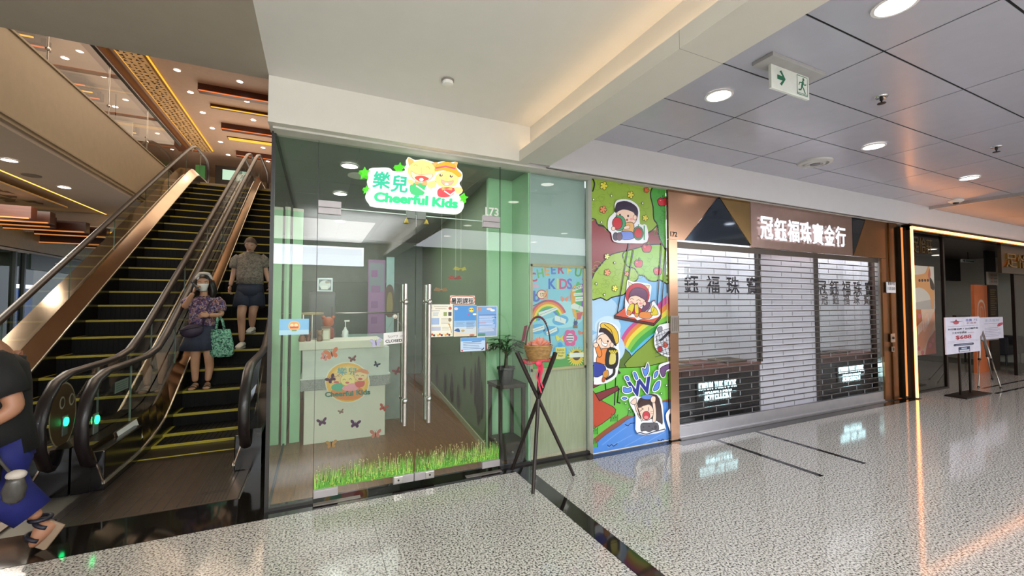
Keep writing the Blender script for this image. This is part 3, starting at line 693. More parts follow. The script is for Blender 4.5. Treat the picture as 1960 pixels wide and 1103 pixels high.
for r, z in enumerate((.33, .78, 1.23, 1.68)):
    for i in range(6):
        y = 11.28 + i * .4 + (.06 if i > 2 else 0); h_ = .14 + .2 * rnd.random(); ci_ = (i + 2 * r) % 4; b = MB(); b.box(-7.1, -6.85, y, y + .16 + .12 * rnd.random(), z + .001, z + h_)
        tag(b.build('boxed_goods', [mat('goods_white', '#b9bab6', .5), mat('goods_grey', '#5f6663', .5), mat('goods_red', '#6d2b2b', .5), mat('goods_green', '#52705a', .5)][ci_], None, bevel=.006), '%s box, %s on the %s of the far left rack' % (['white', 'grey', 'red', 'green'][ci_], ['first', 'second', 'third', 'fourth', 'fifth', 'last'][i], ['bottom shelf', 'second shelf', 'third shelf', 'top shelf'][r]), 'box', 'goods on the far left shelves')
t = thing('floor_display', 'round topped beige display stand at the far left edge', 'stand', (-5.9, 10.6, 0))
b = MB(); b.prism(smooth_pts([(10.3, 0), (11.25, 0), (11.25, 1.3), (11.05, 1.62), (10.7, 1.66), (10.3, 1.5)], 3), lambda u, v, d: (-5.9 + d, u, v), 0, .1); b.build('board', mat('display_beige', '#9c9079', .5), t)
b = MB(); b.box(-5.88, -5.72, 10.35, 11.2, 1.17, 1.2); b.build('shelf', EDGE, t)
lamp('left_shop_light', 'AREA', (-7.7, 14, 2.65), 40, (.95, 1, .95), 1.5, (0, 0, 0), 8)
lamp('left_hall_light', 'AREA', (-5.4, 9, 3.55), 150, (1, .9, .78), 1.5, (0, 0, 0), 5)
# ================================================================== PEOPLE
SKIN = mat('skin', '#b98a6c', .5, var=.05); SKIN2 = mat('skin_pale', '#b88d74', .5, var=.05); HAIRB = mat('hair_black', '#17110f', .4, var=.2, scale=40); HAIRG = mat('hair_grey_brown', '#5a4738', .6, var=.3, scale=60)
EYEW = mat('eye_white', '#d8d2c8', .3); EYED = mat('eye_dark', '#140e0b', .2); LIPM = mat('lip', '#8f4c44', .4)
def skin_mesh(verts, edges, name):
    # verts: name -> (co, rx, ry); the first is the root of the skin
    ks = list(verts); me = bpy.data.meshes.new(name); me.from_pydata([tuple(verts[k][0]) for k in ks], [(ks.index(a), ks.index(b)) for a, b in edges], [])
    o = bpy.data.objects.new(name, me); COL.objects.link(o); sk = o.modifiers.new('skin', 'SKIN'); sk.use_smooth_shade = True
    lay = me.skin_vertices[0].data
    for i, k in enumerate(ks): lay[i].radius = (verts[k][1], verts[k][2]); lay[i].use_root = (i == 0)
    su = o.modifiers.new('sub', 'SUBSURF'); su.levels = 2; su.render_levels = 2
    bpy.context.view_layer.update(); e = o.evaluated_get(bpy.context.evaluated_depsgraph_get()); m = e.to_mesh()
    v = [tuple(p.co) for p in m.vertices]; f = [list(p.vertices) for p in m.polygons]; e.to_mesh_clear(); bpy.data.objects.remove(o); bpy.data.meshes.remove(me)
    return v, f
def rotm(yaw, pitch, roll=0.): return Matrix.Rotation(yaw, 3, 'Z') @ Matrix.Rotation(pitch, 3, 'X') @ Matrix.Rotation(roll, 3, 'Y')
def head_into(b, c, H, rot, ears=True):
    # c: centre of the head, H: height; the face looks along local -Y
    nu, nv = 22, 18; k = len(b.v); w, d = H * .345, H * .42
    for i in range(nv + 1):
        th = math.pi * i / nv
        for j in range(nu):
            g = 2 * math.pi * j / nu; x, y, z = w * math.sin(th) * math.cos(g), d * math.sin(th) * math.sin(g), H * .5 * math.cos(th)
            if z < 0: t = -z / (H * .5); x *= 1 - .38 * t ** 1.6; y = y * (1 - .3 * t) - (d * .10 * t if y < 0 else -d * -.12 * t)
            if y < 0:
                fx = math.exp(-(x / (w * .16)) ** 2); y -= H * .075 * fx * math.exp(-((z + H * .08) / (H * .055)) ** 2) + H * .03 * fx * math.exp(-((z - H * .0) / (H * .06)) ** 2)
                y += H * .028 * (math.exp(-((abs(x) - w * .42) / (w * .2)) ** 2) * math.exp(-((z - H * .02) / (H * .05)) ** 2)); y -= H * .018 * math.exp(-(x / (w * .3)) ** 2) * math.exp(-((z + H * .23) / (H * .05)) ** 2)
            b.v.append(tuple(c + rot @ Vector((x, y, z))))
    for i in range(nv):
        for j in range(nu): b.f.append([k + i * nu + j, k + (i + 1) * nu + j, k + (i + 1) * nu + (j + 1) % nu, k + i * nu + (j + 1) % nu]); b.mi.append(b.m)
    if ears:
        for s in (-1, 1): b.ball(c + rot @ Vector((s * w * .98, d * .12, -H * .02)), (H * .03, H * .055, H * .09), 10, 8, rot)
def face_parts(c, H, rot, root, mouth=True):
    w, d = H * .345, H * .42
    for s in (-1, 1):
        p = c + rot @ Vector((s * w * .42, -d * .865, H * .015)); b = MB(); b.ball(p, (H * .055, H * .03, H * .026), 10, 8, rot); e = b.build('eye', EYEW, root, True)
        b = MB(); b.ball(p + rot @ Vector((0, -H * .018, 0)), (H * .022, H * .016, H * .022), 8, 6, rot); b.build('iris', EYED, e, True)
        b = MB(); b.tube([c + rot @ Vector((s * w * (.2 + .15 * i), -d * (.93 - .045 * i * i * .3), H * (.085 + .012 * math.sin(i * .8)))) for i in range(4)], H * .012, 6); b.build('eyebrow', HAIRB, root, True)
    if mouth:
        b = MB(); b.ball(c + rot @ Vector((0, -d * .86, -H * .23)), (H * .085, H * .03, H * .022), 12, 6, rot); b.build('mouth', LIPM, root, True)
def hand_into(b, wr, dirv, palm_n, size=.17, curl=.5, side=1):
    # wr wrist, dirv towards the fingers, palm_n the way the palm faces, side puts the thumb
    dirv = Vector(dirv).normalized(); n = (Vector(palm_n) - dirv * Vector(palm_n).dot(dirv)).normalized(); s = dirv.cross(n) * side; L = size; w = Vector(wr)
    rot = Matrix((s, n, dirv)).transposed(); b.ball(w + dirv * L * .26, (L * .23, L * .10, L * .30), 12, 8, rot)
    for i, ln in enumerate((.40, .46, .43, .34)):
        p0 = w + dirv * L * .42 + s * L * (.165 - .11 * i); P = [p0]; a = 0.; seg = (.45, .32, .25)
        for q in range(3): a += curl * (.6 + .35 * q); P.append(P[-1] + (dirv * math.cos(a) + n * math.sin(a)) * L * ln * seg[q])
        b.tube(P, [L * .052, L * .05, L * .045, L * .034], 7)
    p0 = w + dirv * L * .12 + s * L * .16; t1 = p0 + (dirv * .55 + s * .65 + n * .3).normalized() * L * .24; t2 = t1 + (dirv * .85 + n * .5 - s * .1 * 0).normalized() * L * .2; b.tube([p0, t1, t2], [L * .07, L * .058, L * .04], 7)
def foot_into(b, ankle, toe_dir, L=.2, z=None):
    a = Vector(ankle); d = Vector((toe_dir[0], toe_dir[1], 0)).normalized(); s = Vector((-d.y, d.x, 0)); z = a.z - .07 if z is None else z; rows = []
    for t, w_, h_ in ((-.28, .022, .045), (-.2, .03, .065), (0., .034, .075), (.25, .038, .055), (.5, .043, .036), (.68, .038, .024), (.76, .02, .014)):
        c = Vector((a.x, a.y, z)) + d * (t * L); rows.append([c + s * (w_ * math.cos(g)) + Vector((0, 0, h_ * (.5 + .5 * math.sin(g)))) for g in [2 * math.pi * i / 10 for i in range(10)]])
    b.sweep(rows)
def limb(b, P, rs, n=12):
    b.tube(P, rs, n)
def floral(name, cols, scale=26):
    m = bpy.data.materials.new(name); m.use_nodes = True; nt = m.node_tree; bs = nt.nodes['Principled BSDF']; tc = nt.nodes.new('ShaderNodeTexCoord'); v = nt.nodes.new('ShaderNodeTexVoronoi'); v.inputs['Scale'].default_value = scale
    nz = nt.nodes.new('ShaderNodeTexNoise'); nz.inputs['Scale'].default_value = scale * .7; ad = nt.nodes.new('ShaderNodeVectorMath'); sc_ = nt.nodes.new('ShaderNodeVectorMath'); sc_.operation = 'SCALE'; sc_.inputs['Scale'].default_value = .05
    nt.links.new(tc.outputs['Object'], nz.inputs['Vector']); nt.links.new(nz.outputs['Color'], sc_.inputs[0]); nt.links.new(tc.outputs['Object'], ad.inputs[0]); nt.links.new(sc_.outputs[0], ad.inputs[1]); nt.links.new(ad.outputs[0], v.inputs['Vector'])
    sp = nt.nodes.new('ShaderNodeSeparateColor'); nt.links.new(v.outputs['Color'], sp.inputs[0]); r = nt.nodes.new('ShaderNodeValToRGB'); r.color_ramp.interpolation = 'CONSTANT'; e = r.color_ramp.elements
    e[0].position = 0; e[0].color = (*lin(cols[0]), 1); e[1].position = 1 / len(cols); e[1].color = (*lin(cols[1]), 1)
    for i, c in enumerate(cols[2:]): k = e.new((i + 2) / len(cols)); k.color = (*lin(c), 1)
    nt.links.new(sp.outputs[0], r.inputs[0]); nt.links.new(r.outputs[0], bs.inputs['Base Color']); bs.inputs['Roughness'].default_value = .8; MATS[name] = m; return m
def hem_skirt(b, rings, n=40, wave=.0):
    rows = []
    for (c, rx, ry, wv) in rings: rows.append([(c[0] + (rx * (1 + wv * math.sin(9 * g))) * math.cos(g), c[1] + (ry * (1 + wv * math.sin(9 * g))) * math.sin(g), c[2]) for g in [2 * math.pi * i / n for i in range(n)]])
    b.sweep(rows); return b
V = Vector
# ---- woman with a mask on the down escalator -------------------------------------------------------
YW = 6.74; ox = lambda x, y, dy=0.: (lambda p: V((p.x, YW + dy, p.z)))(at(320 + x / 3.341, 430 + y / 3.341, 'Y', YW)); zst = .389
w = thing('person', 'woman in floral blouse and white mask holding a phone, shoulder bag and green tote', 'person', (-1.38, YW, zst))
hip = ox(220, 690); aL, aR = ox(182, 1000, -.02), ox(262, 1000, -.03); aL.z = aR.z = zst + .075
sk = {'pelvis': (hip, .12, .10), 'waist': (ox(226, 630), .11, .085), 'chest': (ox(232, 530), .125, .09), 'collar': (ox(235, 462), .07, .055), 'neck': (ox(236, 440), .045, .045), 'skull': (ox(237, 405), .05, .055),
      'shR': (ox(150, 487), .052, .05), 'elR': (ox(116, 530, -.05), .044, .042), 'wrR': (ox(188, 438, -.16), .026, .024), 'shL': (ox(325, 487), .052, .05), 'elL': (ox(350, 580, -.03), .043, .042), 'wrL': (ox(285, 578, -.17), .027, .025),
      'thR': (ox(187, 740), .086, .082), 'knR': (ox(185, 850, -.03), .058, .058), 'caR': (ox(178, 910, .0), .054, .054), 'anR': (aL, .032, .034), 'thL': (ox(262, 740), .086, .082), 'knL': (ox(270, 850, -.03), .058, .058), 'caL': (ox(272, 910, 0), .054, .054), 'anL': (aR, .032, .034)}
v, f = skin_mesh(sk, [('pelvis', 'waist'), ('waist', 'chest'), ('chest', 'collar'), ('collar', 'neck'), ('neck', 'skull'), ('chest', 'shR'), ('shR', 'elR'), ('elR', 'wrR'), ('chest', 'shL'), ('shL', 'elL'), ('elL', 'wrL'), ('pelvis', 'thR'), ('thR', 'knR'), ('knR', 'caR'), ('caR', 'anR'), ('pelvis', 'thL'), ('thL', 'knL'), ('knL', 'caL'), ('caL', 'anL')], 'body')
b = MB(); b.add(v, f); HW = .215; hc = ox(236, 372, -.02); rot = rotm(R(4), R(6)); head_into(b, hc, HW, rot)
hand_into(b, sk['wrR'][0], (.25, .05, .9), (.9, .2, .1), .155, .75, 1); hand_into(b, sk['wrL'][0], (-1, -.1, .1), (0, 1, -.3), .15, .7, -1)
foot_into(b, aL, (-.1, -1), .2, zst); foot_into(b, aR, (.1, -1), .2, zst); b.build('body', SKIN, w, True); face_parts(hc, HW, rot, w, False)
b = MB(); rows = []
for i in range(7):
    z = -.02 - .085 * i / 6 * 1.0; t = i / 6; zz_ = HW * (.0 - .46 * t) + HW * -.04; wd = HW * (.30 - .12 * t); rows.append([hc + rot @ V((wd * math.sin(a), -HW * (.45 - .02 * t + .05 * math.sin(math.pi * t)) * math.cos(a * .8) - .004, zz_)) for a in [-1.25 + 2.5 * j / 10 for j in range(11)]])
b.sweep(rows, False); k = b.build('face_mask', mat('mask_white', '#d9d6cf', .7), w, True, fix=False); so = k.modifiers.new('thick', 'SOLIDIFY'); so.thickness = .004; tag(k, 'white face mask')
b = MB()      # hair: cap, side locks
for i in range(13):
    th = .0 + math.pi * .50 * i / 12
    row = []
    for j in range(24):
        g = 2 * math.pi * j / 24; front = max(0, -math.sin(g)); tt = th * (1 - .38 * front) if i else 0
        row.append(hc + rot @ V((HW * .375 * math.sin(tt) * math.cos(g), HW * .45 * math.sin(tt) * math.sin(g) + HW * .01, HW * .53 * math.cos(tt))))
    b.v += [tuple(p) for p in row]
    if i:
        for j in range(24): b.f.append([(i - 1) * 24 + j, (i - 1) * 24 + (j + 1) % 24, i * 24 + (j + 1) % 24, i * 24 + j]); b.mi.append(0)
for s in (-1, 1): b.ring_loft([(hc + rot @ V((s * HW * .36, HW * .1, HW * .15)), .035, .07, 0), (hc + rot @ V((s * HW * .42, HW * .08, -HW * .2)), .042, .075, 0), (hc + rot @ V((s * HW * .48, HW * .02, -HW * .55)), .045, .06, 0), (hc + rot @ V((s * HW * .46, -HW * .1, -HW * .85)), .03, .035, 0), (hc + rot @ V((s * HW * .42, -HW * .14, -HW * .98)), .008, .01, 0)])
b.ring_loft([(hc + rot @ V((0, HW * .3, HW * .1)), .075, .03, 0), (hc + rot @ V((0, HW * .36, -HW * .4)), .085, .035, 0), (hc + rot @ V((0, HW * .33, -HW * .8)), .07, .025, 0)]); b.build('hair', HAIRB, w, True)
b = MB(); b.tube([hc + rot @ V((HW * .42 * math.cos(g), HW * .1, HW * .57 * math.sin(g) + .004)) for g in [math.pi * (.12 + .76 * i / 12) for i in range(13)]], .016, 8, flat=1.6); b.ball(hc + rot @ V((0, .03, HW * .54)), (.07, .06, .025)); b.build('headband', mat('cap_white', '#c9c5bd', .7), w, True)
FLO = floral('floral_blouse', ['#3a2b4a', '#8a6a7a', '#4a3f7a', '#a8846a', '#6a3a4a', '#9a8fa0', '#2f2a44'], 62)
b = MB(); c = lambda x, y, dy=0: tuple(ox(x, y, dy)); b.ring_loft([(c(226, 648), .155, .125, 0), (c(228, 600), .15, .12, 0), (c(232, 545), .158, .122, 0), (c(235, 500), .165, .11, 0), (c(237, 474), .15, .085, 0), (c(237, 458), .075, .065, 0)], 24)
for s, p, q in ((-1, 'shR', 'elR'), (1, 'shL', 'elL')):
    a_, e_ = sk[p][0], sk[q][0]; m_ = a_.lerp(e_, .55); b.tube([a_ + V((-s * .03, 0, .02)), a_.lerp(e_, .2), m_, a_.lerp(e_, .75)], [.062, .078, .080, .064], 14)
b.build('blouse', FLO, w, True); b = MB(); hem_skirt(b, [(c(226, 636), .135, .115, 0), (c(222, 680), .165, .14, .01), (c(215, 740), .19, .16, .03), (c(210, 800), .225, .18, .05)]); b.build('skirt', mat('navy_skirt', '#2b3040', .8, var=.15, scale=30), w, True)
b = MB(); foot = .2
for a_, d in ((aL, V((-.1, -1, 0))), (aR, V((.1, -1, 0)))):
    d.normalize(); b.box(a_.x - .04, a_.x + .04, a_.y - .155, a_.y + .06, zst - .004, zst + .004)
    for t in (.055, .11): b.tube([V((a_.x, a_.y, zst)) + d * t + V((.044 * math.cos(g), 0, .05 * math.sin(g) * (1 - t * 3.6) + .01)) for g in [math.pi * i / 8 for i in range(9)]], .006, 6)
b.build('sandals', mat('sandal_black', '#1a1514', .5), w)
fb = tag(link('waist_bag', None, w), 'dark plum cross-body bag'); PL = mat('plum_nylon', '#33263a', .6); b = MB(); fc = ox(180, 675, -.17); b.ball(fc, (.125, .055, .085), 16, 10, rotm(0, 0, R(-14))); b.build('pouch', PL, fb, True); b = MB(); b.tube([fc + V((.125 * (-1 + i / 4), -.052 - .012 * math.sin(math.pi * i / 8), .035 + .028 * (i - 4) / 4)) for i in range(9)], .006, 6); b.build('zip_flap', mat('plum_dark', '#1d1622', .5), fb, True)
b = MB(); b.tube([fc + V((.1, .03, .05)), ox(262, 560, -.125), ox(285, 500, -.105), ox(300, 478, -.05), ox(300, 478, .06)], .012, 8, flat=.4); b.build('strap', PL, fb, True)
t = thing('mobile_phone', 'dark phone held to the mask of the woman on the escalator', 'phone', tuple(ox(205, 400, -.22))); b = MB(); p = ox(203, 398, -.20); b.bar(p + V((.045, -.0, -.055)), p + V((-.04, .0, .06)), .012, .07, (0, 1, 0)); b.build('case', BLACK, t, bevel=.003); b = MB(); b.bar(p + V((.047, -.0, -.045)), p + V((-.028, .0, .055)), .013, .058, (0, 1, 0)); b.build('screen', mat('phone_glass', '#14161c', .1), t)
t = thing('tote_bag', 'green patterned tote bag hanging from the forearm of the masked woman', 'bag', tuple(ox(358, 840, -.1))); TOT = floral('green_tote', ['#5f9a80', '#1f3a34', '#7fb89a', '#3f6f5c', '#8fc4a8'], 70); dy = -.08; b = MB()
b.ring_loft([(c(360, 842, dy), .105, .045, 0), (c(360, 820, dy), .135, .06, 0), (c(356, 760, dy), .135, .06, 0), (c(350, 690, dy), .118, .05, 0), (c(348, 668, dy), .11, .035, 0)], 20); b.build('bag_body', TOT, t, True)
for q in (-.03, .03): b = MB(); top = sk['elL'][0].lerp(sk['wrL'][0], .25); b.tube([ox(322, 672, dy + q), ox(330, 610, dy + q), top + V((-.01, q * .5, .035)), ox(362, 615, dy + q), ox(374, 672, dy + q)], .011, 8, flat=.4); b.build('handle', TOT, t, True)
# ---- older person stepping down behind her --------------------------------------------------------
YM = 7.6; oy = lambda x, y, dy=0.: (lambda p: V((p.x, YM + dy, p.z)))(at(320 + x / 3.341, 430 + y / 3.341, 'Y', YM)); z1_, z2_ = .819, 1.036
m = thing('person', 'older person with short grey hair in grey patterned shirt and navy shorts stepping down', 'person', (-1.0, YM, .82))
aF, aB = oy(487, 700, -.12), oy(540, 655, .06); aF.z = z1_ + .085; aB.z = z2_ + .085
sm_ = {'pelvis': (oy(532, 430), .13, .11), 'waist': (oy(532, 360), .135, .11), 'chest': (oy(530, 260), .145, .105), 'collar': (oy(530, 190), .075, .06), 'neck': (oy(532, 172), .05, .05), 'skull': (oy(534, 140, -.03), .05, .055),
       'shR': (oy(445, 215), .055, .05), 'elR': (oy(425, 310, .02), .043, .04), 'wrR': (oy(408, 395, -.06), .029, .027), 'shL': (oy(612, 215), .055, .05), 'elL': (oy(630, 300, .03), .043, .04), 'wrL': (oy(650, 372, .0), .029, .027),
       'thR': (oy(492, 480, -.05), .086, .085), 'knR': (oy(485, 575, -.16), .058, .06), 'caR': (oy(484, 620, -.12), .055, .056), 'anR': (aF, .036, .038), 'thL': (oy(565, 480, -.03), .086, .085), 'knL': (oy(553, 560, -.10), .058, .06), 'caL': (oy(546, 600, -.03), .054, .055), 'anL': (aB, .036, .038)}
v, f = skin_mesh(sm_, [('pelvis', 'waist'), ('waist', 'chest'), ('chest', 'collar'), ('collar', 'neck'), ('neck', 'skull'), ('chest', 'shR'), ('shR', 'elR'), ('elR', 'wrR'), ('chest', 'shL'), ('shL', 'elL'), ('elL', 'wrL'), ('pelvis', 'thR'), ('thR', 'knR'), ('knR', 'caR'), ('caR', 'anR'), ('pelvis', 'thL'), ('thL', 'knL'), ('knL', 'caL'), ('caL', 'anL')], 'body')
b = MB(); b.add(v, f); HM = .225; hc = oy(537, 133, -.05); rot = rotm(R(-4), R(22)); head_into(b, hc, HM, rot); hand_into(b, sm_['wrR'][0], (-.1, -.15, -1), (.9, -.3, 0), .17, .55, 1); hand_into(b, sm_['wrL'][0], (.15, -.1, -1), (-.9, -.3, 0), .17, .55, -1); b.build('body', SKIN2, m, True); face_parts(hc, HM, rot, m)
b = MB()
for i in range(13):
    th = math.pi * .56 * i / 12; row = []
    for j in range(24):
        g = 2 * math.pi * j / 24; front = max(0, -math.sin(g)); tt = th * (1 - .42 * front ** .7) if i else 0; rr = 1 + .015 * math.sin(j * 5 + i)
        row.append(hc + rot @ V((HM * .385 * rr * math.sin(tt) * math.cos(g), HM * .47 * rr * math.sin(tt) * math.sin(g) + HM * .01, HM * .545 * math.cos(tt))))
    b.v += [tuple(p) for p in row]
    if i:
        for j in range(24): b.f.append([(i - 1) * 24 + j, (i - 1) * 24 + (j + 1) % 24, i * 24 + (j + 1) % 24, i * 24 + j]); b.mi.append(0)
b.build('hair', HAIRG, m, True)
c = lambda x, y, dy=0: tuple(oy(x, y, dy)); b = MB(); b.ring_loft([(c(530, 382), .185, .155, 0), (c(530, 330), .18, .15, 0), (c(530, 270), .185, .14, 0), (c(530, 225), .19, .12, 0), (c(531, 195), .15, .085, 0), (c(532, 178), .075, .066, 0)], 24)
for s, p, q in ((-1, 'shR', 'elR'), (1, 'shL', 'elL')):
    a_, e_ = sm_[p][0], sm_[q][0]; b.tube([a_ + V((-s * .04, 0, .02)), a_.lerp(e_, .15), a_.lerp(e_, .45), a_.lerp(e_, .68)], [.066, .078, .080, .074], 14)
b.build('shirt', floral('grey_shirt', ['#6f675c', '#7d7467', '#5f574e', '#857c70'], 60), m, True)
NV = mat('navy_shorts', '#262c3c', .8, var=.12, scale=30); b = MB(); b.ring_loft([(c(532, 372), .172, .145, 0), (c(532, 420), .185, .155, 0), (c(532, 455), .19, .155, 0)], 24); b.tube([sm_['pelvis'][0] + V((-.075, 0, .03)), V(c(488, 460, -.03)), V(c(484, 525, -.09))], [.10, .118, .125], 16); b.tube([sm_['pelvis'][0] + V((.075, 0, .03)), V(c(570, 460, -.02)), V(c(572, 525, -.07))], [.10, .118, .125], 16); b.ball(sm_['pelvis'][0] + V((0, -.01, -.06)), (.10, .13, .10)); b.build('shorts', NV, m, True)
for a_, z in ((aF, z1_), (aB, z2_)):
    sh_ = MB(); rows = []
    for t, w_, h_ in ((-.075, .026, .05), (-.06, .036, .075), (0, .041, .085), (.06, .044, .07), (.12, .047, .05), (.165, .04, .038), (.185, .022, .028)):
        cc = V((a_.x, a_.y, z + .012)) + V((-.15, -1, 0)).normalized() * t; rows.append([cc + V((w_ * math.cos(g), 0, h_ * (.5 + .5 * math.sin(g)))) for g in [2 * math.pi * i / 12 for i in range(12)]])
    sh_.sweep(rows); s_ = sh_.build('shoe', mat('shoe_white', '#cfc9be', .6), m, True); so_ = MB(); so_.prism([(a_.x + x, a_.y + y) for x, y in ((-.04, .08), (.04, .08), (.045, -.05), (.01, -.19), (-.05, -.19), (-.06, -.05))], lambda u, v_, d: (u, v_, z + d), 0, .018); so_.build('sole', mat('sole_grey', '#a8a298', .7), s_)
# ---- passer-by cut by the left photo edge ---------------------------------------------------------
YP = 3.58; op = lambda x, y, dy=0.: (lambda p: V((p.x, YP + dy, p.z)))(at(x, y, 'Y', YP))
p_ = thing('person', 'walking person in black top and blue trousers cut by the left photo edge', 'person', (-1.8, YP, 0))
kn1, an1 = op(-30, 925, -.02), op(78, 992, .0)
sp = {'pelvis': (op(-18, 850), .15, .13), 'waist': (op(-22, 780), .13, .12), 'chest': (op(-22, 705), .135, .13), 'collar': (op(-42, 650), .08, .07), 'neck': (op(-55, 628), .05, .05), 'skull': (op(-65, 600), .05, .055),
      'shN': (op(12, 690, -.12), .06, .06), 'elN': (op(62, 772, -.14), .05, .05), 'wrN': (op(-5, 808, -.22), .034, .032), 'shF': (op(-20, 690, .16), .055, .055), 'elF': (op(-30, 770, .2), .045, .045), 'wrF': (op(-60, 800, .1), .032, .03),
      'thN': (op(-20, 890, -.05), .095, .095), 'knN': (kn1, .065, .065), 'anN': (an1, .036, .036), 'thF': (op(-60, 900, .08), .095, .095), 'knF': (op(-90, 960, .08), .065, .065), 'anF': (V((op(-100, 1000, .08).x, YP + .08, .09)), .036, .036)}
v, f = skin_mesh(sp, [('pelvis', 'waist'), ('waist', 'chest'), ('chest', 'collar'), ('collar', 'neck'), ('neck', 'skull'), ('chest', 'shN'), ('shN', 'elN'), ('elN', 'wrN'), ('chest', 'shF'), ('shF', 'elF'), ('elF', 'wrF'), ('pelvis', 'thN'), ('thN', 'knN'), ('knN', 'anN'), ('pelvis', 'thF'), ('thF', 'knF'), ('knF', 'anF')], 'body')
b = MB(); b.add(v, f); HP = .22; hc = sp['skull'][0] + V((-.03, 0, .06)); rot = rotm(R(-90), R(8)); head_into(b, hc, HP, rot); hand_into(b, sp['wrN'][0], (-1, -.1, -.1), (0, .6, -.8), .17, .6, 1); hand_into(b, sp['wrF'][0], (-1, 0, -.2), (0, -.6, -.8), .17, .6, -1)
rows = []; ft = op(112, 1012, .0)            # trailing foot, heel lifted
fd = V((-.62, 0, -.78)); 
heel = an1 + V((.035, 0, -.03)); toe = V((op(66, 1058).x, YP - .02, .03)); fd = (toe - heel)
for t, w_, h_ in ((-.05, .02, .03), (.05, .036, .05), (.35, .04, .048), (.65, .046, .036), (.88, .04, .024), (1.0, .02, .014)):
    cc = heel.lerp(toe, t); nrm = V((fd.z, 0, -fd.x)).normalized(); nrm = nrm if nrm.x > 0 else -nrm; rows.append([cc + V((0, w_ * math.cos(g), 0)) + nrm * (-h_ * math.sin(g)) for g in [2 * math.pi * i / 12 for i in range(12)]])
b.sweep(rows); foot_into(b, sp['anF'][0], (-1, 0), .22, .012); b.build('body', mat('skin_warm', '#a8765a', .5), p_, True); face_parts(hc, HP, rot, p_)
b = MB()
for i in range(11):
    th = math.pi * .62 * i / 10; row = []
    for j in range(20):
        g = 2 * math.pi * j / 20; front = max(0, -math.sin(g)); tt = th * (1 - .45 * front) if i else 0; row.append(hc + rot @ V((HP * .39 * math.sin(tt) * math.cos(g), HP * .48 * math.sin(tt) * math.sin(g) + .004, HP * .55 * math.cos(tt))))
    b.v += [tuple(q) for q in row]
    if i:
        for j in range(20): b.f.append([(i - 1) * 20 + j, (i - 1) * 20 + (j + 1) % 20, i * 20 + (j + 1) % 20, i * 20 + j]); b.mi.append(0)
b.build('hair', HAIRB, p_, True)
BT = mat('black_top', '#0f0e0f', .8); b = MB(); c = lambda x, y, dy=0: tuple(op(x, y, dy)); b.ring_loft([(c(-18, 868), .20, .20, 0), (c(-20, 800), .17, .18, 0), (c(-20, 740), .165, .19, 0), (c(-18, 700), .15, .17, 0), (c(-24, 682), .11, .13, 0)], 22); b.tube([sp['shN'][0] + V((-.04, .06, .01)), sp['shN'][0], sp['shN'][0].lerp(sp['elN'][0], .4), sp['shN'][0].lerp(sp['elN'][0], .72)], [.075, .092, .095, .085], 14); b.tube([sp['shF'][0], sp['shF'][0].lerp(sp['elF'][0], .6)], [.08, .075], 12); b.build('top', BT, p_, True)
BL = mat('royal_blue_trousers', '#161c66', .7, var=.12, scale=20); b = MB(); b.ring_loft([(c(-18, 835), .165, .17, 0), (c(-18, 880), .18, .18, 0)], 20); b.tube([sp['pelvis'][0] + V((.02, -.07, 0)), sp['thN'][0] + V((.05, 0, 0)), kn1 + V((.06, 0, .0)), kn1.lerp(an1, .45) + V((0, 0, .02)), kn1.lerp(an1, .86)], [.15, .15, .125, .11, .095], 16); b.tube([sp['pelvis'][0] + V((-.03, .08, 0)), sp['thF'][0], sp['knF'][0], sp['knF'][0].lerp(sp['anF'][0], .85)], [.14, .125, .1, .095], 14); b.build('trousers', BL, p_, True)
SD = mat('sandal_dark', '#1c1a26', .5); b = MB(); off = V((fd.z, 0, -fd.x)).normalized(); off = off if off.x > 0 else -off; q0, q1 = heel + off * .045, toe + off * .028; b.bar(q0 + (q0 - q1) * .05, q1 + (q1 - q0) * .04, .02, .085, (1, 0, 0)); s_ = b.build('sandal_sole', mat('sole_tan', '#8d7660', .7), p_, bevel=.006)
b = MB()
for t in (.62, .08): cc = heel.lerp(toe, t); b.tube([cc + V((0, .05 * math.cos(g), 0)) - off * (.058 * math.sin(g)) for g in [math.pi * (-.1 + 1.2 * i / 10) for i in range(11)]], .012, 8)
b.tube([an1 + V((.045 * math.cos(g), .045 * math.sin(g), .0)) for g in [2 * math.pi * i / 14 for i in range(14)]], .012, 8, True); b.build('sandal_strap', SD, s_, True)
t = thing('plastic_bag', 'grey plastic bag with white bundle carried by the walking person', 'bag', tuple(op(70, 930, -.2))); b = MB(); b.ring_loft([(c(68, 936, -.2), .02, .02, 0), (c(67, 928, -.2), .045, .035, 0), (c(68, 912, -.2), .052, .04, 0), (c(70, 898, -.2), .04, .034, 0), (c(70, 888, -.2), .03, .026, 0)], 14); b.build('bag_body', mat('bag_grey', '#4a4642', .3, var=.3, scale=20), t, True); b = MB(); b.ball(op(72, 886, -.2), (.045, .035, .028), 12, 8); b.build('bundle', mat('bundle_white', '#b9aea4', .6, var=.2), t, True); b = MB(); b.tube([op(66, 888, -.2), op(40, 850, -.22), op(8, 812, -.22)], .008, 6); b.build('handle', mat('bag_grey', '#6d665f'), t, True)
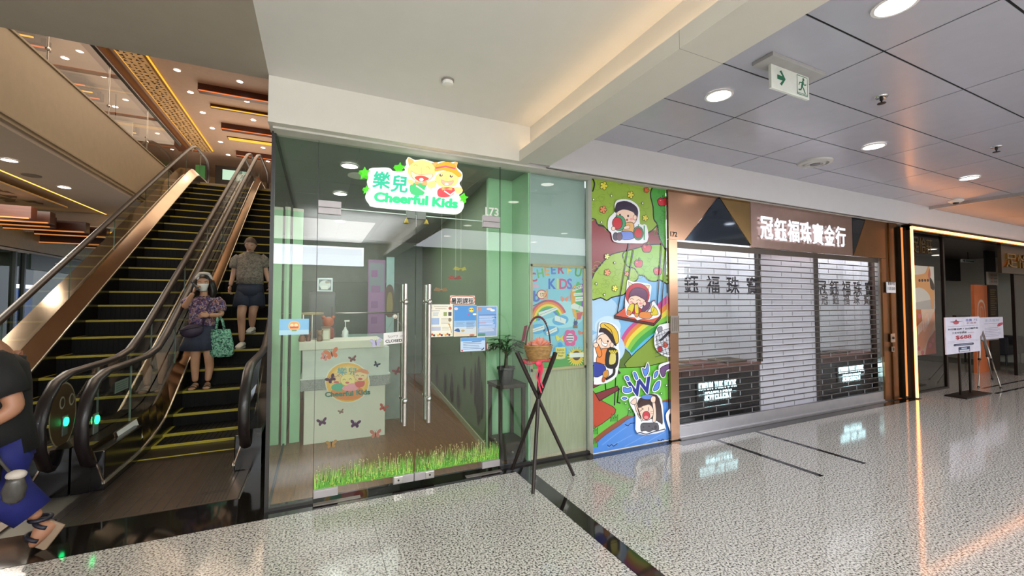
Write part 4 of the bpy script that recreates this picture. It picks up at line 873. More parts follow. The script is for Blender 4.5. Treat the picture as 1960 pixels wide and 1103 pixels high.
t = thing('handbag', 'black handbag with gold clasp at the side of the walking person', 'bag', tuple(op(0, 870, -.2))); b = MB(); b.ring_loft([(c(-8, 905, -.21), .12, .05, 0), (c(-8, 880, -.21), .13, .06, 0), (c(-6, 845, -.21), .11, .045, 0), (c(-6, 838, -.21), .10, .03, 0)], 16); b.build('bag_body', mat('bag_black', '#161312', .4), t, True); b = MB(); b.bar(op(10, 862, -.275), op(30, 850, -.262), .012, .02); b.ball(op(20, 856, -.28), (.014, .01, .014), 8, 6); b.build('clasp', GOLD if 'GOLD' in globals() else mat('clasp_gold', '#b08d46', .3, 1.), t); b = MB(); b.tube([op(-20, 838, -.2), op(-20, 760, -.2), op(-10, 690, -.14)], .01, 6); b.build('strap', BLACK, t, True)
# ================================================================== GLASS SHOP
YG_ = 3.52
WOODF = mat('oak_plank', '#7c5230', .32, var=.22, scale=5, stretch=(9, 1, 9)); GREENW = mat('sage_wall', '#5f7552', .6, var=.04); GREENL = mat('mint_panel', '#a9d3ab', .5, var=.03)
CREAM = mat('cream_laminate', '#d9d4c4', .4, var=.02); FITM = mat('patch_fitting_steel', '#aaa4a6', .45, .35)
# floor planks, ceiling, walls of the interior
sf = tag(link('floor', None), 'oak plank floor inside the glass shop', None, None, 'structure')
for i in range(15):
    x = -.30 + .155 * i; y = 3.62
    for j, ln in enumerate([[1.1, 1.3, 1.2, 1.25, .6], [.5, 1.3, 1.2, 1.3, 1.1]][i % 2]):
        b = MB(); b.box(x + .001, x + .154, y + .001, y + ln - .001, -.012, .002); b.build('plank', WOODF, sf); y += ln
SCE = mat('shop_ceiling_tile', '#7c847e', .45, var=.03); ci = struct('ceiling', 'grey tile ceiling inside the glass shop')
b = MB(); b.box(-.31, 2.5, 3.56, 9.1, 2.80, 2.86); b.build('backing', DARK, ci)
for i in range(4):
    for j in range(9):
        b = MB(); b.box(-.30 + .6 * i, -.302 + .6 * (i + 1), 3.57 + .6 * j, 3.566 + .6 * (j + 1), 2.775, 2.80); b.build('ceiling_tile', SCE, ci)
def prism_wall(name, pts, z0, z1, m, label=None):
    b = MB(); b.prism(pts, lambda u, v, d: (u, v, d), z0, z1); return tag(b.build(name, m), label, None, None, 'structure')
prism_wall('wall_right', [(1.57, 3.98), (1.62, 3.98), (2.12, 8.9), (2.02, 8.9)], 0, 2.775, GREENW, 'sage green side wall inside the glass shop')
prism_wall('wall_right', [(1.56, 3.93), (1.84, 3.93), (1.84, 3.98), (1.56, 3.98)], 0, 2.775, GREENL, 'mint green return wall behind the plant stand')
prism_wall('wall_right', [(1.826, 3.56), (1.846, 3.56), (1.846, 3.93), (1.826, 3.93)], 0, 2.775, GREENL)
prism_wall('wall_back', [(-.31, 8.9), (2.5, 8.9), (2.5, 9.0), (-.31, 9.0)], 0, 2.8, mat('shop_back_wall', '#7f9086', .5), 'back wall of the glass shop')
b = MB(); b.box(1.55, 1.575, 4.0, 4.02, .0, .08); b.prism([(1.555, 3.98), (1.57, 3.98), (2.02, 8.9), (2.005, 8.9)], lambda u, v, d: (u, v, d), 0, .07); tag(b.build('baseboard_right', mat('baseboard_pale', '#a9a98a', .5)), None, None, None, 'structure')
# left glazing and its posts
b = MB(); b.box(-.316, -.304, 3.53, 9.0, .01, 2.77); w = tag(b.build('window_1', GLASS), 'glass side wall of the shop beside the escalator', None, None, 'structure')
for y in (3.515, 6.0, 8.9):
    b = MB(); b.box(-.325, -.30, y - .012, y + .012, 0, 2.77); b.build('post', DARK, w)
b = MB(); b.box(-.325, -.295, 3.5, 9, -.012, .02); b.build('channel', DARK, w)
b = MB(); b.box(-.325, -.295, 3.5, 9, 2.755, 2.78); b.build('channel', DARK, w)
for k, (xa, xb, y, lb) in enumerate([(536, 552, 5.05, 'pale mint green upright panel nearest the escalator, inside the glass'), (558, 577, 5.1, 'pale mint green upright panel right of the dark post, inside the glass')]):
    xa, xb = at(xa, 600, 'Y', y).x, at(xb, 600, 'Y', y).x; t = thing('upright_panel', lb, 'panel', ((xa + xb) / 2, y, 0))
    b = MB(); b.box(xa, xb, y, y + .05, 0, 2.5); b.build('sheet', GREENL, t); b = MB(); b.box(xa - .002, xb + .002, y - .004, y + .054, 2.5, 2.53); b.build('cap', CREAM, t)
def pane(name, x0, x1, z0, z1, label=None):
    b = MB(); b.box(x0, x1, YG_ - .006, YG_ + .006, z0, z1); return tag(b.build(name, GLASS, bevel=0), label, None, None, 'structure')
pane('window_2', -.30, -.012, .02, 2.765, 'tall fixed glass pane left of the doors')
w3 = pane('window_3', -.009, 1.510, 2.240, 2.765, 'glass transom pane above the double doors')
w4 = pane('window_4', 1.516, 1.822, .02, 2.765, 'tall fixed glass pane right of the doors')
w5 = pane('window_11', 1.826, 2.488, .06, 2.765, 'glass pane in front of the notice board')
for x in (-.0105, 1.513):
    b = MB(); b.box(x - .0015, x + .0015, YG_ - .007, YG_ + .007, .02, 2.76); b.build('sealant_joint', BLACK, w3)
b = MB(); b.box(-.01, 1.51, YG_ - .007, YG_ + .007, 2.234, 2.24); b.build('pale_edge', mat('glass_edge_pale', '#c9dfd2', .2), w3)  # pale strip along the lower edge of the transom
b = MB(); b.box(1.8235, 1.8265, YG_ - .007, YG_ + .007, .02, 2.76); b.build('sealant_joint', mat('joint_pale', '#b5c4ba', .4), w5)
for a, c in ((-.30, -.012), (1.516, 1.822), (1.826, 2.488)):
    b = MB(); b.box(a, c, YG_ - .015, YG_ + .015, .0, .022); b.build('floor_channel', DARK, w3)
def zz(x, y, Y=YG_): return at(x, y, 'Y', Y).z
for k, (x0, x1, xh, hinge, lab) in enumerate([(-.008, .738, .65, -.008, 'left glass door with tall steel pull handle'), (.744, 1.508, .846, 1.508, 'right glass door with posters and steel pull handle')]):
    d = pane('door_%d' % (k + 1), x0, x1, .035, 2.232, lab)
    for y, nm in ((3.462, 'pull_handle'), (3.578, 'pull_handle')):
        b = MB(); b.tube([(xh, y, .51), (xh, y, 1.655)], .018, 14); h = b.build(nm, STEEL, d, 40)
        for z in (zz(772, 764), zz(776, 578)):
            b = MB(); b.ball((xh, y - .012 if y < 3.5 else y + .012, z), .024, 14, 10); b.build('ball_joint', CHROME, h, True)
    for z in (zz(772, 764), zz(776, 578)):
        b = MB(); b.tube([(xh, 3.462, z), (xh, 3.578, z)], .010, 10); b.build('spindle', STEEL, d, True)
    s = 1 if hinge < 0 else -1
    for z0, z1, ln in ((2.185, 2.235, .165), (.035, .092, .17)):
        xs = sorted((hinge, hinge + s * ln)); b = MB(); b.box(xs[0], xs[1], YG_ - .02, YG_ + .02, z0, z1); b.build('patch_fitting', FITM, d, bevel=.003)
    xs = sorted((x1 if s > 0 else x0, (x1 if s > 0 else x0) - s * .165)); b = MB(); b.box(xs[0], xs[1], YG_ - .02, YG_ + .02, .035, .10); lk = b.build('patch_lock', FITM, d, bevel=.003)
    xa = xs[0] + (.0 if s > 0 else .085); b = MB(); b.box(xa + .005, xa + .075, YG_ - .026, YG_ - .02, .042, .095); b.build('lock_case', STEEL, lk, bevel=.003)
    b = MB(); b.lathe([(.008, 0), (.008, .004)], (xa + .04, YG_ - .026, .068), 10, (0, -1, 0)); b.build('key_hole', DARK, lk)
    b = MB(); xs = sorted((hinge, hinge + s * .33)); b.box(xs[0], xs[1], 3.455, 3.50, .0015, .006); b.build('floor_plate', mat('floor_spring_plate', '#8d8580', .4, .5), d)
for s, h in ((1, -.008), (-1, 1.508)):
    xs = sorted((h, h + s * .165)); b = MB(); b.box(xs[0], xs[1], YG_ - .02, YG_ + .02, 2.238, 2.29); b.build('patch_fitting', FITM, w3, bevel=.003)
b = MB(); b.box(.66, .735, YG_ - .02, YG_ + .02, 2.205, 2.27); b.box(.747, .822, YG_ - .02, YG_ + .02, 2.205, 2.27); b.build('stop_plate', mat('plate_grey', '#6a6f6a', .4, .6), w3, bevel=.003)

# printed things on the glass -----------------------------------------------------------------
TG = TY(YG_ - .0085)
def grass(x0, x1, label, seed):
    rn = random.Random(seed); A = Art(TG, FRONT, 1.0e-5); cols = ['#3f8a28', '#57a234', '#72b644', '#92c856', '#aed465', '#356f22']
    A.rect(x0, .098, x1, .16, '#5f9f38')
    n = int((x1 - x0) * 620)
    for i in range(n):
        x = rn.uniform(x0, x1); h = rn.triangular(.04, .14, .08); z = .10 + rn.uniform(0, .07); dx = rn.uniform(-.018, .018)
        x = min(max(x, x0 + .006), x1 - .006); dx = min(max(dx, x0 - x), x1 - x)
        A.poly([(x - .003, z), (x + .003, z), (x + dx, z + h)], rn.choice(cols))
    for i in range(n // 4):
        x = rn.uniform(x0 + .01, x1 - .01); h = rn.uniform(.17, .30); A.poly([(x - .0008, .15), (x + .0008, .15), (x + .004, h), (x + .002, h)], rn.choice(['#8f8a5a', '#6d7a44', '#a39a6a']))
        for q in range(3): u, v = x + rn.uniform(-.006, .01), h - rn.uniform(0, .04); A.poly([(u - .002, v), (u + .002, v), (u + .002, v + .004), (u - .002, v + .004)], rn.choice(['#c9bd8a', '#e3dcb8', '#8b7a4a']), q == 0)
    for i in range(n // 5):
        x, z = rn.uniform(x0 + .01, x1 - .01), rn.uniform(.1, .16); A.poly([(x - .004, z), (x, z - .004), (x + .004, z), (x, z + .006)], rn.choice(['#a9b83c', '#c4c45a', '#7f9a34', '#8a5a2a']))
    tag(A.build('grass_sticker', PRINT), label, 'sticker', None)
grass(-.004, .733, 'strip of printed meadow grass along the bottom of the left glass door', 1)
grass(.748, 1.503, 'strip of printed meadow grass along the bottom of the right glass door', 2)
for x, y, s, c, r_, lb in [(674.7, 687.5, .030, '#5b3a33', 10, 'small brown butterfly sticker above the round logo'), (720.5, 698, .026, '#0f2230', -30, 'black butterfly sticker right of the round logo'), (634, 726, .038, '#3a1f33', 35, 'dark plum butterfly sticker on the left of the round logo'),
      (733.5, 780.6, .036, '#7a3a2c', -20, 'red brown butterfly sticker beside the lower door handle'), (652.7, 788, .022, '#6d5a4c', 15, 'smallest grey brown butterfly sticker below the logo'), (616.4, 808, .036, '#41283f', 10, 'purple butterfly sticker at lower left of the white counter'),
      (679.7, 812, .040, '#3a1c3c', -10, 'dark purple butterfly sticker at bottom centre of the white counter'), (718.6, 831, .044, '#8a5a4c', 0, 'wide tan butterfly sticker on the counter bottom edge'), (759.4, 711, .034, '#5d3330', 25, 'maroon butterfly sticker left of the left door handle'),
      (634, 851, .040, '#8a6a3c', 0, 'tan star shaped butterfly sticker over the wooden floor'), (719.5, 657, .044, '#a8a4c4', 5, 'pale lilac butterfly sticker below the closed sign'), (635, 678, .052, '#a3603c', 15, 'big orange brown butterfly sticker at upper left of the counter'),
      (621, 684, .034, '#a9685c', -25, 'pink brown butterfly sticker left of the orange one')]:
    p = at(x, y, 'Y', YG_); cx, cz = p.x, p.z; cr, sr = math.cos(R(r_)), math.sin(R(r_)); A = Art(TG, FRONT, 1e-5)
    def bt(u, v): return (cx + (u * cr - v * sr) * s, cz + (u * sr + v * cr) * s)
    for m_ in (1, -1):
        A.poly([bt(*q) for q in smooth_pts([(m_ * .05, .1), (m_ * .5, .75), (m_ * .95, .8), (m_ * .9, .35), (m_ * .4, 0)], 3)], c); A.poly([bt(*q) for q in smooth_pts([(m_ * .05, 0), (m_ * .6, 0), (m_ * .7, -.45), (m_ * .4, -.65), (m_ * .1, -.3)], 3)], c)
        A.line([bt(0, .3), bt(m_ * .2, .8)], .0012, '#1a1418')
    A.poly([bt(*q) for q in ellipse(0, 0, .08, .5, 10)], '#1a1418')
    tag(A.build('butterfly_sticker', PRINT), lb, 'sticker')
# posters on the right door
def sheet(x0, y0, x1, y1, label, name='poster', Y=YG_ - .0105, cat='poster'):
    p, q = at(x0, y0, 'Y', YG_), at(x1, y1, 'Y', YG_); t = thing(name, label, cat, (p.x, YG_ - .006, q.z)); b = MB(); b.box(p.x, q.x, YG_ - .010, YG_ - .006, q.z, p.z); b.build('paper', mat('paper_white', '#e4e2da', .5), t)
    w_, h_ = q.x - p.x, p.z - q.z; A = Art(lambda u, v: Vector((p.x + u * w_, Y, q.z + v * h_)), FRONT, 2e-5); return t, A
t, A = sheet(821, 583, 866, 644, 'white summer course poster with animals nearest the right handle')
A.rect(.01, .01, .99, .99, '#e6e3d2'); bars(A, .2, .8, [.93], .012, '#8a7a5a', .1); bars(A, .25, .75, [.86, .88], .008, '#9a8a6a', .2)
A.ell(.88, .88, .07, .05, '#c9543a'); A.ell(.06, .9, .05, .05, '#b8846a'); bars(A, .08, .45, [.80], .01, '#3d4a6a'); bars(A, .16, .4, [.65, .69, .73], .02, '#a8b4c8', .3)
A.rect(.6, .64, .74, .76, '#8a9a5a'); A.rect(.8, .64, .94, .76, '#4a4550'); A.rect(.1, .38, .42, .58, '#9ab0d4'); bars(A, .5, .9, [.40, .44, .48, .52, .56], .012, '#b0a894'); A.rect(.1, .19, .48, .31, '#b4b8cc'); bars(A, .54, .9, [.2, .24, .28], .012, '#b0a894')
A.line([(.85, .36), (.92, .22), (.95, .05)], .035, '#c9963c'); A.ell(.84, .38, .05, .02, '#c9963c'); A.ell(.87, .52, .07, .06, '#8a7a5a')
for i in range(12): A.ell(.05 + .08 * i, .05 + .03 * (i % 2), .045, .035, ['#e0a83c', '#c9542c', '#3c3328', '#e8d9a8'][i % 4])
A.build('print', PRINT, t)
t, A = sheet(868, 584, 911, 643, 'blue seaside poster with a yellow sun in sunglasses')
A.rect(.01, .01, .99, .99, '#4a8fd0'); A.rect(.01, .3, .99, .5, '#8fb8dc'); A.rect(.01, .01, .99, .3, '#c9d3d6'); A.poly([(.01, .01), (.99, .01), (.99, .1), (.5, .08), (.01, .16)], '#dccbb0')
for i in range(12): g = i * math.pi / 6; A.line([(.77, .84), (.77 + .12 * math.cos(g), .84 + .085 * math.sin(g))], .02, '#f0d24a')
A.ell(.77, .84, .08, .055, '#f5dc50'); A.rect(.68, .84, .76, .865, '#2b241c'); A.rect(.79, .84, .86, .865, '#2b241c'); A.ell(.92, .70, .09, .03, '#e9eef2'); A.ell(.66, .70, .04, .02, '#c74a8a'); A.ell(.1, .88, .08, .05, '#d5c9d0')
bars(A, .55, .95, [.44, .40, .36, .32, .28, .24], .012, '#5a6a9a'); bars(A, .1, .48, [.44, .40, .36, .32], .012, '#7a90b8'); A.poly(smooth_pts([(.02, .2), (.2, .26), (.27, .15), (.12, .16)], 3), '#2c5a9a'); A.ell(.4, .18, .08, .035, '#b8a06a'); A.ell(.8, .03, .12, .03, '#b06a5a'); A.build('print', PRINT, t)
t, A = sheet(912.5, 586, 951, 644, 'blue lavender text poster at the outer edge of the right door')
A.rect(.01, .01, .99, .99, '#d6dbe6'); A.rect(.02, .3, .97, .98, '#6fa0d8'); A.rect(.02, .02, .97, .3, '#8fa8cc'); A.rect(.04, .02, .4, .12, '#4f8a7a'); A.ell(.12, .9, .08, .06, '#c98a6a'); A.ell(.6, .9, .14, .04, '#e6d2c4'); A.ell(.76, .86, .12, .035, '#e9ecf0'); bars(A, .08, .95, [.70], .02, '#5a6aa8', .1)
bars(A, .1, .9, [.66, .62, .58, .54, .5, .46, .42, .38, .34, .3, .26, .22, .18], .014, '#dfe4ee'); bars(A, .06, .5, [.44], .02, '#a84a5a'); A.ell(.9, .62, .04, .02, '#3c6ab0'); A.build('print', PRINT, t)
t, A = sheet(881, 647, 928, 671, 'small landscape pale blue notice below the three posters')
A.rect(.01, .02, .99, .98, '#b9d0e8'); A.rect(.01, .75, .99, .98, '#5a9ad8'); bars(A, .1, .9, [.64, .52, .40, .28, .16], .035, '#5a6f9a'); A.rect(.45, .7, .85, .74, '#34507a'); A.poly([(.82, .06), (.95, .25), (.95, .14), (.88, .04)], '#2a3a6a'); A.ell(.06, .08, .04, .06, '#c04a4a'); A.build('print', PRINT, t)
t, A = sheet(861, 566, 908, 583, 'rounded white header card with hand drawn characters and orange border', 'header_card')
A.poly(smooth_pts([(.03, .1), (.03, .9), (.5, .97), (.97, .9), (.97, .1), (.5, .03)], 2), '#c9653c'); A.poly(smooth_pts([(.06, .18), (.06, .82), (.5, .88), (.94, .82), (.94, .18), (.5, .12)], 2), '#e6e3e0')
p = at(866, 579.5, 'Y', YG_); A2 = Art(lambda u, v: Vector((u, YG_ - .0112, v)), FRONT); A2.text('暑期課程', at(884.5, 575, 'Y', YG_).x, at(884.5, 580, 'Y', YG_).z, .037, '#1f1a18', .02, 1.02, flip=-1); A.build('print', PRINT, t); A2.build('lettering', PRINT, t)
t = thing('red_card', 'dark red card half hidden behind the small notice', 'card', (1.42, YG_ + .01, 1.2)); p, q = at(928, 656, 'Y', YG_), at(935, 670, 'Y', YG_); b = MB(); b.box(p.x - .02, q.x, YG_ + .007, YG_ + .012, q.z, p.z); b.build('card_sheet', mat('card_red', '#7a2222', .5), t, bevel=.001)
A = Art(TY(YG_ + .0065), FRONT); A.rect(q.x - .012, q.z + .01, q.x - .004, p.z - .01, '#d8c8c0'); A.build('stripe', PRINT, t)
# logo card left, numerals, closed sign
t, A = sheet(535, 611, 591, 640, 'small sky blue card with round logo on the left fixed pane', 'logo_card', cat='card')
A.rect(.0, .0, 1, 1, '#7fb8dc'); A.rect(0, .0, 1, .3, '#a8d0e0'); A.ell(.5, .55, .2, .32, '#e9c46a'); A.ell(.5, .55, .17, .27, '#e0a06a'); A.ell(.42, .6, .06, .1, '#f0d9a0'); A.ell(.56, .6, .06, .1, '#f0d9a0'); A.rect(.36, .42, .64, .52, '#c95a4a'); A.rect(.42, .22, .58, .3, '#6f9a6a'); A.build('print', PRINT, t)
A = Art(TY(YG_ - .0085), FRONT); p = at(941, 413, 'Y', YG_); A.text('173', p.x, p.z, .075, '#e3e2dc', .02, 1, flip=-1); tag(A.build('door_number', PRINT), 'white number 173 above the right door hinge', 'numeral')
t = thing('closed_sign', 'hanging white Sorry CLOSED sign on strings on the left glass door', 'sign', (.58, YG_ - .03, 1.2))
p, q = at(733.5, 637, 'Y', YG_), at(778, 659, 'Y', YG_); p0, p1, p2, p3 = at(733.5, 638, 'Y', YG_), at(779, 633, 'Y', YG_), at(779, 655, 'Y', YG_), at(733.5, 660, 'Y', YG_)
b = MB(); b.prism([(v.x, v.z) for v in (p0, p3, p2, p1)], lambda u, v, d: (u, YG_ + d, v), -.022, -.016); b.build('board', mat('sign_board_white', '#dcdbd8', .5), t)
A = Art(TPX(YG_ - .0225, 5.515, 690, 500), FRONT); A.text('CLOSED', 265, 862, 30, '#15120f', .03, 1.16, 'l', rot=-4); A.text('Sorry', 345, 805, 30, '#6d6a68', 0, 1.2, rot=-9); A.text("we're", 445, 795, 18, '#6d6a68', 0, 1.0, rot=-9); A.build('lettering', PRINT, t)
hk = at(756, 606, 'Y', YG_); b = MB()
for x, y in ((737, 638), (775, 634)): e = at(x, y, 'Y', YG_); b.tube([(hk.x, YG_ - .019, hk.z), (e.x, YG_ - .019, e.z)], .002, 5)
tag(b.build('string', mat('twine', '#a8a294', .8), t), kind='stuff'); b = MB(); b.lathe([(.018, 0), (.016, .008), (.004, .012)], (hk.x, YG_ - .007, hk.z), 12, (0, -1, 0)); b.build('suction_hook', CREAM, t)

# lit sign -----------------------------------------------------------------------------------
sg = thing('lightbox_sign', 'glowing white Cheerful Kids sign with two cartoon cats above the doors', 'sign', (.74, 3.46, 2.5))
S = TPX(3.43, 7.88, 670, 290)
OUT = smooth_pts([(290, 262), (430, 245), (590, 248), (640, 290), (700, 300), (790, 300), (860, 260), (845, 205), (878, 190), (868, 95), (905, 92), (985, 130), (1110, 118), (1230, 152), (1300, 165), (1400, 150), (1500, 165), (1620, 160), (1612, 240), (1690, 320), (1690, 420), (1650, 480), (1690, 560), (1690, 620), (1640, 650), (1690, 740), (1720, 800), (1690, 890), (1600, 925), (1100, 880), (400, 815), (300, 760), (245, 670), (262, 590), (290, 540), (270, 420), (290, 370)], 3)
b = MB(); b.prism(OUT, lambda u, v, d: at(670 + u / 7.88, 290 + v / 7.88, 'Y', 3.431) + Vector((0, d, 0)), 0, .078); b.build('light_box', mat('acrylic_lit_white', '#f4fff0', emit=.8), sg)
for cx, cy, r_, lb in ((222, 316, 88, 0), (750, 240, 82, 5), (248, 566, 54, 0), (1712, 700, 78, 8)):
    st_ = [(cx + (r_ if i % 2 == 0 else r_ * .5) * math.sin(math.pi * i / 5 + R(lb)), cy - (r_ if i % 2 == 0 else r_ * .5) * math.cos(math.pi * i / 5 + R(lb))) for i in range(10)]
    b = MB(); b.prism(smooth_pts(st_, 2), lambda u, v, d: at(670 + u / 7.88, 290 + v / 7.88, 'Y', 3.43) + Vector((0, d, 0)), -.002, .07); b.build('star', mat('acrylic_lit_lime', '#4fd41c', emit=.7), sg)
A = Art(S, FRONT, .00008); YL, OR = '#fbe07a', '#f0a05a'; OLn = '#c98a4a'
A.text('樂', 468, 535, 196, '#22a884', .03, rot=5, fit=262); A.text('兒', 738, 590, 196, '#22a884', .03, rot=5, fit=250); A.text('Cheerful', 765, 776, 136, '#26b877', .06, rot=4.3, fit=800); A.text('Kids', 1428, 838, 136, '#26b877', .06, rot=4.6, fit=372)
# first cat
A.shape([(925, 480), (1150, 480), (1130, 560), (1100, 660), (920, 640)], '#3fae6a', None); A.shape([(880, 430), (960, 450), (940, 500), (890, 480)], YL, OLn, 5)
A.shape([(878, 105), (960, 150), (900, 230)], OR, OLn, 5); A.shape([(1215, 195), (1290, 170), (1300, 270)], OR, OLn, 5)
A.ell(1080, 290, 205, 155, YL, OLn, 5); A.shape([(920, 295), (1000, 340), (1080, 350), (1230, 340), (1245, 380), (1180, 440), (1080, 455), (990, 440), (930, 380)], '#f7c8a8', '#b8604a', 6); A.shape([(975, 390), (1080, 365), (1190, 410), (1120, 448), (1030, 445)], '#e0483f', None); A.ell(1075, 425, 32, 22, '#fff6f0')
A.curve([(960, 215), (990, 200), (1020, 222)], 7, '#8a6a3c'); A.curve([(1145, 240), (1180, 235), (1205, 272)], 7, '#8a6a3c'); A.line([(1078, 240), (1078, 345)], 6, '#8a6a3c')
for dx, sx in ((880, -1), (1270, 1)):
    for q in (-1, 0, 1): A.line([(dx, 310 + q * 45), (dx + sx * 60, 310 + q * 60)], 4, '#a8844a')
A.shape([(980, 450), (1060, 480), (1150, 450), (1150, 515), (1060, 490), (990, 500)], '#ee9a5a', '#b8604a', 4); A.shape([(1170, 480), (1280, 440), (1290, 520), (1200, 560)], YL, OLn, 5); A.line([(1000, 520), (1120, 600), (1200, 545)], 18, '#f7f0d8'); A.shape([(1150, 600), (1200, 570), (1255, 620), (1200, 670)], '#bfe3f2', '#8ab0c4', 4, 1)
# second cat
A.shape([(1340, 560), (1560, 550), (1580, 620), (1480, 690), (1330, 680)], '#e0424a', None); A.shape([(1240, 180), (1320, 170), (1290, 240)], OR, OLn, 5); A.shape([(1560, 180), (1615, 165), (1600, 240)], OR, OLn, 5)
A.ell(1460, 420, 170, 120, YL, OLn, 5); A.shape([(1280, 300), (1310, 200), (1440, 160), (1560, 190), (1620, 290), (1680, 350), (1640, 390), (1540, 320), (1400, 285)], '#f09a2a', '#d07a2a', 5); A.poly([(1290, 240), (1440, 215), (1590, 250), (1585, 275), (1440, 238), (1290, 268)], '#e0506a')
A.ell(1370, 360, 26, 22, '#5a4a3c'); A.ell(1376, 354, 9, 9, '#ffffff'); A.ell(1525, 375, 26, 22, '#5a4a3c'); A.ell(1531, 368, 9, 9, '#ffffff'); A.shape([(1370, 430), (1460, 455), (1560, 440), (1530, 500), (1450, 520), (1390, 490)], '#f2a08a', '#b8604a', 5); A.ell(1455, 495, 26, 18, '#fff6f0'); A.line([(1448, 380), (1448, 445)], 5, '#8a6a3c')
for sx, dx in ((-1, 1300), (1, 1610)):
    for q in (0, 1): A.line([(dx, 420 + q * 35), (dx + sx * 50, 415 + q * 50)], 4, '#a8844a')
A.shape([(1380, 540), (1450, 565), (1530, 545), (1530, 590), (1450, 575), (1390, 590)], '#ee9a5a', '#b8604a', 4); A.shape([(1570, 540), (1680, 560), (1690, 610), (1610, 630)], YL, OLn, 5); A.line([(1420, 600), (1510, 660), (1590, 600)], 16, '#f7f0d8'); A.shape([(1530, 680), (1570, 650), (1610, 695), (1570, 730)], '#bfe3f2', '#8ab0c4', 4, 1)
A.build('lit_print', PRINT_LIT, sg)
for x, y in ((778, 425), (816, 427)):
    p = at(x, y, 'Y', 3.5); t = thing('bell_charm', 'small gold bell hanging under the lit sign, %s of the pair' % ('left one' if x < 800 else 'right one'), 'bell', (p.x, 3.5, p.z)); b = MB(); b.lathe([(.003, .03), (.012, .02), (.02, -.005), (.022, -.01)], (p.x, 3.5, p.z), 12); b.build('bell', mat('brass', '#c9b25a', .3, .8), t, 40); b = MB(); b.tube([(p.x, 3.5, p.z + .03), (p.x, 3.5, 2.21)], .002, 5); b.build('cord', CREAM, t)
b = MB(); b.lathe([(.1, 0), (.1, -.012), (.06, -.02)], (.35, 4.4, 2.775), 20); tag(b.build('detector_base', MATS['detector_white'], None, 40), 'round ceiling device inside the shop seen through the transom', 'detector')

# interior furniture ---------------------------------------------------------------------------
SPK = mat('speckled_grey_laminate', '#8d8d8a', .35, var=.35, scale=120)
c = thing('reception_counter', 'white reception counter with speckled band and round logo behind the glass', 'counter', (.3, 5.2, 0))
b = MB(); b.box(-.115, .715, 4.97, 5.5, 0, .57); b.build('base', CREAM, c, bevel=.004)
b = MB(); b.box(-.155, .765, 4.94, 5.52, .57, .585); b.box(-.15, .76, 4.945, 5.52, .585, .685); b.build('speckled_band', SPK, c)
b = MB(); b.box(-.155, .765, 4.94, 5.52, .685, .70); b.box(-.135, .75, 4.95, 5.5, .70, 1.0); b.build('upper_body', mat('pale_laminate', '#c9cdc4', .35), c)
b = MB(); b.box(-.17, .68, 4.92, 5.45, 1.0, 1.085); b.build('top_ledge', CREAM, c, bevel=.004)
A = Art(TPX(4.935, 5.014, 560, 640), FRONT, .0001)
A.ell(527, 462, 215, 198, '#e6e3d6'); A.ell(527, 462, 205, 188, '#e9ad3c'); A.ell(527, 462, 175, 165, '#eebf5e'); A.ell(527, 450, 150, 140, '#f2cf7c'); A.poly(ellipse(527, 560, 160, 75), '#e2823c')
A.text('樂兒', 525, 385, 56, '#4f9a9a', .02, 1.3); A.ell(415, 430, 62, 48, '#f0c88a', '#c9844a', 4); A.ell(530, 440, 70, 55, '#f5dc8c', '#c9a04a', 4); A.ell(655, 400, 62, 50, '#f0cf9a', '#c9844a', 4); A.poly(smooth_pts([(590, 370), (650, 330), (720, 350), (725, 385), (650, 365)], 3), '#e08a5a')
A.poly(smooth_pts([(380, 490), (470, 470), (480, 540), (385, 535)], 3), '#4fae8a'); A.poly(smooth_pts([(480, 510), (570, 470), (640, 500), (600, 540), (500, 540)], 3), '#f09aa8'); A.poly(smooth_pts([(600, 460), (690, 450), (680, 500), (620, 510)], 3), '#d8524a')
for x, y in ((400, 412), (435, 405), (495, 440), (555, 435), (620, 400), (672, 402)): A.curve([(x - 12, y), (x, y - 10), (x + 12, y)], 5, '#5a3a2c')
A.ell(420, 460, 26, 12, '#d0544a'); A.ell(525, 465, 20, 10, '#d0544a'); A.ell(650, 430, 22, 12, '#d0544a')
A.text('Cheerful', 448, 594, 46, '#2b6f5c', .05, rot=-3, fit=268); A.text('Kids', 678, 578, 46, '#2b6f5c', .05, rot=-3, fit=130)
A.build('round_logo', PRINT, c)
d = thing('glass_desk', 'pale teal glass topped desk behind the reception counter', 'desk', (.9, 6, 0))
b = MB(); b.box(.32, 1.05, 5.56, 6.9, .98, 1.02); b.build('glass_top', mat('teal_glass_top', '#9fc4b8', .1, spec=.6), d); b = MB(); b.box(.36, 1.0, 5.6, 6.85, 0, .98); b.build('cabinet', mat('desk_grey', '#8f9a94', .5), d)
b = MB(); b.box(.36, .40, 5.585, 5.6, .1, .9); b.build('edge_strip', CREAM, d)
k = thing('dark_cabinet', 'tall dark grey cabinet behind the counter carrying a photo frame', 'cabinet', (.1, 6.0, 0)); Yc = 5.95
p, q = at(592, 558, 'Y', Yc), at(641, 660, 'Y', Yc); b = MB(); b.box(p.x, q.x, Yc, Yc + .5, 0, p.z); b.build('body', mat('charcoal_laminate', '#3d4042', .35), k, bevel=.004)
b = MB(); b.box(p.x + .02, q.x - .02, Yc - .012, Yc, .05, p.z - .04); dr = b.build('door', mat('charcoal_door', '#4a4d50', .3), k); b = MB(); b.box(q.x - .05, q.x - .035, Yc - .03, Yc - .012, 1.25, 1.45); b.build('handle', DARK, dr)
f = thing('photo_frame', 'silver photo frame on top of the dark cabinet', 'picture frame', (.15, 6.1, p.z)); p1, q1 = at(607, 532, 'Y', 6.05), at(637, 558, 'Y', 6.05); b = MB(); b.box(p1.x, q1.x, 6.05, 6.08, p.z, p1.z); b.build('frame', mat('silver_frame', '#a9adb0', .3, .5), f, bevel=.004)
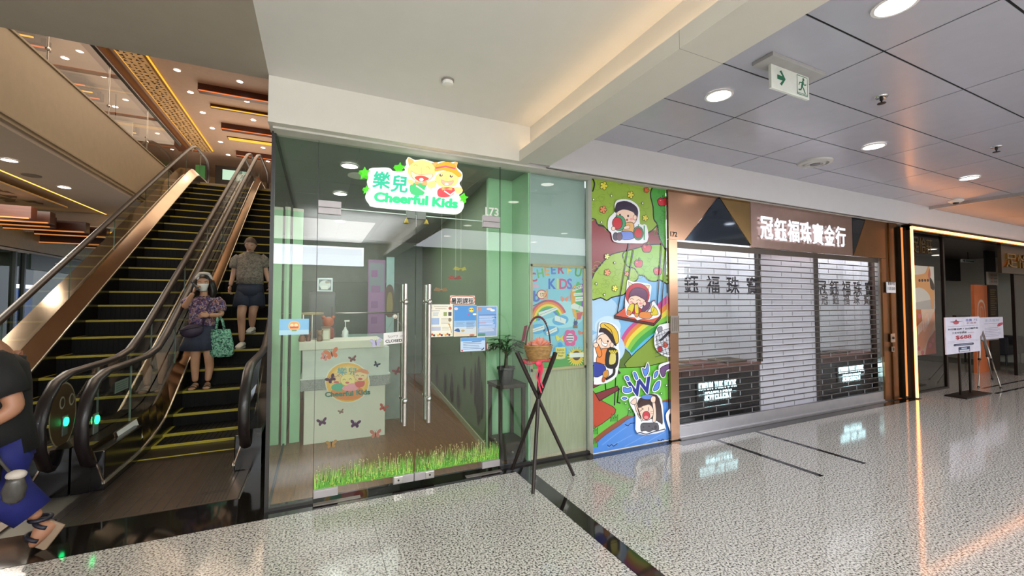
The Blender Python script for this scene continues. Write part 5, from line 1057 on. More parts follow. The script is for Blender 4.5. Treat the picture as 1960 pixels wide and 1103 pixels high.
A = Art(TY(6.049), FRONT); A.rect(p1.x + .02, p.z + .02, q1.x - .02, p1.z - .02, '#4f565c'); A.ell((p1.x + q1.x) / 2, (p.z + p1.z) / 2, .07, .06, '#cfd3d4'); A.rect(p1.x + .05, p.z + .03, p1.x + .13, p.z + .08, '#e3e3de'); A.rect(p1.x + .1, p1.z - .07, q1.x - .04, p1.z - .04, '#8a7a6a'); A.build('photo', PRINT_GLOSS, f)
k = thing('cake_stand', 'round wooden topped display stand on a thin pole on the counter', 'stand', (-.02, 5.25, 1.085)); px = at(598, 600, 'Y', 5.25).x; zt = at(598, 600, 'Y', 5.25).z
b = MB(); b.lathe([(.02, zt - .01), (.115, zt - .012), (.118, zt + .008), (.02, zt + .01)], (px, 5.25, 0), 24); b.build('plate', mat('light_wood', '#b59a6a', .5), k, 40); b = MB(); b.lathe([(.07, 1.085), (.07, 1.095), (.012, 1.10), (.010, zt - .01)], (px, 5.25, 0), 14); b.build('pole', STEEL, k, 40)
def figurine(px_, Y, h, cols, label):
    x = at(px_, 640, 'Y', Y).x; t = thing('figurine', label, 'figurine', (x, Y, 1.085)); z = 1.085
    b = MB(); b.lathe([(h * .22, z), (h * .27, z + h * .12), (h * .22, z + h * .45), (h * .1, z + h * .55)], (x, Y, 0), 12); b.build('body', mat('fig_' + cols[0], '#' + cols[0], .5), t, True)
    b = MB(); b.ball((x, Y, z + h * .74), (h * .24, h * .22, h * .24)); b.build('head', mat('fig_' + cols[1], '#' + cols[1], .5), t, True)
    b = MB(); b.ball((x - h * .2, Y, z + h * .95), h * .08, 8, 6); b.ball((x + h * .2, Y, z + h * .95), h * .08, 8, 6); b.build('ears', mat('fig_' + cols[1], '#' + cols[1], .5), t, True)
figurine(578, 5.02, .13, ('8a5a3c', 'a8754a'), 'small brown figurine at the left end of the counter top'); figurine(590, 5.05, .10, ('6d3a2c', '7f4a34'), 'tiny dark red figurine beside the stand pole'); figurine(612, 5.0, .12, ('7a5a44', '8f6a4a'), 'brown figurine in front of the glass jar'); figurine(628, 5.3, .26, ('8a3a2c', 'a8522c'), 'red capped figurine behind the glass jar')
k = thing('lidded_jar', 'square glass jar with dark frame on the counter top', 'jar', (.1, 5.1, 1.085)); x0, x1, z1 = at(616, 630, 'Y', 5.1).x, at(632, 630, 'Y', 5.1).x, at(624, 629, 'Y', 5.1).z
b = MB(); b.box(x0, x1, 5.06, 5.14, 1.085, z1); b.build('glass_body', mat('jar_glass', '#b8b39a', .1), k, bevel=.004); b = MB(); b.box(x0 - .006, x1 + .006, 5.054, 5.146, z1, z1 + .02); b.build('lid', mat('jar_lid', '#6a4a34', .4), k, bevel=.003); b = MB(); b.box(x0 + .015, x1 - .015, 5.055, 5.06, 1.1, z1 - .02); b.build('label_plate', CREAM, k)
k = thing('pump_bottle', 'white pump bottle of sanitiser on the teal desk', 'bottle', (.47, 5.75, 1.02)); x = at(661, 620, 'Y', 5.75).x; z1 = at(661, 613, 'Y', 5.75).z
b = MB(); b.lathe([(.035, 1.02), (.037, 1.04), (.037, 1.14), (.015, 1.17), (.015, 1.185)], (x, 5.75, 0), 16); b.build('body', mat('bottle_white', '#dfe3e0', .25), k, 40); b = MB(); b.lathe([(.014, 1.185), (.006, 1.19), (.006, z1 - .02)], (x, 5.75, 0), 10); b.box(x - .012, x + .05, 5.74, 5.76, z1 - .02, z1); b.build('pump', mat('pump_white', '#e9e9e6', .3), k)
# back of the shop: pink poster wall, pale window panel, towel rail lines
k = thing('pink_poster', 'tall pink and purple poster panel deep inside the shop', 'poster', (1.2, 7.6, 0)); x0, x1 = at(704, 600, 'Y', 7.6).x, at(737, 600, 'Y', 7.6).x; b = MB(); b.box(x0, x1, 7.6, 7.62, .003, 2.25); b.build('sheet', mat('poster_purple', '#8f6a94', .5), k)
A = Art(TY(7.598), FRONT); A.rect(x0 + .02, .4, x1 - .02, 1.7, '#a06fa4'); A.rect(x0 + .02, 1.7, x1 - .02, 2.2, '#7d8490')
for i in range(6): A.rect(x0 + .05, .6 + i * .27, x0 + .1 + .12 * rnd.random(), .72 + i * .27, '#8a5a8f')
A.poly([(x0 + .02, .4), (x1 - .02, .4), (x1 - .02, .75), (x0 + .02, .6)], '#6d4a70'); A.build('print', PRINT, k)
k = thing('pale_panel', 'pale blue panel with a brown arched figure deep inside the shop', 'panel', (1.4, 7.5, 0)); x0, x1 = at(739, 600, 'Y', 7.5).x, at(754, 600, 'Y', 7.5).x; b = MB(); b.box(x0, x1, 7.5, 7.52, 0.003, 2.3); b.build('sheet', mat('panel_aqua', '#9fc0c0', .4), k)
A = Art(TPX(7.498, 4.242, 500, 440), FRONT); A.shape([(1010, 690), (1010, 500), (1035, 445), (1065, 460), (1078, 520), (1075, 690)], '#5c463a', None); A.shape([(1018, 600), (1030, 520), (1055, 510), (1068, 590), (1060, 670), (1022, 670)], '#8a7a3c', None); A.build('print', PRINT, k)
k = thing('steel_rail', 'thin horizontal steel rail across the shop interior', 'rail', (.5, 7.0, 1.4)); b = MB(); za = at(640, 600, 'Y', 7.3).z; b.tube([(-.29, 7.3, za), (1.3, 7.3, za)], .012, 8); b.build('bar', STEEL, k, True)
for x in (-.2, 1.25): b = MB(); b.tube([(x, 7.3, 0), (x, 7.3, za)], .012, 8); b.build('post', STEEL, k, True)
b = MB(); b.box(-.3, 1.55, 8.6, 8.7, 0, 1.9); tag(b.build('wall_back', mat('board_dark_green', '#3f5a4c', .4)), 'dark green partition at the back of the shop', None, None, 'structure')
# silhouettes of trees on the side wall
wx = lambda y: 1.565 + (y - 3.98) * .0914
A = Art(lambda u, v: Vector((wx(u) - .004, u, v)), (-1, 0, 0), 1e-5); rn = random.Random(5)
for y, zb, h_, w_ in [(4.15, .28, .42, .05), (4.28, .18, .75, .09), (4.42, .35, .5, .05), (4.6, .45, .3, .05), (4.62, .9, .25, .03), (4.95, .42, .3, .06), (5.3, .12, .32, .08), (5.7, .1, .42, .12), (6.2, .1, .34, .1), (6.9, .1, .4, .14), (4.75, 1.05, .18, .04), (5.1, 1.0, .25, .05), (5.9, 1.05, .2, .05), (5.2, .85, .12, .04), (4.45, .95, .1, .02)]:
    A.poly(smooth_pts([(y - w_, zb + h_ * .35), (y - w_ * .5, zb + h_ * .8), (y, zb + h_), (y + w_ * .7, zb + h_ * .75), (y + w_, zb + h_ * .3), (y + w_ * .3, zb), (y - w_ * .4, zb + h_ * .08)], 3), rn.choice(['#262019', '#332a1e', '#2b3020', '#3d3322']))
tag(A.build('tree_silhouette_sticker', PRINT), 'dark tree and leaf silhouettes stuck on the sage green side wall', 'sticker')
for x, y, Y, c1, lb in ((882, 516, 3.85, '#b8a83c', 'yellow paper bird hanging behind the right door'), (872, 533, 3.85, '#a83a2c', 'red paper bird hanging behind the right door'), (845, 556, 3.9, '#9a6a3c', 'orange paper bird cluster hanging lowest behind the right door')):
    p = at(x, y, 'Y', Y); t = thing('paper_bird', lb, 'ornament', tuple(p)); b = MB()
    for s in (-1, 1): b.add([p + Vector(q) for q in ((0, 0, 0), (s * .05, .02, .03), (s * .07, .03, .0), (s * .02, .0, -.012), (0, .006, .012))], [(0, 1, 2, 3), (0, 1, 4), (4, 1, 2), (4, 2, 3), (4, 3, 0)])
    b.build('wings', mat('paper_' + c1[1:], c1, .6), t); b = MB(); b.ball(p, (.015, .03, .012), 8, 6); b.build('body', mat('paper_' + c1[1:], c1, .6), t, True); b = MB(); b.tube([p, (p.x, Y, 2.775)], .0012, 4); b.build('thread', CREAM, t)
for x, y in ((.25, 4.1), (.22, 5.2), (1.1, 4.3), (1.1, 5.6), (.3, 7)):
    downlight(x, y, {(.25, 4.1): 'shop downlight nearest the left fixed pane', (.22, 5.2): 'second shop downlight above the mint panels', (1.1, 4.3): 'shop downlight above the right door inside', (1.1, 5.6): 'shop downlight deeper inside on the right', (.3, 7): 'shop downlight deepest inside the glass shop'}[(x, y)], .07, 2.775, 7, col=(.95, 1, .94))
lamp('shop_light', 'AREA', (.7, 5.8, 2.74), 22, (1, 1, .96), 1.3, (0, 0, 0), 3.5)

# plant stand, pot plant -------------------------------------------------------------------------
DWD = mat('dark_walnut', '#33271f', .45, var=.25, scale=4, stretch=(10, 10, 1))
x0, x1, y0, y1 = 1.535, 1.80, 3.575, 3.86; k = thing('plant_stand', 'tall dark wooden open frame plant stand behind the glass', 'stand', (1.66, 3.7, 0)); h_ = .70
for x in (x0, x1 - .03):
    for y in (y0, y1 - .03): b = MB(); b.box(x, x + .03, y, y + .03, .002, h_); b.build('leg', DWD, k)
b = MB(); b.box(x0 - .008, x1 + .008, y0 - .008, y1 + .008, h_, h_ + .035); b.build('top', DWD, k, bevel=.003); b = MB(); b.box(x0, x1, y0, y1, .18, .20); b.build('lower_shelf', DWD, k)
b = MB(); b.box(x0 + .03, x1 - .03, y0 + .005, y0 + .02, .04, .18); dd = b.build('drawer_front', DWD, k, bevel=.003); b = MB(); b.lathe([(.008, 0), (.012, .01), (.005, .018)], ((x0 + x1) / 2, y0 + .005, .11), 10, (0, -1, 0)); b.build('knob', STEEL, dd)
k = thing('potted_plant', 'glossy green pachira plant in a dark pot on the stand', 'plant', (1.66, 3.72, .735)); c0 = Vector((1.655, 3.70, .735))
b = MB(); b.lathe([(.062, 0), (.066, .01), (.078, .125), (.088, .13), (.088, .15), (.076, .15), (.07, .13), (.01, .13)], c0, 20); b.build('pot', mat('pot_dark_grey', '#2f2f30', .5), k, 40); b = MB(); b.lathe([(.07, .128), (.05, .136), (.01, .138)], c0, 16); b.build('soil', mat('soil', '#2a2018', .9), k)
LEAF = mat('leaf_green', '#1f3f1c', .3, var=.3, scale=20); rn = random.Random(11); stems = MB()
def leaf_mesh():
    b = MB(); n = 6; L_, W_ = [], []
    for i in range(n + 1):
        t = i / n; w_ = .17 * math.sin(math.pi * min(1, t * .92 + .06)) ** .8; z = -.28 * t * t; L_.append((t, -w_, z + .03)); W_.append((t, w_, z + .03))
    M_ = [(i / n, 0, -.28 * (i / n) ** 2) for i in range(n + 1)]; b.ribbon(L_, M_); b.ribbon(M_, W_); return b.mesh('leaf', LEAF, True, False)
lm = leaf_mesh(); base = c0 + Vector((0, 0, .13)); b = MB(); b.tube([base, base + Vector((.004, 0, .10)), base + Vector((0, 0, .17))], [.022, .018, .014], 8); b.build('trunk', mat('plant_trunk', '#4a4430', .7), k, True)
for i in range(15):
    a = i * 2.4 + rn.uniform(-.3, .3); el = rn.uniform(.05, 1.0); ln = rn.uniform(.08, .16); p1 = base + Vector((0, 0, .12 + .05 * rn.random())); p2 = p1 + Vector((math.cos(a) * math.cos(el) * ln, math.sin(a) * math.cos(el) * ln * .7, math.sin(el) * ln + .03))
    p2.y = max(p2.y, 3.585); stems.tube([p1, (p1 + p2) / 2 + Vector((0, 0, .015)), p2], .003, 5)
    for j in range(5):
        bb = a + (j - 2) * .62; L_ = rn.uniform(.07, .125); dirv = Vector((math.cos(bb), math.sin(bb) * .75, rn.uniform(-.35, .3)))
        if p2.y + dirv.y * L_ < 3.54: dirv.y = (3.545 - p2.y) / L_
        dirv.normalize(); sd = dirv.cross(Vector((0, 0, 1))).normalized(); up_ = sd.cross(dirv); o = link('leaf', lm, k); M_ = Matrix((dirv, -sd, up_)).transposed().to_4x4() @ Matrix.Scale(L_, 4); o.matrix_basis = Matrix.Translation(p2) @ M_; 
tag(stems.build('stems', LEAF, k, True), kind='stuff')

# wall panels and notice board behind glass ---------------------------------------------------------
b = MB(); b.box(1.84, 2.49, 3.575, 3.60, .0, .84); tag(b.build('wall_panel_1', mat('pale_ash_panel', '#aaa48c', .5, var=.1, scale=5, stretch=(14, 14, 1))), 'pale ash wood wall panel below the notice board', None, None, 'structure')
b = MB(); b.box(1.84, 2.49, 3.575, 3.60, .845, 2.775); tag(b.build('wall_panel_2', mat('pale_grey_panel', '#a9b4b4', .4, var=.02)), 'pale grey wall panel above the notice board', None, None, 'structure')
nb = thing('notice_board', 'colourful Cheerful Kids notice board with rainbow and sunflower', 'notice board', (2.17, 3.565, .84)); q0, q1 = at(1009, 505, 'Y', 3.56), at(1129, 708, 'Y', 3.56); x0, x1, z0, z1 = 1.838, 2.478, .845, 1.875
b = MB()
for a in ((x0, x1, z0, z0 + .025), (x0, x1, z1 - .025, z1), (x0, x0 + .028, z0, z1), (x1 - .028, x1, z0, z1)): b.box(a[0], a[1], 3.545, 3.575, a[2], a[3])
b.build('wooden_frame', mat('frame_pine', '#b5a27a', .5, var=.1), nb); b = MB(); b.box(x0 + .02, x1 - .02, 3.56, 3.574, z0 + .02, z1 - .02); b.build('backing_sheet', mat('board_blue', '#8fc6e0', .6), nb)
A = Art(TY(3.5595), FRONT, .00008); NS = 4.594
A.pre = lambda u, v: (lambda p: (p.x, p.z))(at(980 + u / NS, 480 + v / NS, 'Y', 3.56)); A.clip = (x0 + .028, z0 + .025, x1 - .028, z1 - .025)
A.poly([(140, 60), (700, 80), (700, 1060), (140, 1100)], '#86c3de'); A.poly(ellipse(440, 560, 200, 120), '#a9d6e8'); A.poly(smooth_pts([(130, 900), (300, 930), (520, 900), (720, 880), (720, 1100), (130, 1100)], 3), '#4f9a4a')
for ch, x, y, c_, rt in (('C', 195, 270, '#c44a7a', -14), ('H', 255, 235, '#6fb06a', -10), ('E', 310, 215, '#e8a05a', -6), ('E', 365, 205, '#5a7ad0', -3), ('R', 430, 200, '#c44a7a', 0), ('F', 500, 210, '#e8c04a', 4), ('U', 575, 225, '#5aa04a', 9), ('L', 635, 260, '#b05ab0', 14)): A.text(ch, x, y, 78, c_, .03, .85, rot=rt)
for ch, x, c_ in (('K', 352, '#3a6ad0'), ('I', 400, '#e8d04a'), ('D', 450, '#d0548a'), ('S', 505, '#6a6ad0')): A.text(ch, x, 335, 92, c_, .03, .8)
for i, c_ in enumerate(['#c9486a', '#e8863c', '#f0cf4a', '#5aae5a', '#4a7ad0', '#86c3de']):
    r_ = 1 - i * .11; A.poly([(320 + 165 * r_ * math.cos(g), 610 + (-180) * r_ * math.sin(g)) for g in [math.pi * (0.12 + .9 * j / 24) for j in range(25)]] , c_)
A.ell(600, 400, 90, 110, '#8a5ac4'); A.poly(smooth_pts([(515, 420), (520, 340), (560, 300), (570, 420), (560, 560), (540, 570)], 3), '#e8a03c'); A.poly(smooth_pts([(560, 300), (600, 295), (610, 450), (580, 580), (560, 560)], 3), '#4fae6a'); A.poly([(540, 540), (640, 540), (585, 605), (560, 605)], '#e0a84a'); A.poly([(565, 545), (620, 540), (600, 605), (570, 605)], '#d0586a'); A.poly([(620, 480), (680, 470), (625, 580)], '#5a6ad0')
A.line([(550, 600), (543, 660)], 5, '#4a3a2c'); A.line([(570, 600), (565, 660)], 5, '#4a3a2c'); A.ell(558, 635, 18, 20, '#3a4a8a'); A.rect(535, 655, 575, 682, '#8a6a5a')
A.poly([(525, 330), (612, 298), (618, 328), (530, 360)], '#e9e7e2'); A.text('TRINITY', 572, 338, 22, '#2a2a2a', .02, .85, rot=-16)
for q in ([(540, 375), (638, 368), (638, 392), (540, 398)], [(555, 410), (635, 405), (635, 440), (555, 448)], [(515, 480), (545, 460), (655, 510), (640, 545), (515, 505)], [(228, 545), (385, 495), (405, 515), (245, 585)], [(372, 580), (385, 568), (475, 605), (465, 645), (372, 615)], [(170, 690), (280, 655), (285, 690), (175, 720)], [(295, 715), (390, 670), (395, 705), (305, 745)]): A.poly(q, '#e3e3e4'); xs = [p[0] for p in q]; ys = [p[1] for p in q]; A.line([((q[0][0] + q[3][0]) / 2 + 8, (q[0][1] + q[3][1]) / 2), ((q[1][0] + q[2][0]) / 2 - 8, (q[1][1] + q[2][1]) / 2)], 4, '#9a9aa8')
A.k = 3
for cx, cy in ((425, 612), (225, 688), (345, 708)): A.poly(ellipse(cx, cy, 72, 45, 16, -8), '#5aa8e0', False)
A.k = 60
A.text('b', 215, 445, 95, '#4a6ac4', .03, 1); A.ell(258, 385, 36, 34, '#f0d0b8', '#c43a5a', 8); A.text('d', 292, 420, 85, '#e09a6a', .03, .8); A.ell(250, 380, 5, 5, '#222222'); A.ell(268, 378, 5, 5, '#222222'); A.curve([(246, 392), (258, 402), (272, 390)], 4, '#c43a3a'); A.line([(182, 485), (300, 437)], 7, '#5a5a6a'); A.ell(200, 312, 36, 18, '#d0a8c8'); 
def bfly(cx, cy, r_, c_):
    for m_ in (-1, 1): A.poly(smooth_pts([(cx, cy), (cx + m_ * r_, cy - r_ * .8), (cx + m_ * r_, cy), (cx + m_ * r_ * .6, cy + r_ * .7)], 3), c_)
bfly(460, 425, 32, '#e88a7a'); bfly(668, 625, 28, '#e8d04a'); bfly(420, 770, 36, '#e8d44a'); bfly(610, 722, 28, '#e0785a')
for i in range(6): g = i * math.pi / 3; A.ell(508 + 36 * math.cos(g), 768 + 46 * math.sin(g), 28, 32, '#e0589a')
A.ell(508, 768, 34, 40, '#e9d8e4'); bars(A, 475, 545, [740, 765, 788], 10, '#6a5a7a')
A.ell(420, 890, 62, 68, '#5aaee0'); A.ell(420, 828, 22, 24, '#3f9ae0'); A.poly([(380, 850), (465, 845), (465, 945), (385, 955)], '#e6d06a'); A.text('Explore', 424, 880, 18, '#4a3a1c', .01, .85); A.text('Wonder', 424, 905, 18, '#4a3a1c', .01, .85); A.text('Begin', 424, 930, 18, '#4a3a1c', .01, .85)
for i in range(22): g = i * 2 * math.pi / 22; A.poly([(562 + 45 * math.cos(g - .16), 932 + 55 * math.sin(g - .16)), (562 + 86 * math.cos(g), 932 + 100 * math.sin(g)), (562 + 45 * math.cos(g + .16), 932 + 55 * math.sin(g + .16))], '#f0cf3c')
A.ell(562, 932, 52, 62, '#e8bc2c'); A.ell(562, 922, 36, 42, '#4a3020'); A.poly([(500, 900), (625, 895), (625, 935), (500, 940)], '#e6e4e0')
A.shape([(655, 800), (690, 780), (690, 830), (665, 870), (640, 870)], '#e3e6ea', '#3a3a3a', 4, 1); A.text('L', 664, 858, 50, '#2f2f33', .02, .8)
A.build('paper_collage', PRINT, nb)

# bamboo tripod with basket ---------------------------------------------------------------------------
TRP = mat('dark_bamboo', '#241a17', .45, var=.2)
tp = thing('tripod_stand', 'dark wooden pole tripod stand tied with red cord', 'stand', (1.68, 3.15, 0))
X0 = Vector((1.683, 3.10, .70))
for foot, dz in ((at(1020, 948, 'Z', 0), 0), (at(980, 901, 'Z', 0.0), 0), (at(1098, 912, 'Z', 0), 0)):
    foot = Vector((foot.x, foot.y, .01)); dirv = (X0 - foot); top = foot + dirv * (1.105 / .70)
    b = MB(); b.tube([foot, foot.lerp(top, .5), top], [.0145, .016, .018], 10); b.build('leg', TRP, tp, 40)
RED = mat('red_ribbon', '#d8405a', .5)
b = MB(); b.tube([X0 + Vector((.135 * math.cos(g), .09 * math.sin(g), .315 + .012 * math.sin(3 * g))) for g in [i * 2 * math.pi / 18 for i in range(18)]], .008, 6, True); b.build('cord', RED, tp, True)
b = MB()
for dx, L_, w_ in ((-.06, .24, .03), (-.045, .20, .03), (-.075, .17, .025)):
    A_ = [X0 + Vector((dx + .012 * math.sin(i * .9), -.105 - .004 * i, .315 - L_ * i / 8)) for i in range(9)]; b.ribbon(A_, [p + Vector((w_ * (1 - .05 * i), .012, 0)) for i, p in enumerate(A_)])
b.ball(X0 + Vector((-.05, -.1, .31)), (.035, .015, .025), 8, 6); b.build('ribbon_tail', RED, tp, True)
bk = thing('wicker_basket', 'small wicker basket with arched handle and paper flowers on the tripod', 'basket', (1.683, 3.10, 1.02)); BW = mat('wicker', '#a8834f', .6, var=.25, scale=40); c0 = X0 + Vector((0, 0, .315))
for i in range(11):
    z = .004 + i * .0125; r_ = .078 + .038 * (i / 10) ** .8; b = MB()
    b.tube([c0 + Vector((r_ * math.cos(g) * (1 + .035 * (-1) ** (j + i)), r_ * math.sin(g) * (1 + .035 * (-1) ** (j + i)), z)) for j, g in enumerate([q * 2 * math.pi / 28 for q in range(28)])], .0065, 6, True); b.build('wicker_row', BW, bk, True)
b = MB(); b.lathe([(.076, 0), (.076, .006), (.01, .008)], c0, 20); b.build('bottom', BW, bk)
b = MB(); b.lathe([(.075, .005), (.108, .13), (.112, .135), (.1, .13), (.07, .01)], c0, 24); b.build('lining', mat('basket_lining', '#5a4028', .8), bk, True)
b = MB(); b.tube([c0 + Vector((.116 * math.cos(g), .0, .12 + .245 * math.sin(g))) for g in [math.pi * i / 20 for i in range(21)]], .006, 8); hd = b.build('handle', mat('handle_dark_red', '#4a1f24', .5), bk, True)
b = MB()
for i in range(13): g = math.pi * (.28 + .035 * i); b.ball(c0 + Vector((.118 * math.cos(g), 0, .12 + .25 * math.sin(g))), (.012, .008, .008), 8, 6)
A_ = [c0 + Vector((-.105 - .004 * i, -.01, .30 - .018 * i)) for i in range(8)]; b.ribbon(A_, [p + Vector((-.03, .0, -.005)) for p in A_]); b.build('handle_ribbon', mat('wine_ribbon', '#5f2430', .5), hd, True)
FL = mat('paper_coral', '#d0765a', .6); FL2 = mat('paper_pink', '#c98a7a', .6)
for fx, fy, n_, r_ in ((-.005, -.03, 13, .085), (-.07, .0, 9, .05), (.07, -.01, 9, .05)):
    for i in range(n_):
        g = math.pi * (i / (n_ - 1)); d_ = Vector((math.cos(g), 0, math.sin(g))); p = c0 + Vector((fx, fy, .125)); q = p + d_ * r_; s_ = Vector((-d_.z, 0, d_.x)) * r_ * .2; o = Vector((0, -.004 * (i % 3), 0)); bb = MB(); bb.add([p + o, p + d_ * r_ * .6 + s_ + o, q + o, p + d_ * r_ * .6 - s_ + o, p + d_ * r_ * .6 + o + Vector((0, -.008, 0))], [(0, 1, 4), (1, 2, 4), (2, 3, 4), (3, 0, 4)]); bb.build('petal', (FL, FL2)[i % 2], bk, fix=False)

# mural --------------------------------------------------------------------------------------------------
mu = thing('mural_panel', 'tall cartoon mural panel of children, apple trees, rainbow and river', 'mural', (2.99, 3.46, 0))
b = MB(); b.box(2.493, 3.488, 3.46, 3.56, .0, 2.77); b.build('board', mat('board_edge', '#d8d6d0', .4), mu)
A = Art(TY(3.4595), FRONT, .00006); A.clip = (2.494, .012, 3.487, 2.769); K = '#17141a'
def M(sc, ox, oy): A.pre = lambda u, v: (lambda p: (p.x, p.z))(at(ox + u / sc, oy + v / sc, 'Y', 3.46))
m1 = lambda: M(3.939, 1120, 320); m2 = lambda: M(3.678, 1120, 580); m3 = lambda: M(5.253, 1110, 470)
m1(); A.poly([(40, 40), (640, 40), (640, 2250), (40, 2250)], '#7fb6e2')
m3(); A.poly(ellipse(230, 700, 170, 190), '#a8cdea'); A.poly(ellipse(280, 820, 130, 110), '#c4deef')
cu = [[(395, 1000), (430, 900), (520, 790), (700, 660), (880, 495)], [(425, 1005), (465, 910), (570, 795), (740, 690), (880, 575)], [(452, 1020), (500, 920), (625, 800), (780, 720), (880, 635)], [(475, 1035), (540, 930), (675, 815), (800, 750), (880, 700)], [(500, 1060), (590, 940), (720, 835), (810, 790), (880, 755)], [(518, 1085), (640, 960), (760, 870), (830, 830), (880, 810)], [(530, 1100), (690, 980), (790, 910), (850, 870), (880, 860)]]
for i, c_ in enumerate(['#c2508f', '#d9843c', '#dcd04a', '#7fbf4a', '#3fa050', '#5ab4e0']): A.poly(smooth_pts(cu[i], 4, False) + smooth_pts(cu[i + 1], 4, False)[::-1], c_)
m2(); A.shape([(200, 280), (260, 310), (325, 375), (300, 455), (230, 470), (180, 460)], '#55702f', K, 5); A.shape([(290, 455), (330, 372), (420, 290), (500, 215), (600, 140), (600, 460)], '#7f9a3a', K, 5)
A.shape([(20, 470), (230, 458), (420, 450), (620, 438), (620, 760), (20, 1000)], '#63b53f', K, 5); A.poly(ellipse(140, 320, 140, 120), '#b4d2ea'); 
A.shape([(20, 610), (120, 690), (215, 750), (160, 820), (20, 880)], '#b3472f', K, 4)
A.poly(smooth_pts([(20, 1010), (90, 930), (230, 830), (340, 770), (620, 670), (640, 800), (300, 960), (20, 1120)], 3), '#8a4a30'); A.shape([(20, 1080), (100, 965), (240, 865), (340, 800), (640, 700), (640, 1120), (20, 1120)], '#4a86d8', '#2a3a6a', 3)
for q in ([(120, 1000), (250, 900), (330, 850)], [(160, 1020), (330, 930)], [(280, 1010), (430, 930)], [(400, 1000), (560, 910)]): A.curve(q, 5, '#6aa0e6')
for q in ([(155, 1000), (170, 1010), (185, 998), (200, 1008), (225, 990)], [(510, 965), (530, 972), (545, 960), (560, 972), (580, 960)], [(280, 855), (300, 865), (318, 850), (345, 845)]): A.curve(q, 6, '#16224a')
for gx, gy in ((60, 900), (200, 810), (60, 990), (320, 770)): A.poly([(gx - 22, gy + 25), (gx - 14, gy - 30), (gx, gy + 5), (gx + 8, gy - 40), (gx + 14, gy), (gx + 30, gy - 25), (gx + 26, gy + 25)], '#4a9a34'); A.line([(gx - 22, gy + 25), (gx - 14, gy - 30), (gx, gy + 5), (gx + 8, gy - 40), (gx + 14, gy), (gx + 30, gy - 25), (gx + 26, gy + 25)], 4, K)
# bench
A.shape([(30, 560), (110, 540), (120, 570), (30, 610)], '#7a2f35', K, 5, 1); A.line([(215, 500), (205, 720)], 8, K); A.line([(140, 560), (145, 620)], 8, K); A.shape([(70, 640), (225, 585), (240, 610), (100, 690)], '#7a2f35', K, 5, 1); A.line([(235, 600), (225, 700), (245, 705)], 9, K); A.line([(215, 460), (240, 495)], 18, '#2a1f22')
# trees and branch
m1(); OLV = '#8fae3e'
A.poly([(40, 60), (640, 60), (640, 520), (460, 520), (190, 500), (40, 420)], OLV)
A.shape([(40, 850), (130, 720), (200, 655), (350, 620), (420, 700), (405, 800), (385, 855), (330, 880), (300, 955), (230, 975), (195, 985), (160, 1005), (115, 985), (40, 995)], '#98b84a', K, 9)
A.shape([(285, 650), (350, 618), (590, 560), (650, 590), (650, 890), (612, 880), (560, 850), (530, 862), (480, 855), (440, 818), (405, 815), (370, 765), (320, 750), (290, 700)], '#86b934', K, 9)
A.shape([(30, 385), (85, 400), (100, 440), (135, 448), (185, 490), (330, 520), (455, 508), (535, 445), (590, 570), (480, 585), (350, 622), (200, 658), (130, 718), (75, 780), (30, 850)], '#8c3f42', K, 9)
A.shape([(30, 60), (200, 50), (420, 50), (550, 60), (540, 440), (500, 475), (430, 500), (300, 480), (200, 495), (150, 470), (130, 440), (100, 435), (75, 395), (30, 385)], OLV, None); A.curve([(40, 390), (75, 395), (90, 430), (130, 440), (160, 470), (195, 492)], 9, K); A.curve([(455, 508), (500, 480), (540, 440)], 8, K)
A.shape([(530, 130), (490, 200), (510, 300), (515, 390), (545, 440), (560, 540), (650, 640), (650, 100)], '#4a9c3e', K, 9); rn = random.Random(4)
for i in range(110):
    z_ = rn.choice([((60, 95, 470, 380), '#7f9e34'), ((60, 720, 330, 960), '#86a63e'), ((310, 650, 600, 830), '#76a82c'), ((530, 170, 606, 560), '#3f8c36')]); bx = z_[0]; x, y = rn.uniform(bx[0], bx[2]), rn.uniform(bx[1], bx[3]); r_ = rn.uniform(14, 34); g0 = rn.random() * 6.3
    A.line([(x + r_ * math.cos(g0 + q * .5), y + r_ * .8 * math.sin(g0 + q * .5)) for q in range(9)], 3.2, z_[1]); A.k -= .9
A.k = math.ceil(A.k)
def apple(x, y, r_): A.shape([(x - r_, y - r_ * .3), (x - r_ * .45, y - r_ * .85), (x, y - r_ * .6), (x + r_ * .45, y - r_ * .85), (x + r_, y - r_ * .3), (x + r_ * .7, y + r_ * .75), (x, y + r_ * .85), (x - r_ * .7, y + r_ * .75)], '#c22a36', K, 5); A.line([(x, y - r_ * .6), (x + 5, y - r_ * 1.35)], 5, K); A.poly(ellipse(x + 12, y - r_ * 1.05, 9, 5, 10, -30), '#4a9a34'); A.ell(x - r_ * .4, y - r_ * .25, 6, 4, '#e8808a')
apple(580, 262, 36); apple(462, 612, 36); apple(400, 727, 32); apple(546, 785, 32)
def flower(x, y, r_, c_):
    for i in range(5): g = i * 1.2566 - 1.2; A.ell(x + r_ * .62 * math.cos(g), y + r_ * .68 * math.sin(g), r_ * .36, r_ * .36, c_, K, 3, n=10)
    A.ell(x, y, r_ * .42, r_ * .42, c_, n=10)
for x, y, r_, c_ in ((138, 142, 30, '#dcd04a'), (340, 210, 26, '#dcd04a'), (450, 385, 22, '#dcd04a'), (132, 322, 27, '#e08a5a'), (458, 175, 20, '#d0683c'), (163, 795, 24, '#e8986a'), (220, 915, 22, '#e8e04a'), (310, 805, 18, '#e08a5a'), (160, 675, 20, '#d8e07a')): flower(x, y, r_, c_)
for x, y in ((193, 218), (428, 274), (118, 417), (58, 247), (218, 722), (78, 880), (140, 962), (272, 118)): A.ell(x, y, 6, 7, '#e6ecd0', K, 3, n=10)
A.curve([(52, 90), (66, 130), (52, 185)], 8, K)
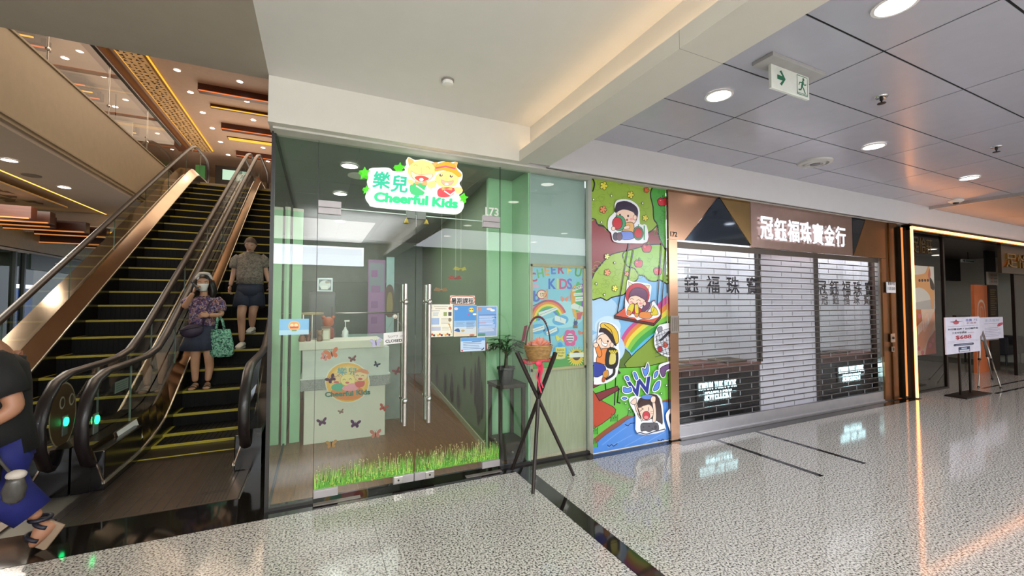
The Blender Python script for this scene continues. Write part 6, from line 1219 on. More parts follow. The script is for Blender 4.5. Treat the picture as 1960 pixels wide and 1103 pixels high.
# swing
for q in ([(325, 572), (232, 1130)], [(358, 628), (272, 1130)], [(572, 575), (530, 1130)], [(604, 612), (565, 1130)]): A.line(q, 7, K)
m3(); A.poly([(340, 705), (445, 625), (805, 700), (735, 782)], '#cf5a44'); A.poly([(340, 705), (735, 782), (735, 806), (340, 732)], '#5a2a2c'); A.poly([(735, 782), (805, 700), (805, 728), (735, 806)], '#6a3034')
for q in ([(340, 705), (445, 625), (805, 700), (735, 782), (340, 705)], [(340, 732), (735, 806), (805, 730)], [(340, 705), (340, 732)], [(735, 782), (735, 806)]): A.line(q, 6, K)
# girl in the red hood
WH = '#e9eaf0'; SK = '#f0cdb8'
A.poly(smooth_pts([(470, 350), (520, 365), (600, 372), (700, 395), (705, 470), (690, 590), (730, 560), (790, 650), (790, 710), (690, 745), (620, 735), (570, 752), (540, 725), (460, 700), (445, 560), (460, 430)], 3), WH)
A.shape([(478, 365), (530, 395), (490, 430)], '#e8d0a0', K, 4, 1); A.shape([(610, 398), (690, 402), (675, 470)], '#e8d0a0', K, 4, 1)
A.ell(570, 500, 118, 118, '#b8283a', K, 4); A.ell(570, 520, 92, 98, '#7a1f30'); A.ell(562, 560, 82, 62, SK, K, 3); A.shape([(485, 510), (520, 440), (600, 430), (665, 470), (660, 560), (630, 540), (560, 505), (510, 512)], '#6a3f63', K, 4); A.shape([(640, 590), (690, 570), (690, 620), (650, 660), (610, 660)], '#6a3f63', K, 4)
A.curve([(495, 545), (512, 532), (530, 545)], 4, K); A.curve([(560, 558), (580, 545), (600, 560)], 4, K); A.ell(508, 568, 14, 9, '#ee8a9a'); A.ell(600, 585, 16, 11, '#ee8a9a'); A.shape([(520, 575), (545, 590), (570, 575), (560, 600), (530, 600)], '#b02a3a', K, 3); A.ell(640, 585, 14, 20, SK, K, 3)
A.ell(548, 655, 66, 34, '#b02433', K, 4); A.shape([(470, 640), (500, 590), (535, 590), (530, 640), (500, 700), (468, 690)], '#dcc83a', K, 4); A.shape([(540, 600), (575, 600), (580, 690), (550, 690)], '#dcc83a', K, 4); A.shape([(465, 650), (505, 665), (495, 700), (465, 695)], '#d98a4a', K, 3); A.shape([(540, 680), (580, 690), (570, 720), (545, 715)], '#d98a4a', K, 3)
A.shape([(600, 670), (690, 672), (720, 690), (690, 735), (590, 722)], '#df8a48', K, 4); A.shape([(700, 680), (740, 620), (778, 690), (715, 700)], '#dcc83a', K, 4); A.shape([(705, 640), (730, 605), (735, 630), (715, 680)], '#dcc83a', K, 3); A.curve([(660, 670), (700, 620), (710, 570), (745, 550)], 9, '#6a2a2c')
# boy eating an apple
m1(); A.poly(smooth_pts([(215, 285), (240, 250), (330, 250), (400, 310), (405, 430), (455, 440), (460, 565), (330, 575), (210, 565), (190, 500), (165, 470), (170, 390), (215, 340)], 3), WH)
A.ell(305, 375, 78, 72, SK, K, 4); A.shape([(220, 310), (240, 270), (310, 262), (375, 300), (390, 350), (375, 400), (360, 345), (290, 320), (250, 330), (220, 345)], '#2f1d3a', K, 4); A.ell(368, 382, 13, 18, SK, K, 3); A.ell(316, 370, 7, 9, K); A.ell(255, 362, 6, 8, K); A.ell(308, 400, 6, 7, '#c0504a', K, 2); A.ell(340, 395, 14, 9, '#f0a0a0')
A.shape([(290, 430), (350, 420), (362, 480), (340, 500), (275, 500)], '#dba860', K, 4); A.ell(250, 425, 46, 56, '#3f9a68', K, 4); A.ell(235, 425, 36, 44, '#c22a36', K, 4); A.poly(ellipse(250, 375, 26, 8, 12, 25), '#3f9a68'); A.ell(205, 465, 14, 14, SK, K, 3); A.shape([(290, 450), (325, 440), (325, 465), (285, 470)], SK, K, 3)
A.shape([(262, 490), (345, 490), (355, 540), (270, 545)], '#6d86d6', K, 4); A.ell(222, 525, 18, 28, '#4a3a52', K, 4); A.ell(250, 525, 20, 28, '#6a4a5c', K, 4); A.ell(392, 500, 36, 50, '#3f9a68', K, 4); A.ell(392, 500, 30, 38, '#c22a36', K, 3); A.line([(437, 445), (437, 550)], 9, '#3f9a68'); A.line([(390, 462), (395, 435)], 7, '#2f7a4a')
# boy with yellow cap
m2(); A.poly(smooth_pts([(90, 145), (120, 130), (200, 150), (240, 210), (228, 300), (238, 360), (225, 470), (200, 530), (110, 570), (20, 545), (20, 320), (75, 250), (85, 190)], 3), WH)
A.ell(130, 270, 56, 52, SK, K, 4); A.shape([(90, 205), (110, 165), (150, 170), (205, 225), (210, 300), (185, 280), (150, 230), (115, 205)], '#2f1d26', K, 4); A.shape([(100, 150), (125, 140), (180, 155), (220, 205), (228, 270), (205, 285), (180, 220), (135, 180), (105, 175)], '#dcb63c', K, 4); A.line([(125, 150), (175, 190), (205, 280)], 4, K); A.ell(180, 295, 12, 16, SK, K, 3); A.ell(152, 270, 6, 8, K); A.curve([(88, 255), (100, 248), (110, 262)], 4, K); A.shape([(105, 262), (125, 285), (148, 285), (140, 305), (112, 295)], '#ffffff', K, 3)
A.shape([(95, 335), (150, 318), (165, 350), (140, 430), (70, 420)], '#dd8440', K, 4); A.shape([(60, 300), (85, 290), (110, 360), (85, 380)], '#dd8440', K, 4); A.ell(68, 295, 16, 16, SK, K, 3); A.shape([(150, 320), (215, 330), (222, 420), (195, 460), (135, 440)], '#1f1b20', K, 4); A.shape([(170, 350), (205, 352), (205, 420), (160, 430)], '#cfc46a', K, 3)
for i in range(7): A.ell(166 + 8 * i, 338 + (i % 2) * 8, 7, 7, '#dcc83a', K, 2, n=8)
A.shape([(40, 420), (120, 432), (135, 480), (80, 520), (40, 500)], '#2f3f9a', K, 4); A.shape([(118, 485), (150, 470), (155, 510), (120, 525)], '#c98a3a', K, 3); A.shape([(115, 520), (135, 530), (125, 555), (110, 550)], '#b05a34', K, 3); A.curve([(195, 455), (190, 500), (140, 535)], 18, '#1f1b20')
# girl in the river, W, splashes
A.poly(smooth_pts([(385, 660), (480, 635), (530, 680), (545, 830), (545, 900), (360, 920), (345, 790), (310, 720), (300, 670), (345, 650)], 3), WH)
A.shape([(360, 700), (390, 660), (450, 640), (510, 670), (535, 840), (500, 830), (370, 770)], '#3a1c1a', K, 4); A.ell(430, 660, 46, 16, '#5a86d6'); A.ell(415, 765, 56, 58, SK, K, 4); A.shape([(362, 735), (380, 690), (430, 680), (475, 720), (440, 712), (400, 722)], '#3a1c1a', K, 3)
for m_, x in ((1, 392), (-1, 446)): A.line([(x - 12, 732), (x + 8 * m_, 744), (x - 12, 756)], 4, K)
A.ell(420, 790, 24, 28, '#c22a3a', K, 4); A.ell(420, 803, 15, 11, '#ee8a8a'); 
for q in ([(360, 760), (385, 765)], [(360, 778), (385, 775)], [(450, 765), (475, 760)], [(450, 775), (475, 780)]): A.line(q, 3, '#c0504a')
A.shape([(385, 830), (390, 810), (350, 760), (335, 690), (350, 690), (375, 780)], SK, K, 3); A.shape([(465, 830), (470, 760), (462, 690), (480, 690), (490, 780), (485, 830)], SK, K, 3); A.shape([(310, 700), (320, 685), (345, 665), (352, 690), (345, 710), (325, 712)], SK, K, 3); A.shape([(450, 680), (460, 655), (485, 660), (482, 695), (462, 700)], SK, K, 3); A.poly([(385, 850), (440, 845), (500, 842), (500, 890), (390, 900)], '#4a444c')
A.shape([(385, 848), (440, 842), (498, 845), (505, 895), (470, 890), (440, 905), (410, 892), (385, 900)], '#4a444c', K, 4)
for x, y, rx, ry in ((400, 870, 6, 5), (440, 865, 7, 6), (485, 872, 10, 14), (462, 880, 6, 5)): A.ell(x, y, rx, ry, '#2a262c')
A.curve([(355, 915), (380, 910), (420, 920), (470, 905), (550, 885)], 7, '#16224a')
A.text('W', 392, 640, 112, '#e9eaf0', .07, 1.0, rot=-14); A.text('W', 392, 640, 112, '#1f2f8a', .03, 1.0, rot=-14)
for q in ([(392, 460), (415, 465), (430, 425), (435, 480), (410, 515)], [(270, 520), (290, 515), (300, 540), (285, 545)], [(330, 490), (345, 490), (360, 530), (345, 535)], [(475, 525), (480, 490), (500, 478), (495, 510)], [(260, 590), (290, 600), (310, 590), (315, 620), (280, 630), (258, 620)], [(470, 600), (490, 560), (515, 550), (505, 600), (475, 618)], [(248, 668), (265, 660), (285, 668), (265, 678)]):
    A.shape([((x - 390) * 1.0 + 390, y) for x, y in q], WH, WH, 16); A.shape(q, '#5a8ae0', '#1f2f6a', 4)
for x, y in ((275, 705), (525, 635), (300, 745), (562, 578)): A.ell(x, y, 5, 5, WH, K, 3, n=8)
# net of scrap and boot at the right edge
A.shape([(500, 165), (530, 150), (600, 150), (640, 250), (600, 370), (530, 365), (480, 310), (475, 230)], WH, None); A.shape([(490, 240), (520, 200), (600, 190), (600, 345), (545, 355), (500, 320)], '#c9cbd4', K, 3); A.ell(515, 325, 16, 20, '#a82a36', K, 3); A.ell(550, 295, 15, 18, '#c9543c', K, 3); A.poly([(500, 270), (520, 250), (575, 195), (580, 215), (530, 265)], '#23202c'); A.shape([(495, 180), (525, 165), (530, 195), (505, 205)], '#8a8c98', K, 3)
for i in range(6): A.line([(480 + 22 * i, 200), (520 + 22 * i, 370)], 3, '#3a3a44'); A.line([(600, 190 + 30 * i), (480, 240 + 28 * i)], 3, '#3a3a44')
A.shape([(505, 440), (560, 415), (610, 410), (610, 470), (560, 480), (550, 520), (520, 520)], WH, None); A.shape([(515, 460), (570, 430), (610, 420), (610, 450), (560, 470), (548, 512), (528, 515)], '#6a4a7a', K, 4); A.curve([(600, 740), (565, 790), (590, 880), (600, 900)], 22, WH); A.curve([(605, 750), (580, 800), (600, 880)], 10, '#3a3a44')
A.build('print', PRINT_GLOSS, mu)
# ================================================================== JEWELLER'S SHOPFRONT
YJ = 3.42
def jx(x, y=600, Y=YJ): return at(x, y, 'Y', Y).x
# bronze cladding -----------------------------------------------------------------------------
cl = struct('wall_front', 'rose bronze metal cladding around the jeweller shutter')
def clad(pts, m=COPPER, d=.03, name='clad_panel', Y=YJ):
    b = MB(); b.prism(pts, lambda u, v, w: (u, Y + w, v), 0, d); return b.build(name, m, cl)
g = .002
clad([(3.490, .012), (3.615 - g, .012), (3.615 - g, 2.20), (3.490, 2.20)])
clad([(3.490, 2.204), (3.728 - g, 2.204), (4.283 - .012, 2.755), (3.490, 2.755)])
clad([(3.735, 2.204), (4.836, 2.204), (4.322, 2.755), (4.250, 2.755)][:2] + [(4.29, 2.755)], mat('blue_black_mirror', '#56606d', .06, 1., var=.03), .026, 'mirror_triangle')
clad([(4.303, 2.755), (4.846, 2.215), (4.846, 2.755)], mat('gold_bronze', '#a98a5c', .2, 1.))
clad([(4.852, 2.19), (7.08, 2.19), (7.08, 2.755), (4.852, 2.755)], mat('satin_rose_panel', '#a88c82', .3, .9))
clad([(7.09, 2.755), (7.09, 2.19), (7.44, 2.755)], MATS['blue_black_mirror'], .026, 'mirror_triangle')
clad([(7.10, 2.19), (8.06, 2.19), (8.06, 2.755), (7.45, 2.755)], BRONZE)
clad([(7.86, .012), (8.06, .012), (8.06, 2.186), (7.86, 2.186)], BRONZE)
clad([(8.064, .012), (8.30, .012), (8.30, 2.755), (8.064, 2.755)], mat('gold_brown_bronze', '#85613a', .16, 1., var=.15, scale=2), .05, Y=3.40)
clad([(8.304, .012), (8.49, .012), (8.49, 2.70), (8.304, 2.70)], mat('smoked_bronze_glass', '#2f2923', .06, .6), .06, Y=3.36)
clad([(3.615, 2.12), (7.86, 2.12), (7.86, 2.19), (3.615, 2.19)], mat('shutter_head', '#5a5048', .35, .6), .02, 'shutter_head', Y=3.46)
A = Art(TY(YJ - .002), FRONT); p = at(1279, 457, 'Y', YJ); A.text('172', 3.565, 2.235, .055, '#2b231f', .02, 1, flip=-1); tag(A.build('shop_number', PRINT), 'dark number 172 on the bronze cladding at the mural edge', 'numeral')
b = MB(); b.box(3.49, 3.615, 3.405, YJ, 1.17, 1.36); t = tag(b.build('meter_cover', mat('clear_cover', '#9a8f86', .2, .3), None, bevel=.004), 'clear plastic cover box on the bronze strip beside the mural', 'cover')
for i in range(4):
    b = MB(); b.box(3.505 + .028 * i, 3.517 + .028 * i, 3.402, 3.405, 1.19, 1.34); b.build('rib', mat('cover_rib', '#6f655e', .3), t)
# lit sign letters: each character a part ----------------------------------------------------------
sg = thing('shop_sign', 'glowing white Chinese jeweller sign letters on the bronze fascia', 'sign', (5.9, YJ, 2.3))
LIT = mat('lit_white_letter', '#f3f4ff', emit=.8); chars = '冠鈺福珠寶金行'
def text_mesh(s, x0, z0, h, w, y0, y1, m, parent, name='letter', bold=.0):
    v, f = glyphs(s, min(bold, .01)); mx0, mx1 = min(p[0] for p in v), max(p[0] for p in v); mz0, mz1 = min(p[1] for p in v), max(p[1] for p in v); b = MB(); n = len(v); e = max(0, bold - .01) / (mx1 - mx0) * w
    ed = {}
    for q in f:
        for i in range(len(q)): ed[(q[i], q[(i + 1) % len(q)])] = 1
    F = [list(q) for q in f] + [[i + n for i in q][::-1] for q in f] + [[g[0], g[1], g[1] + n, g[0] + n] for g in ed if (g[1], g[0]) not in ed]
    for dx, dz in ([(0, 0)] if not e else [(-e, 0), (e, 0), (0, e), (0, -e)]):
        y0 -= 1.5e-5; P = [(x0 + dx + (p[0] - mx0) / (mx1 - mx0) * w, z0 + dz + (p[1] - mz0) / (mz1 - mz0) * h) for p in v]
        b.add([(x, y0, z) for x, z in P] + [(x, y1, z) for x, z in P], F)
    return b.build(name, m, parent, fix=False)
X0, X1 = 4.985, 6.87; cw = (X1 - X0) / 7
for i, ch in enumerate(chars): text_mesh(ch, X0 + cw * i + .015, 2.30, .285, cw - .03, YJ - .028, YJ - .02, LIT, sg, bold=.016)
b = MB(); b.box(X0, X1, YJ - .02, YJ - .001, 2.33, 2.345); b.box(X0, X1, YJ - .02, YJ - .001, 2.53, 2.545); b.build('mounting_rail', STEEL, sg)
# roller shutter -------------------------------------------------------------------------------------
YS = 3.475; sh = thing('roller_shutter', 'closed roller shutter of clear panels between dark horizontal rods', 'shutter', (5.7, YS, 0)); SX0, SX1 = 3.625, 7.85
RODM = mat('shutter_rod', '#8a8484', .25, .9); b = MB(); b.box(-(SX1 - SX0) / 2, (SX1 - SX0) / 2, -.006, .006, -.0035, .0045); b.m = 1; b.box(-(SX1 - SX0) / 2, (SX1 - SX0) / 2, -.0055, .0055, -.0085, -.0035); rod = b.mesh('rod', [RODM, mat('rod_painted_shade', '#2d2a2b', .5)])  # dark strip under each rod paints its shade into the colour
b = MB(); pw = .42; rows = 27; z0 = .145; dz_ = (2.13 - z0) / rows
b.box(-pw / 2 + .0035, pw / 2 - .0035, -.003, .003, -dz_ / 2 + .012, dz_ / 2 - .012); pan = b.mesh('clear_panel', POLY)
b = MB(); b.box(-.002, .002, -.0035, .0035, -dz_ / 2 + .012, dz_ / 2 - .012); clip = b.mesh('panel_joint', mat('panel_joint_grey', '#a3a0a4', .3))
for r in range(rows + 1):
    link('rod', rod, sh, ((SX0 + SX1) / 2, YS, z0 + r * dz_))
for r in range(rows):
    x = SX0 + pw / 2 - (pw / 2 if r % 2 else 0); zc = z0 + (r + .5) * dz_; jt = []
    while x < SX1 - .05:
        if x - pw / 2 >= SX0 - .01 and x + pw / 2 <= SX1 + .01: o = link('clear_panel', pan, sh, (x, YS, zc))
        jt.append(x + pw / 2); x += pw
    jb = MB()
    for q in jt:
        if SX0 < q < SX1: jb.box(q - .002, q + .002, YS - .0035, YS + .0035, zc - dz_ / 2 + .012, zc + dz_ / 2 - .012)
    tag(jb.build('panel_joints', MATS['panel_joint_grey'], sh), kind='stuff')
b = MB(); b.box(SX0 - .004, SX1 + .004, YS - .035, YS + .03, .012, .145); b.box(SX0 - .004, SX1 + .004, YS - .05, YS - .035, .012, .03); b.box(SX0 - .004, SX1 + .004, YS - .038, YS - .03, .135, .150); b.build('bottom_bar', mat('satin_aluminium', '#b9b6ba', .3, .7), sh, bevel=.003)
for x in (SX0 - .008, SX1 + .0): b = MB(); b.box(x, x + .016, YS - .03, YS + .03, .012, 2.14); b.build('guide_rail', STEEL, sh)
b = MB(); b.box(3.615, 7.86, 3.40, 3.44, .0, .012); tag(b.build('trim_3', mat('threshold_steel', '#8f8c8c', .35, .7)), None, None, None, 'structure')
# interior behind the shutter ------------------------------------------------------------------------
YI = 3.52
b = MB(); b.box(3.5, 8.05, 3.56, 6.6, -.012, .004); tag(b.build('floor', mat('jeweller_floor', '#c9c5c4', .15)), 'pale floor inside the jeweller shop', None, None, 'structure')
b = MB(); b.box(3.5, 8.05, 3.50, 6.6, 2.6, 2.7); tag(b.build('ceiling', WHITE), 'white ceiling inside the jeweller shop', None, None, 'structure')
WJ = mat('white_lacquer', '#d9d8dd', .35, var=.01)
b = MB(); b.box(2.50, 3.5, 3.6, 6.6, 0, 2.7); tag(b.build('wall_left', WJ), None, None, None, 'structure')
b = MB(); b.box(3.5, 8.2, 6.5, 6.6, 0, 2.7); tag(b.build('wall_back', WJ), 'white back wall of the jeweller shop', None, None, 'structure')
b = MB(); b.box(8.05, 8.2, 3.50, 6.6, 0, 2.7); tag(b.build('wall_right', mat('brown_side_wall', '#5b463c', .5)), None, None, None, 'structure')
TILEM = mat('black_tile', '#1d1b1c', .25, var=.3); TILE2 = mat('brown_tile', '#4a332c', .3, var=.2); GR = mat('tile_grout', '#4d4847', .7)
def display(xa, xb, label, sgx, lab2, lab3, lab4):
    t = thing('display_window', label, 'display window', ((xa + xb) / 2, YI, 0)); y0 = YI + .1
    b = MB(); b.box(xa, xb, y0 + .006, y0 + .5, 0, .70); b.build('plinth', GR, t)
    h_, w_ = .068, .21
    for r in range(10):
        x = xa - (w_ / 2 if r % 2 else 0)
        while x < xb - .01:
            a, c = max(x, xa), min(x + w_, xb)
            if c - a > .02: b = MB(); b.box(a + .002, c - .002, y0, y0 + .006, .012 + r * h_ + .002, .012 + (r + 1) * h_ - .002); b.build('tile', TILE2 if r == 9 else TILEM, t)
            x += w_
    b = MB(); b.box(xa - .02, xb + .01, y0 - .02, y0 + .5, .70, .735); b.build('counter_top', mat('counter_brown', '#6a4538', .3), t)
    b = MB(); b.box(xa, xb, y0 + .38, y0 + .40, .735, 2.6); b.box(xb - .012, xb + .0, y0 + .03, y0 + .40, .735, 2.6); b.build('white_screen', WJ, t)
    b = MB(); b.box(xa, xb, y0 - .006, y0 + .002, .74, 2.6); b.build('glass_pane', GLASS_CLEAR, t)
    # gold characters printed on the pane
    A = Art(TY(y0 - .0075), FRONT); 
    for i, ch in enumerate('冠鈺福珠寶'): A.text(ch, xa + (xb - xa) * (.06 + .215 * i) + .02, 1.63, .175, '#1f1a1e', .018, 1.02, flip=-1)
    if lab4: 
        for i, ch in enumerate('冠鈺福珠寶'): A.text(ch, xa + (xb - xa) * (.12 + .19 * i), 1.49, .13, '#57504f', .02, .95, flip=-1)
    A.build('window_lettering', PRINT, t)
    for x in (xb + .004 if lab3 else xa - .03,): b = MB(); b.box(x, x + .045, y0 - .02, y0 + .06, 0 if not lab3 else .735, 2.6); b.build('post', mat('speckled_post', '#4b4540', .3, .5, var=.5, scale=60), t)
    s = thing('lit_name_sign', lab2, 'sign', (sgx, y0, .5)); G_ = mat('cyan_white_glow', '#c9fbff', emit=4.0)
    for tx, zz_, ww in (('KWUN YUK FOOK', .455, .66), ('JEWELLERY', .335, .48)):
        wd = [w for w in tx.split(' ')]; v, f = glyphs(tx, .01); tot = max(p[0] for p in v) - min(p[0] for p in v); x = sgx - ww / 2; o = min(p[0] for p in v)
        for i, ch in enumerate(tx):
            if ch == ' ': continue
            gv, _ = glyphs(ch, .0); pre = glyphs(tx[:i + 1], .01)[0]; x1_ = max(p[0] for p in pre); cwid = max(p[0] for p in gv) - min(p[0] for p in gv)
            text_mesh(ch, x + (x1_ - cwid - o) / tot * ww, zz_, .095, cwid / tot * ww * .9, y0 - .022, y0 - .014, G_, s, bold=.0)
    b = MB(); b.box(sgx - .36, sgx + .36, y0 - .014, y0 - .001, .32, .565); b.build('back_plate', mat('sign_back_black', '#151516', .4), s)
    return t
X = lambda p, y=3.62: at(p, 700, 'Y', y).x
xA = X(1453); xB, xC = X(1567), 7.99
display(3.55, xA, 'left display window of the jeweller with dark tiled plinth and bronze characters', (X(1330) + X(1411)) / 2, 'lit KWUN YUK FOOK JEWELLERY sign on the left tiled plinth', True, False)
display(xB, xC, 'right display window of the jeweller with dark tiled plinth, narrower in view', (X(1598) + X(1655)) / 2, 'lit KWUN YUK FOOK JEWELLERY sign on the right tiled plinth', False, True)
b = MB(); b.box(xA + .05, xB - .01, 3.64, 3.66, .004, 2.58); t = tag(b.build('roller_blind', WJ), 'white roller blind behind the shutter between the two display windows', 'blind'); b = MB(); b.tube([(xA + .05, 3.67, 2.56), (xB - .012, 3.67, 2.56)], .03, 10); b.build('roller', CREAM, t, True); b = MB(); b.box(xA + .05, xB - .012, 3.635, 3.665, 0.005, .03); b.build('hem_bar', STEEL, t)
for i, (p, w_, c_, lb) in enumerate([(1318, .30, '#8a7458', 'beige jewellery tray at the left end of the left counter'), (1358, .42, '#7d3a36', 'dark red jewellery tray on the left counter'), (1418, .40, '#3d342c', 'dark brown jewellery tray with gold rim on the left counter')]):
    x = X(p) ; t = thing('jewellery_tray', lb, 'tray', (x, 3.8, .735)); b = MB(); b.box(x - w_ / 2, x + w_ / 2, 3.68, 3.95, .735, .75); b.build('base', mat('tray_' + c_[1:], c_, .5), t); b = MB()
    for q in ((x - w_ / 2, x + w_ / 2, 3.68, 3.692), (x - w_ / 2, x + w_ / 2, 3.938, 3.95), (x - w_ / 2, x - w_ / 2 + .012, 3.68, 3.95), (x + w_ / 2 - .012, x + w_ / 2, 3.68, 3.95)): b.box(*q, .75, .765)
    b.build('rim', mat('tray_rim', '#a8977a', .3, .6), t)
for p, w_, lb in ((1592, .3, 'slim dark jewellery tray on the right counter, next to the door'), (1625, .34, 'open jewellery tray on the right counter, toward the bronze pillar')):
    x = X(p); t = thing('jewellery_tray', lb, 'tray', (x, 3.8, .735)); b = MB(); b.box(x - w_ / 2, x + w_ / 2, 3.68, 3.95, .735, .75); b.build('base', mat('tray_3d342c', '#3d342c', .5), t); b = MB(); b.box(x - w_ / 2, x + w_ / 2, 3.68, 3.692, .75, .765); b.build('rim', mat('tray_rim', '#a8977a', .3, .6), t)
lamp('jeweller_light', 'AREA', (4.6, 3.8, 2.58), 14, (.95, .95, 1), 1.6, (0, 0, 0), .2); lamp('jeweller_light', 'AREA', (7.3, 3.8, 2.58), 11, (.95, .95, 1), 1.2, (0, 0, 0), .2); lamp('jeweller_light', 'AREA', (6.1, 3.58, 2.58), 7, (.95, .95, 1), 1.0, (0, 0, 0), .2)
# plates on the pillar ------------------------------------------------------------------------------
def plate(xa, ya, xb, yb, label, name, m, cat, Y=3.40):
    p, q = at(xa, ya, 'Y', Y), at(xb, yb, 'Y', Y); t = thing(name, label, cat, (p.x, Y, q.z)); b = MB(); b.box(p.x, q.x, Y - .012, Y - .0, q.z, p.z); b.build('plate', m, t, bevel=.002); return t, p, q
t, p, q = plate(1695.5, 540, 1713, 561, 'small white opening hours plate on the bronze pillar', 'hours_plate', mat('plate_white', '#d6d8dc', .4), 'sign')
A = Art(TY(3.4 - .0125), FRONT); A.text('營業時間', (p.x + q.x) / 2, q.z + .125, .045, '#2c2f36', .02, flip=-1, fit=(q.x - p.x) * .78); A.text('11:30-20:00', (p.x + q.x) / 2, q.z + .045, .05, '#4d5058', .015, flip=-1, fit=(q.x - p.x) * .8); A.build('lettering', PRINT, t)
t, p, q = plate(1704, 639, 1712, 655, 'steel key switch plate on the bronze pillar, upper one', 'key_switch', STEEL, 'switch'); b = MB(); b.lathe([(.02, 0), (.02, .01), (.012, .014)], ((p.x + q.x) / 2, 3.388, (p.z + q.z) / 2), 12, (0, -1, 0)); b.build('key_barrel', DARK, t)
t, p, q = plate(1706, 664, 1711, 673, 'small square socket plate on the bronze pillar, lower one', 'socket_plate', STEEL, 'socket'); b = MB(); b.box(p.x + .015, q.x - .015, 3.385, 3.388, q.z + .012, p.z - .012); b.build('insert', DARK, t)
# ================================================================== FOOT MASSAGE SHOP WITH THE LIT FRAME
lf = thing('led_frame', 'glowing orange white LED line framing the massage shop front', 'light', (8.51, 3.3, 0))
b = MB(); b.box(8.497, 8.521, 3.288, 3.312, 0.02, 2.68); b.build('upright_line', LEDW, lf); b = MB(); b.box(8.495, 15.9, 3.285, 3.315, 2.68, 2.712); b.build('top_line', LEDW, lf)
b = MB(); b.box(8.49, 8.54, 3.316, 3.42, 0, 2.74); b.box(8.49, 15.9, 3.316, 3.42, 2.66, 2.76); b.build('backing_channel', mat('channel_bronze', '#6a5240', .25, .9), lf)
ms = struct('wall_front', 'dark glass front of the massage shop')
b = MB(); b.box(8.54, 10.05, 3.50, 3.512, 0.02, 2.68); b.build('glass_pane', GLASS_DARK, ms)
b = MB(); b.box(13.2, 15.9, 3.50, 3.512, 0.02, 2.3); b.build('glass_pane', GLASS_DARK, ms)
b = MB()
for x in (10.05, 13.15): b.box(x, x + .06, 3.48, 3.53, 0, 2.68)
b.box(8.54, 10.05, 3.48, 3.53, 0, .03); b.build('dark_mullion', mat('mullion_brown', '#2b211b', .3, .5), ms)
b = MB(); b.box(8.54, 16, 3.53, 8.2, 2.68, 2.8); tag(b.build('ceiling', mat('dark_shop_ceiling', '#4a3f39', .35)), 'dark glossy ceiling of the massage shop', None, None, 'structure')
b = MB(); b.box(8.54, 11.2, 8.1, 8.2, 0, 2.7); b.box(11.2, 16, 8.1, 8.2, 0, .5); b.box(11.2, 16, 8.1, 8.2, 2.2, 2.7); b.box(14.2, 16, 8.1, 8.2, .5, 2.2); tag(b.build('wall_back', mat('massage_wall', '#3a2e27', .5)), 'dark back wall of the massage shop with a window', None, None, 'structure')
b = MB(); b.box(8.2, 8.5, 3.5, 8.2, 0, 2.7); tag(b.build('wall_left', mat('massage_wall_side', '#33281f', .4)), None, None, None, 'structure')
b = MB(); b.box(10.1, 16, 5.2, 5.3, 2.1, 2.68); tag(b.build('beam_3', mat('bulkhead_dark', '#231b18', .5)), None, None, None, 'structure')
w = struct('window_10', 'window with horizontal blind slats and greenery outside the massage shop'); b = MB()
for x in (11.2, 12.7, 14.15): b.box(x, x + .05, 8.08, 8.14, .5, 2.2)
b.build('window_frame', DARK, w)
for i in range(9): b = MB(); b.box(11.25, 14.15, 8.02, 8.07, 1.42 + .09 * i, 1.47 + .09 * i); b.build('blind_slat', mat('blind_brown', '#4a4034', .5), w)
b = MB(); b.box(11.25, 14.15, 8.10, 8.105, .5, 2.2); b.build('glass_pane', GLASS_CLEAR, w)
# greenery outside
rn = random.Random(9); HL = [mat('hedge_leaf_a', '#5f8a3c', .5, var=.3, scale=6), mat('hedge_leaf_b', '#7fa852', .5, var=.3, scale=6)]
for k, (cx, cy, r_, lb) in enumerate([(12.4, 10.2, .8, 'bright green bush outside the massage shop window, left of the column'), (14.1, 10.2, .75, 'bright green bush outside the massage shop window, right of the orange banner'), (15.0, 12.0, .75, 'bright green bush outside, farthest toward the right photo edge')]):
    t = thing('bush', lb, 'bush', (cx, cy, 0)); b = MB()
    for i in range(700):
        d = Vector((rn.gauss(0, 1), rn.gauss(0, 1), rn.gauss(0, 1))).normalized() * r_ * rn.uniform(.7, 1); p = Vector((cx, cy, 1.15)) + d; s_ = .09; u = Vector((rn.uniform(-1, 1), rn.uniform(-1, 1), rn.uniform(-1, 1))).normalized(); v = u.orthogonal().normalized()
        b.add([p, p + u * s_ + v * s_ * .4, p + u * s_ * 2, p + u * s_ - v * s_ * .4], [(0, 1, 2, 3)])
    tag(b.build('foliage', HL[k % 2], t, fix=False), kind='stuff'); b = MB(); b.tube([(cx, cy, -.2), (cx, cy, 1.2)], .06, 8); b.build('stem', mat('plant_trunk', '#4a4430', .7), t, True)
b = MB(); b.box(9, 16, 8.2, 24, -.3, -.2); tag(b.build('ground', mat('outside_paving', '#9a9a90', .8)), None, None, None, 'structure')
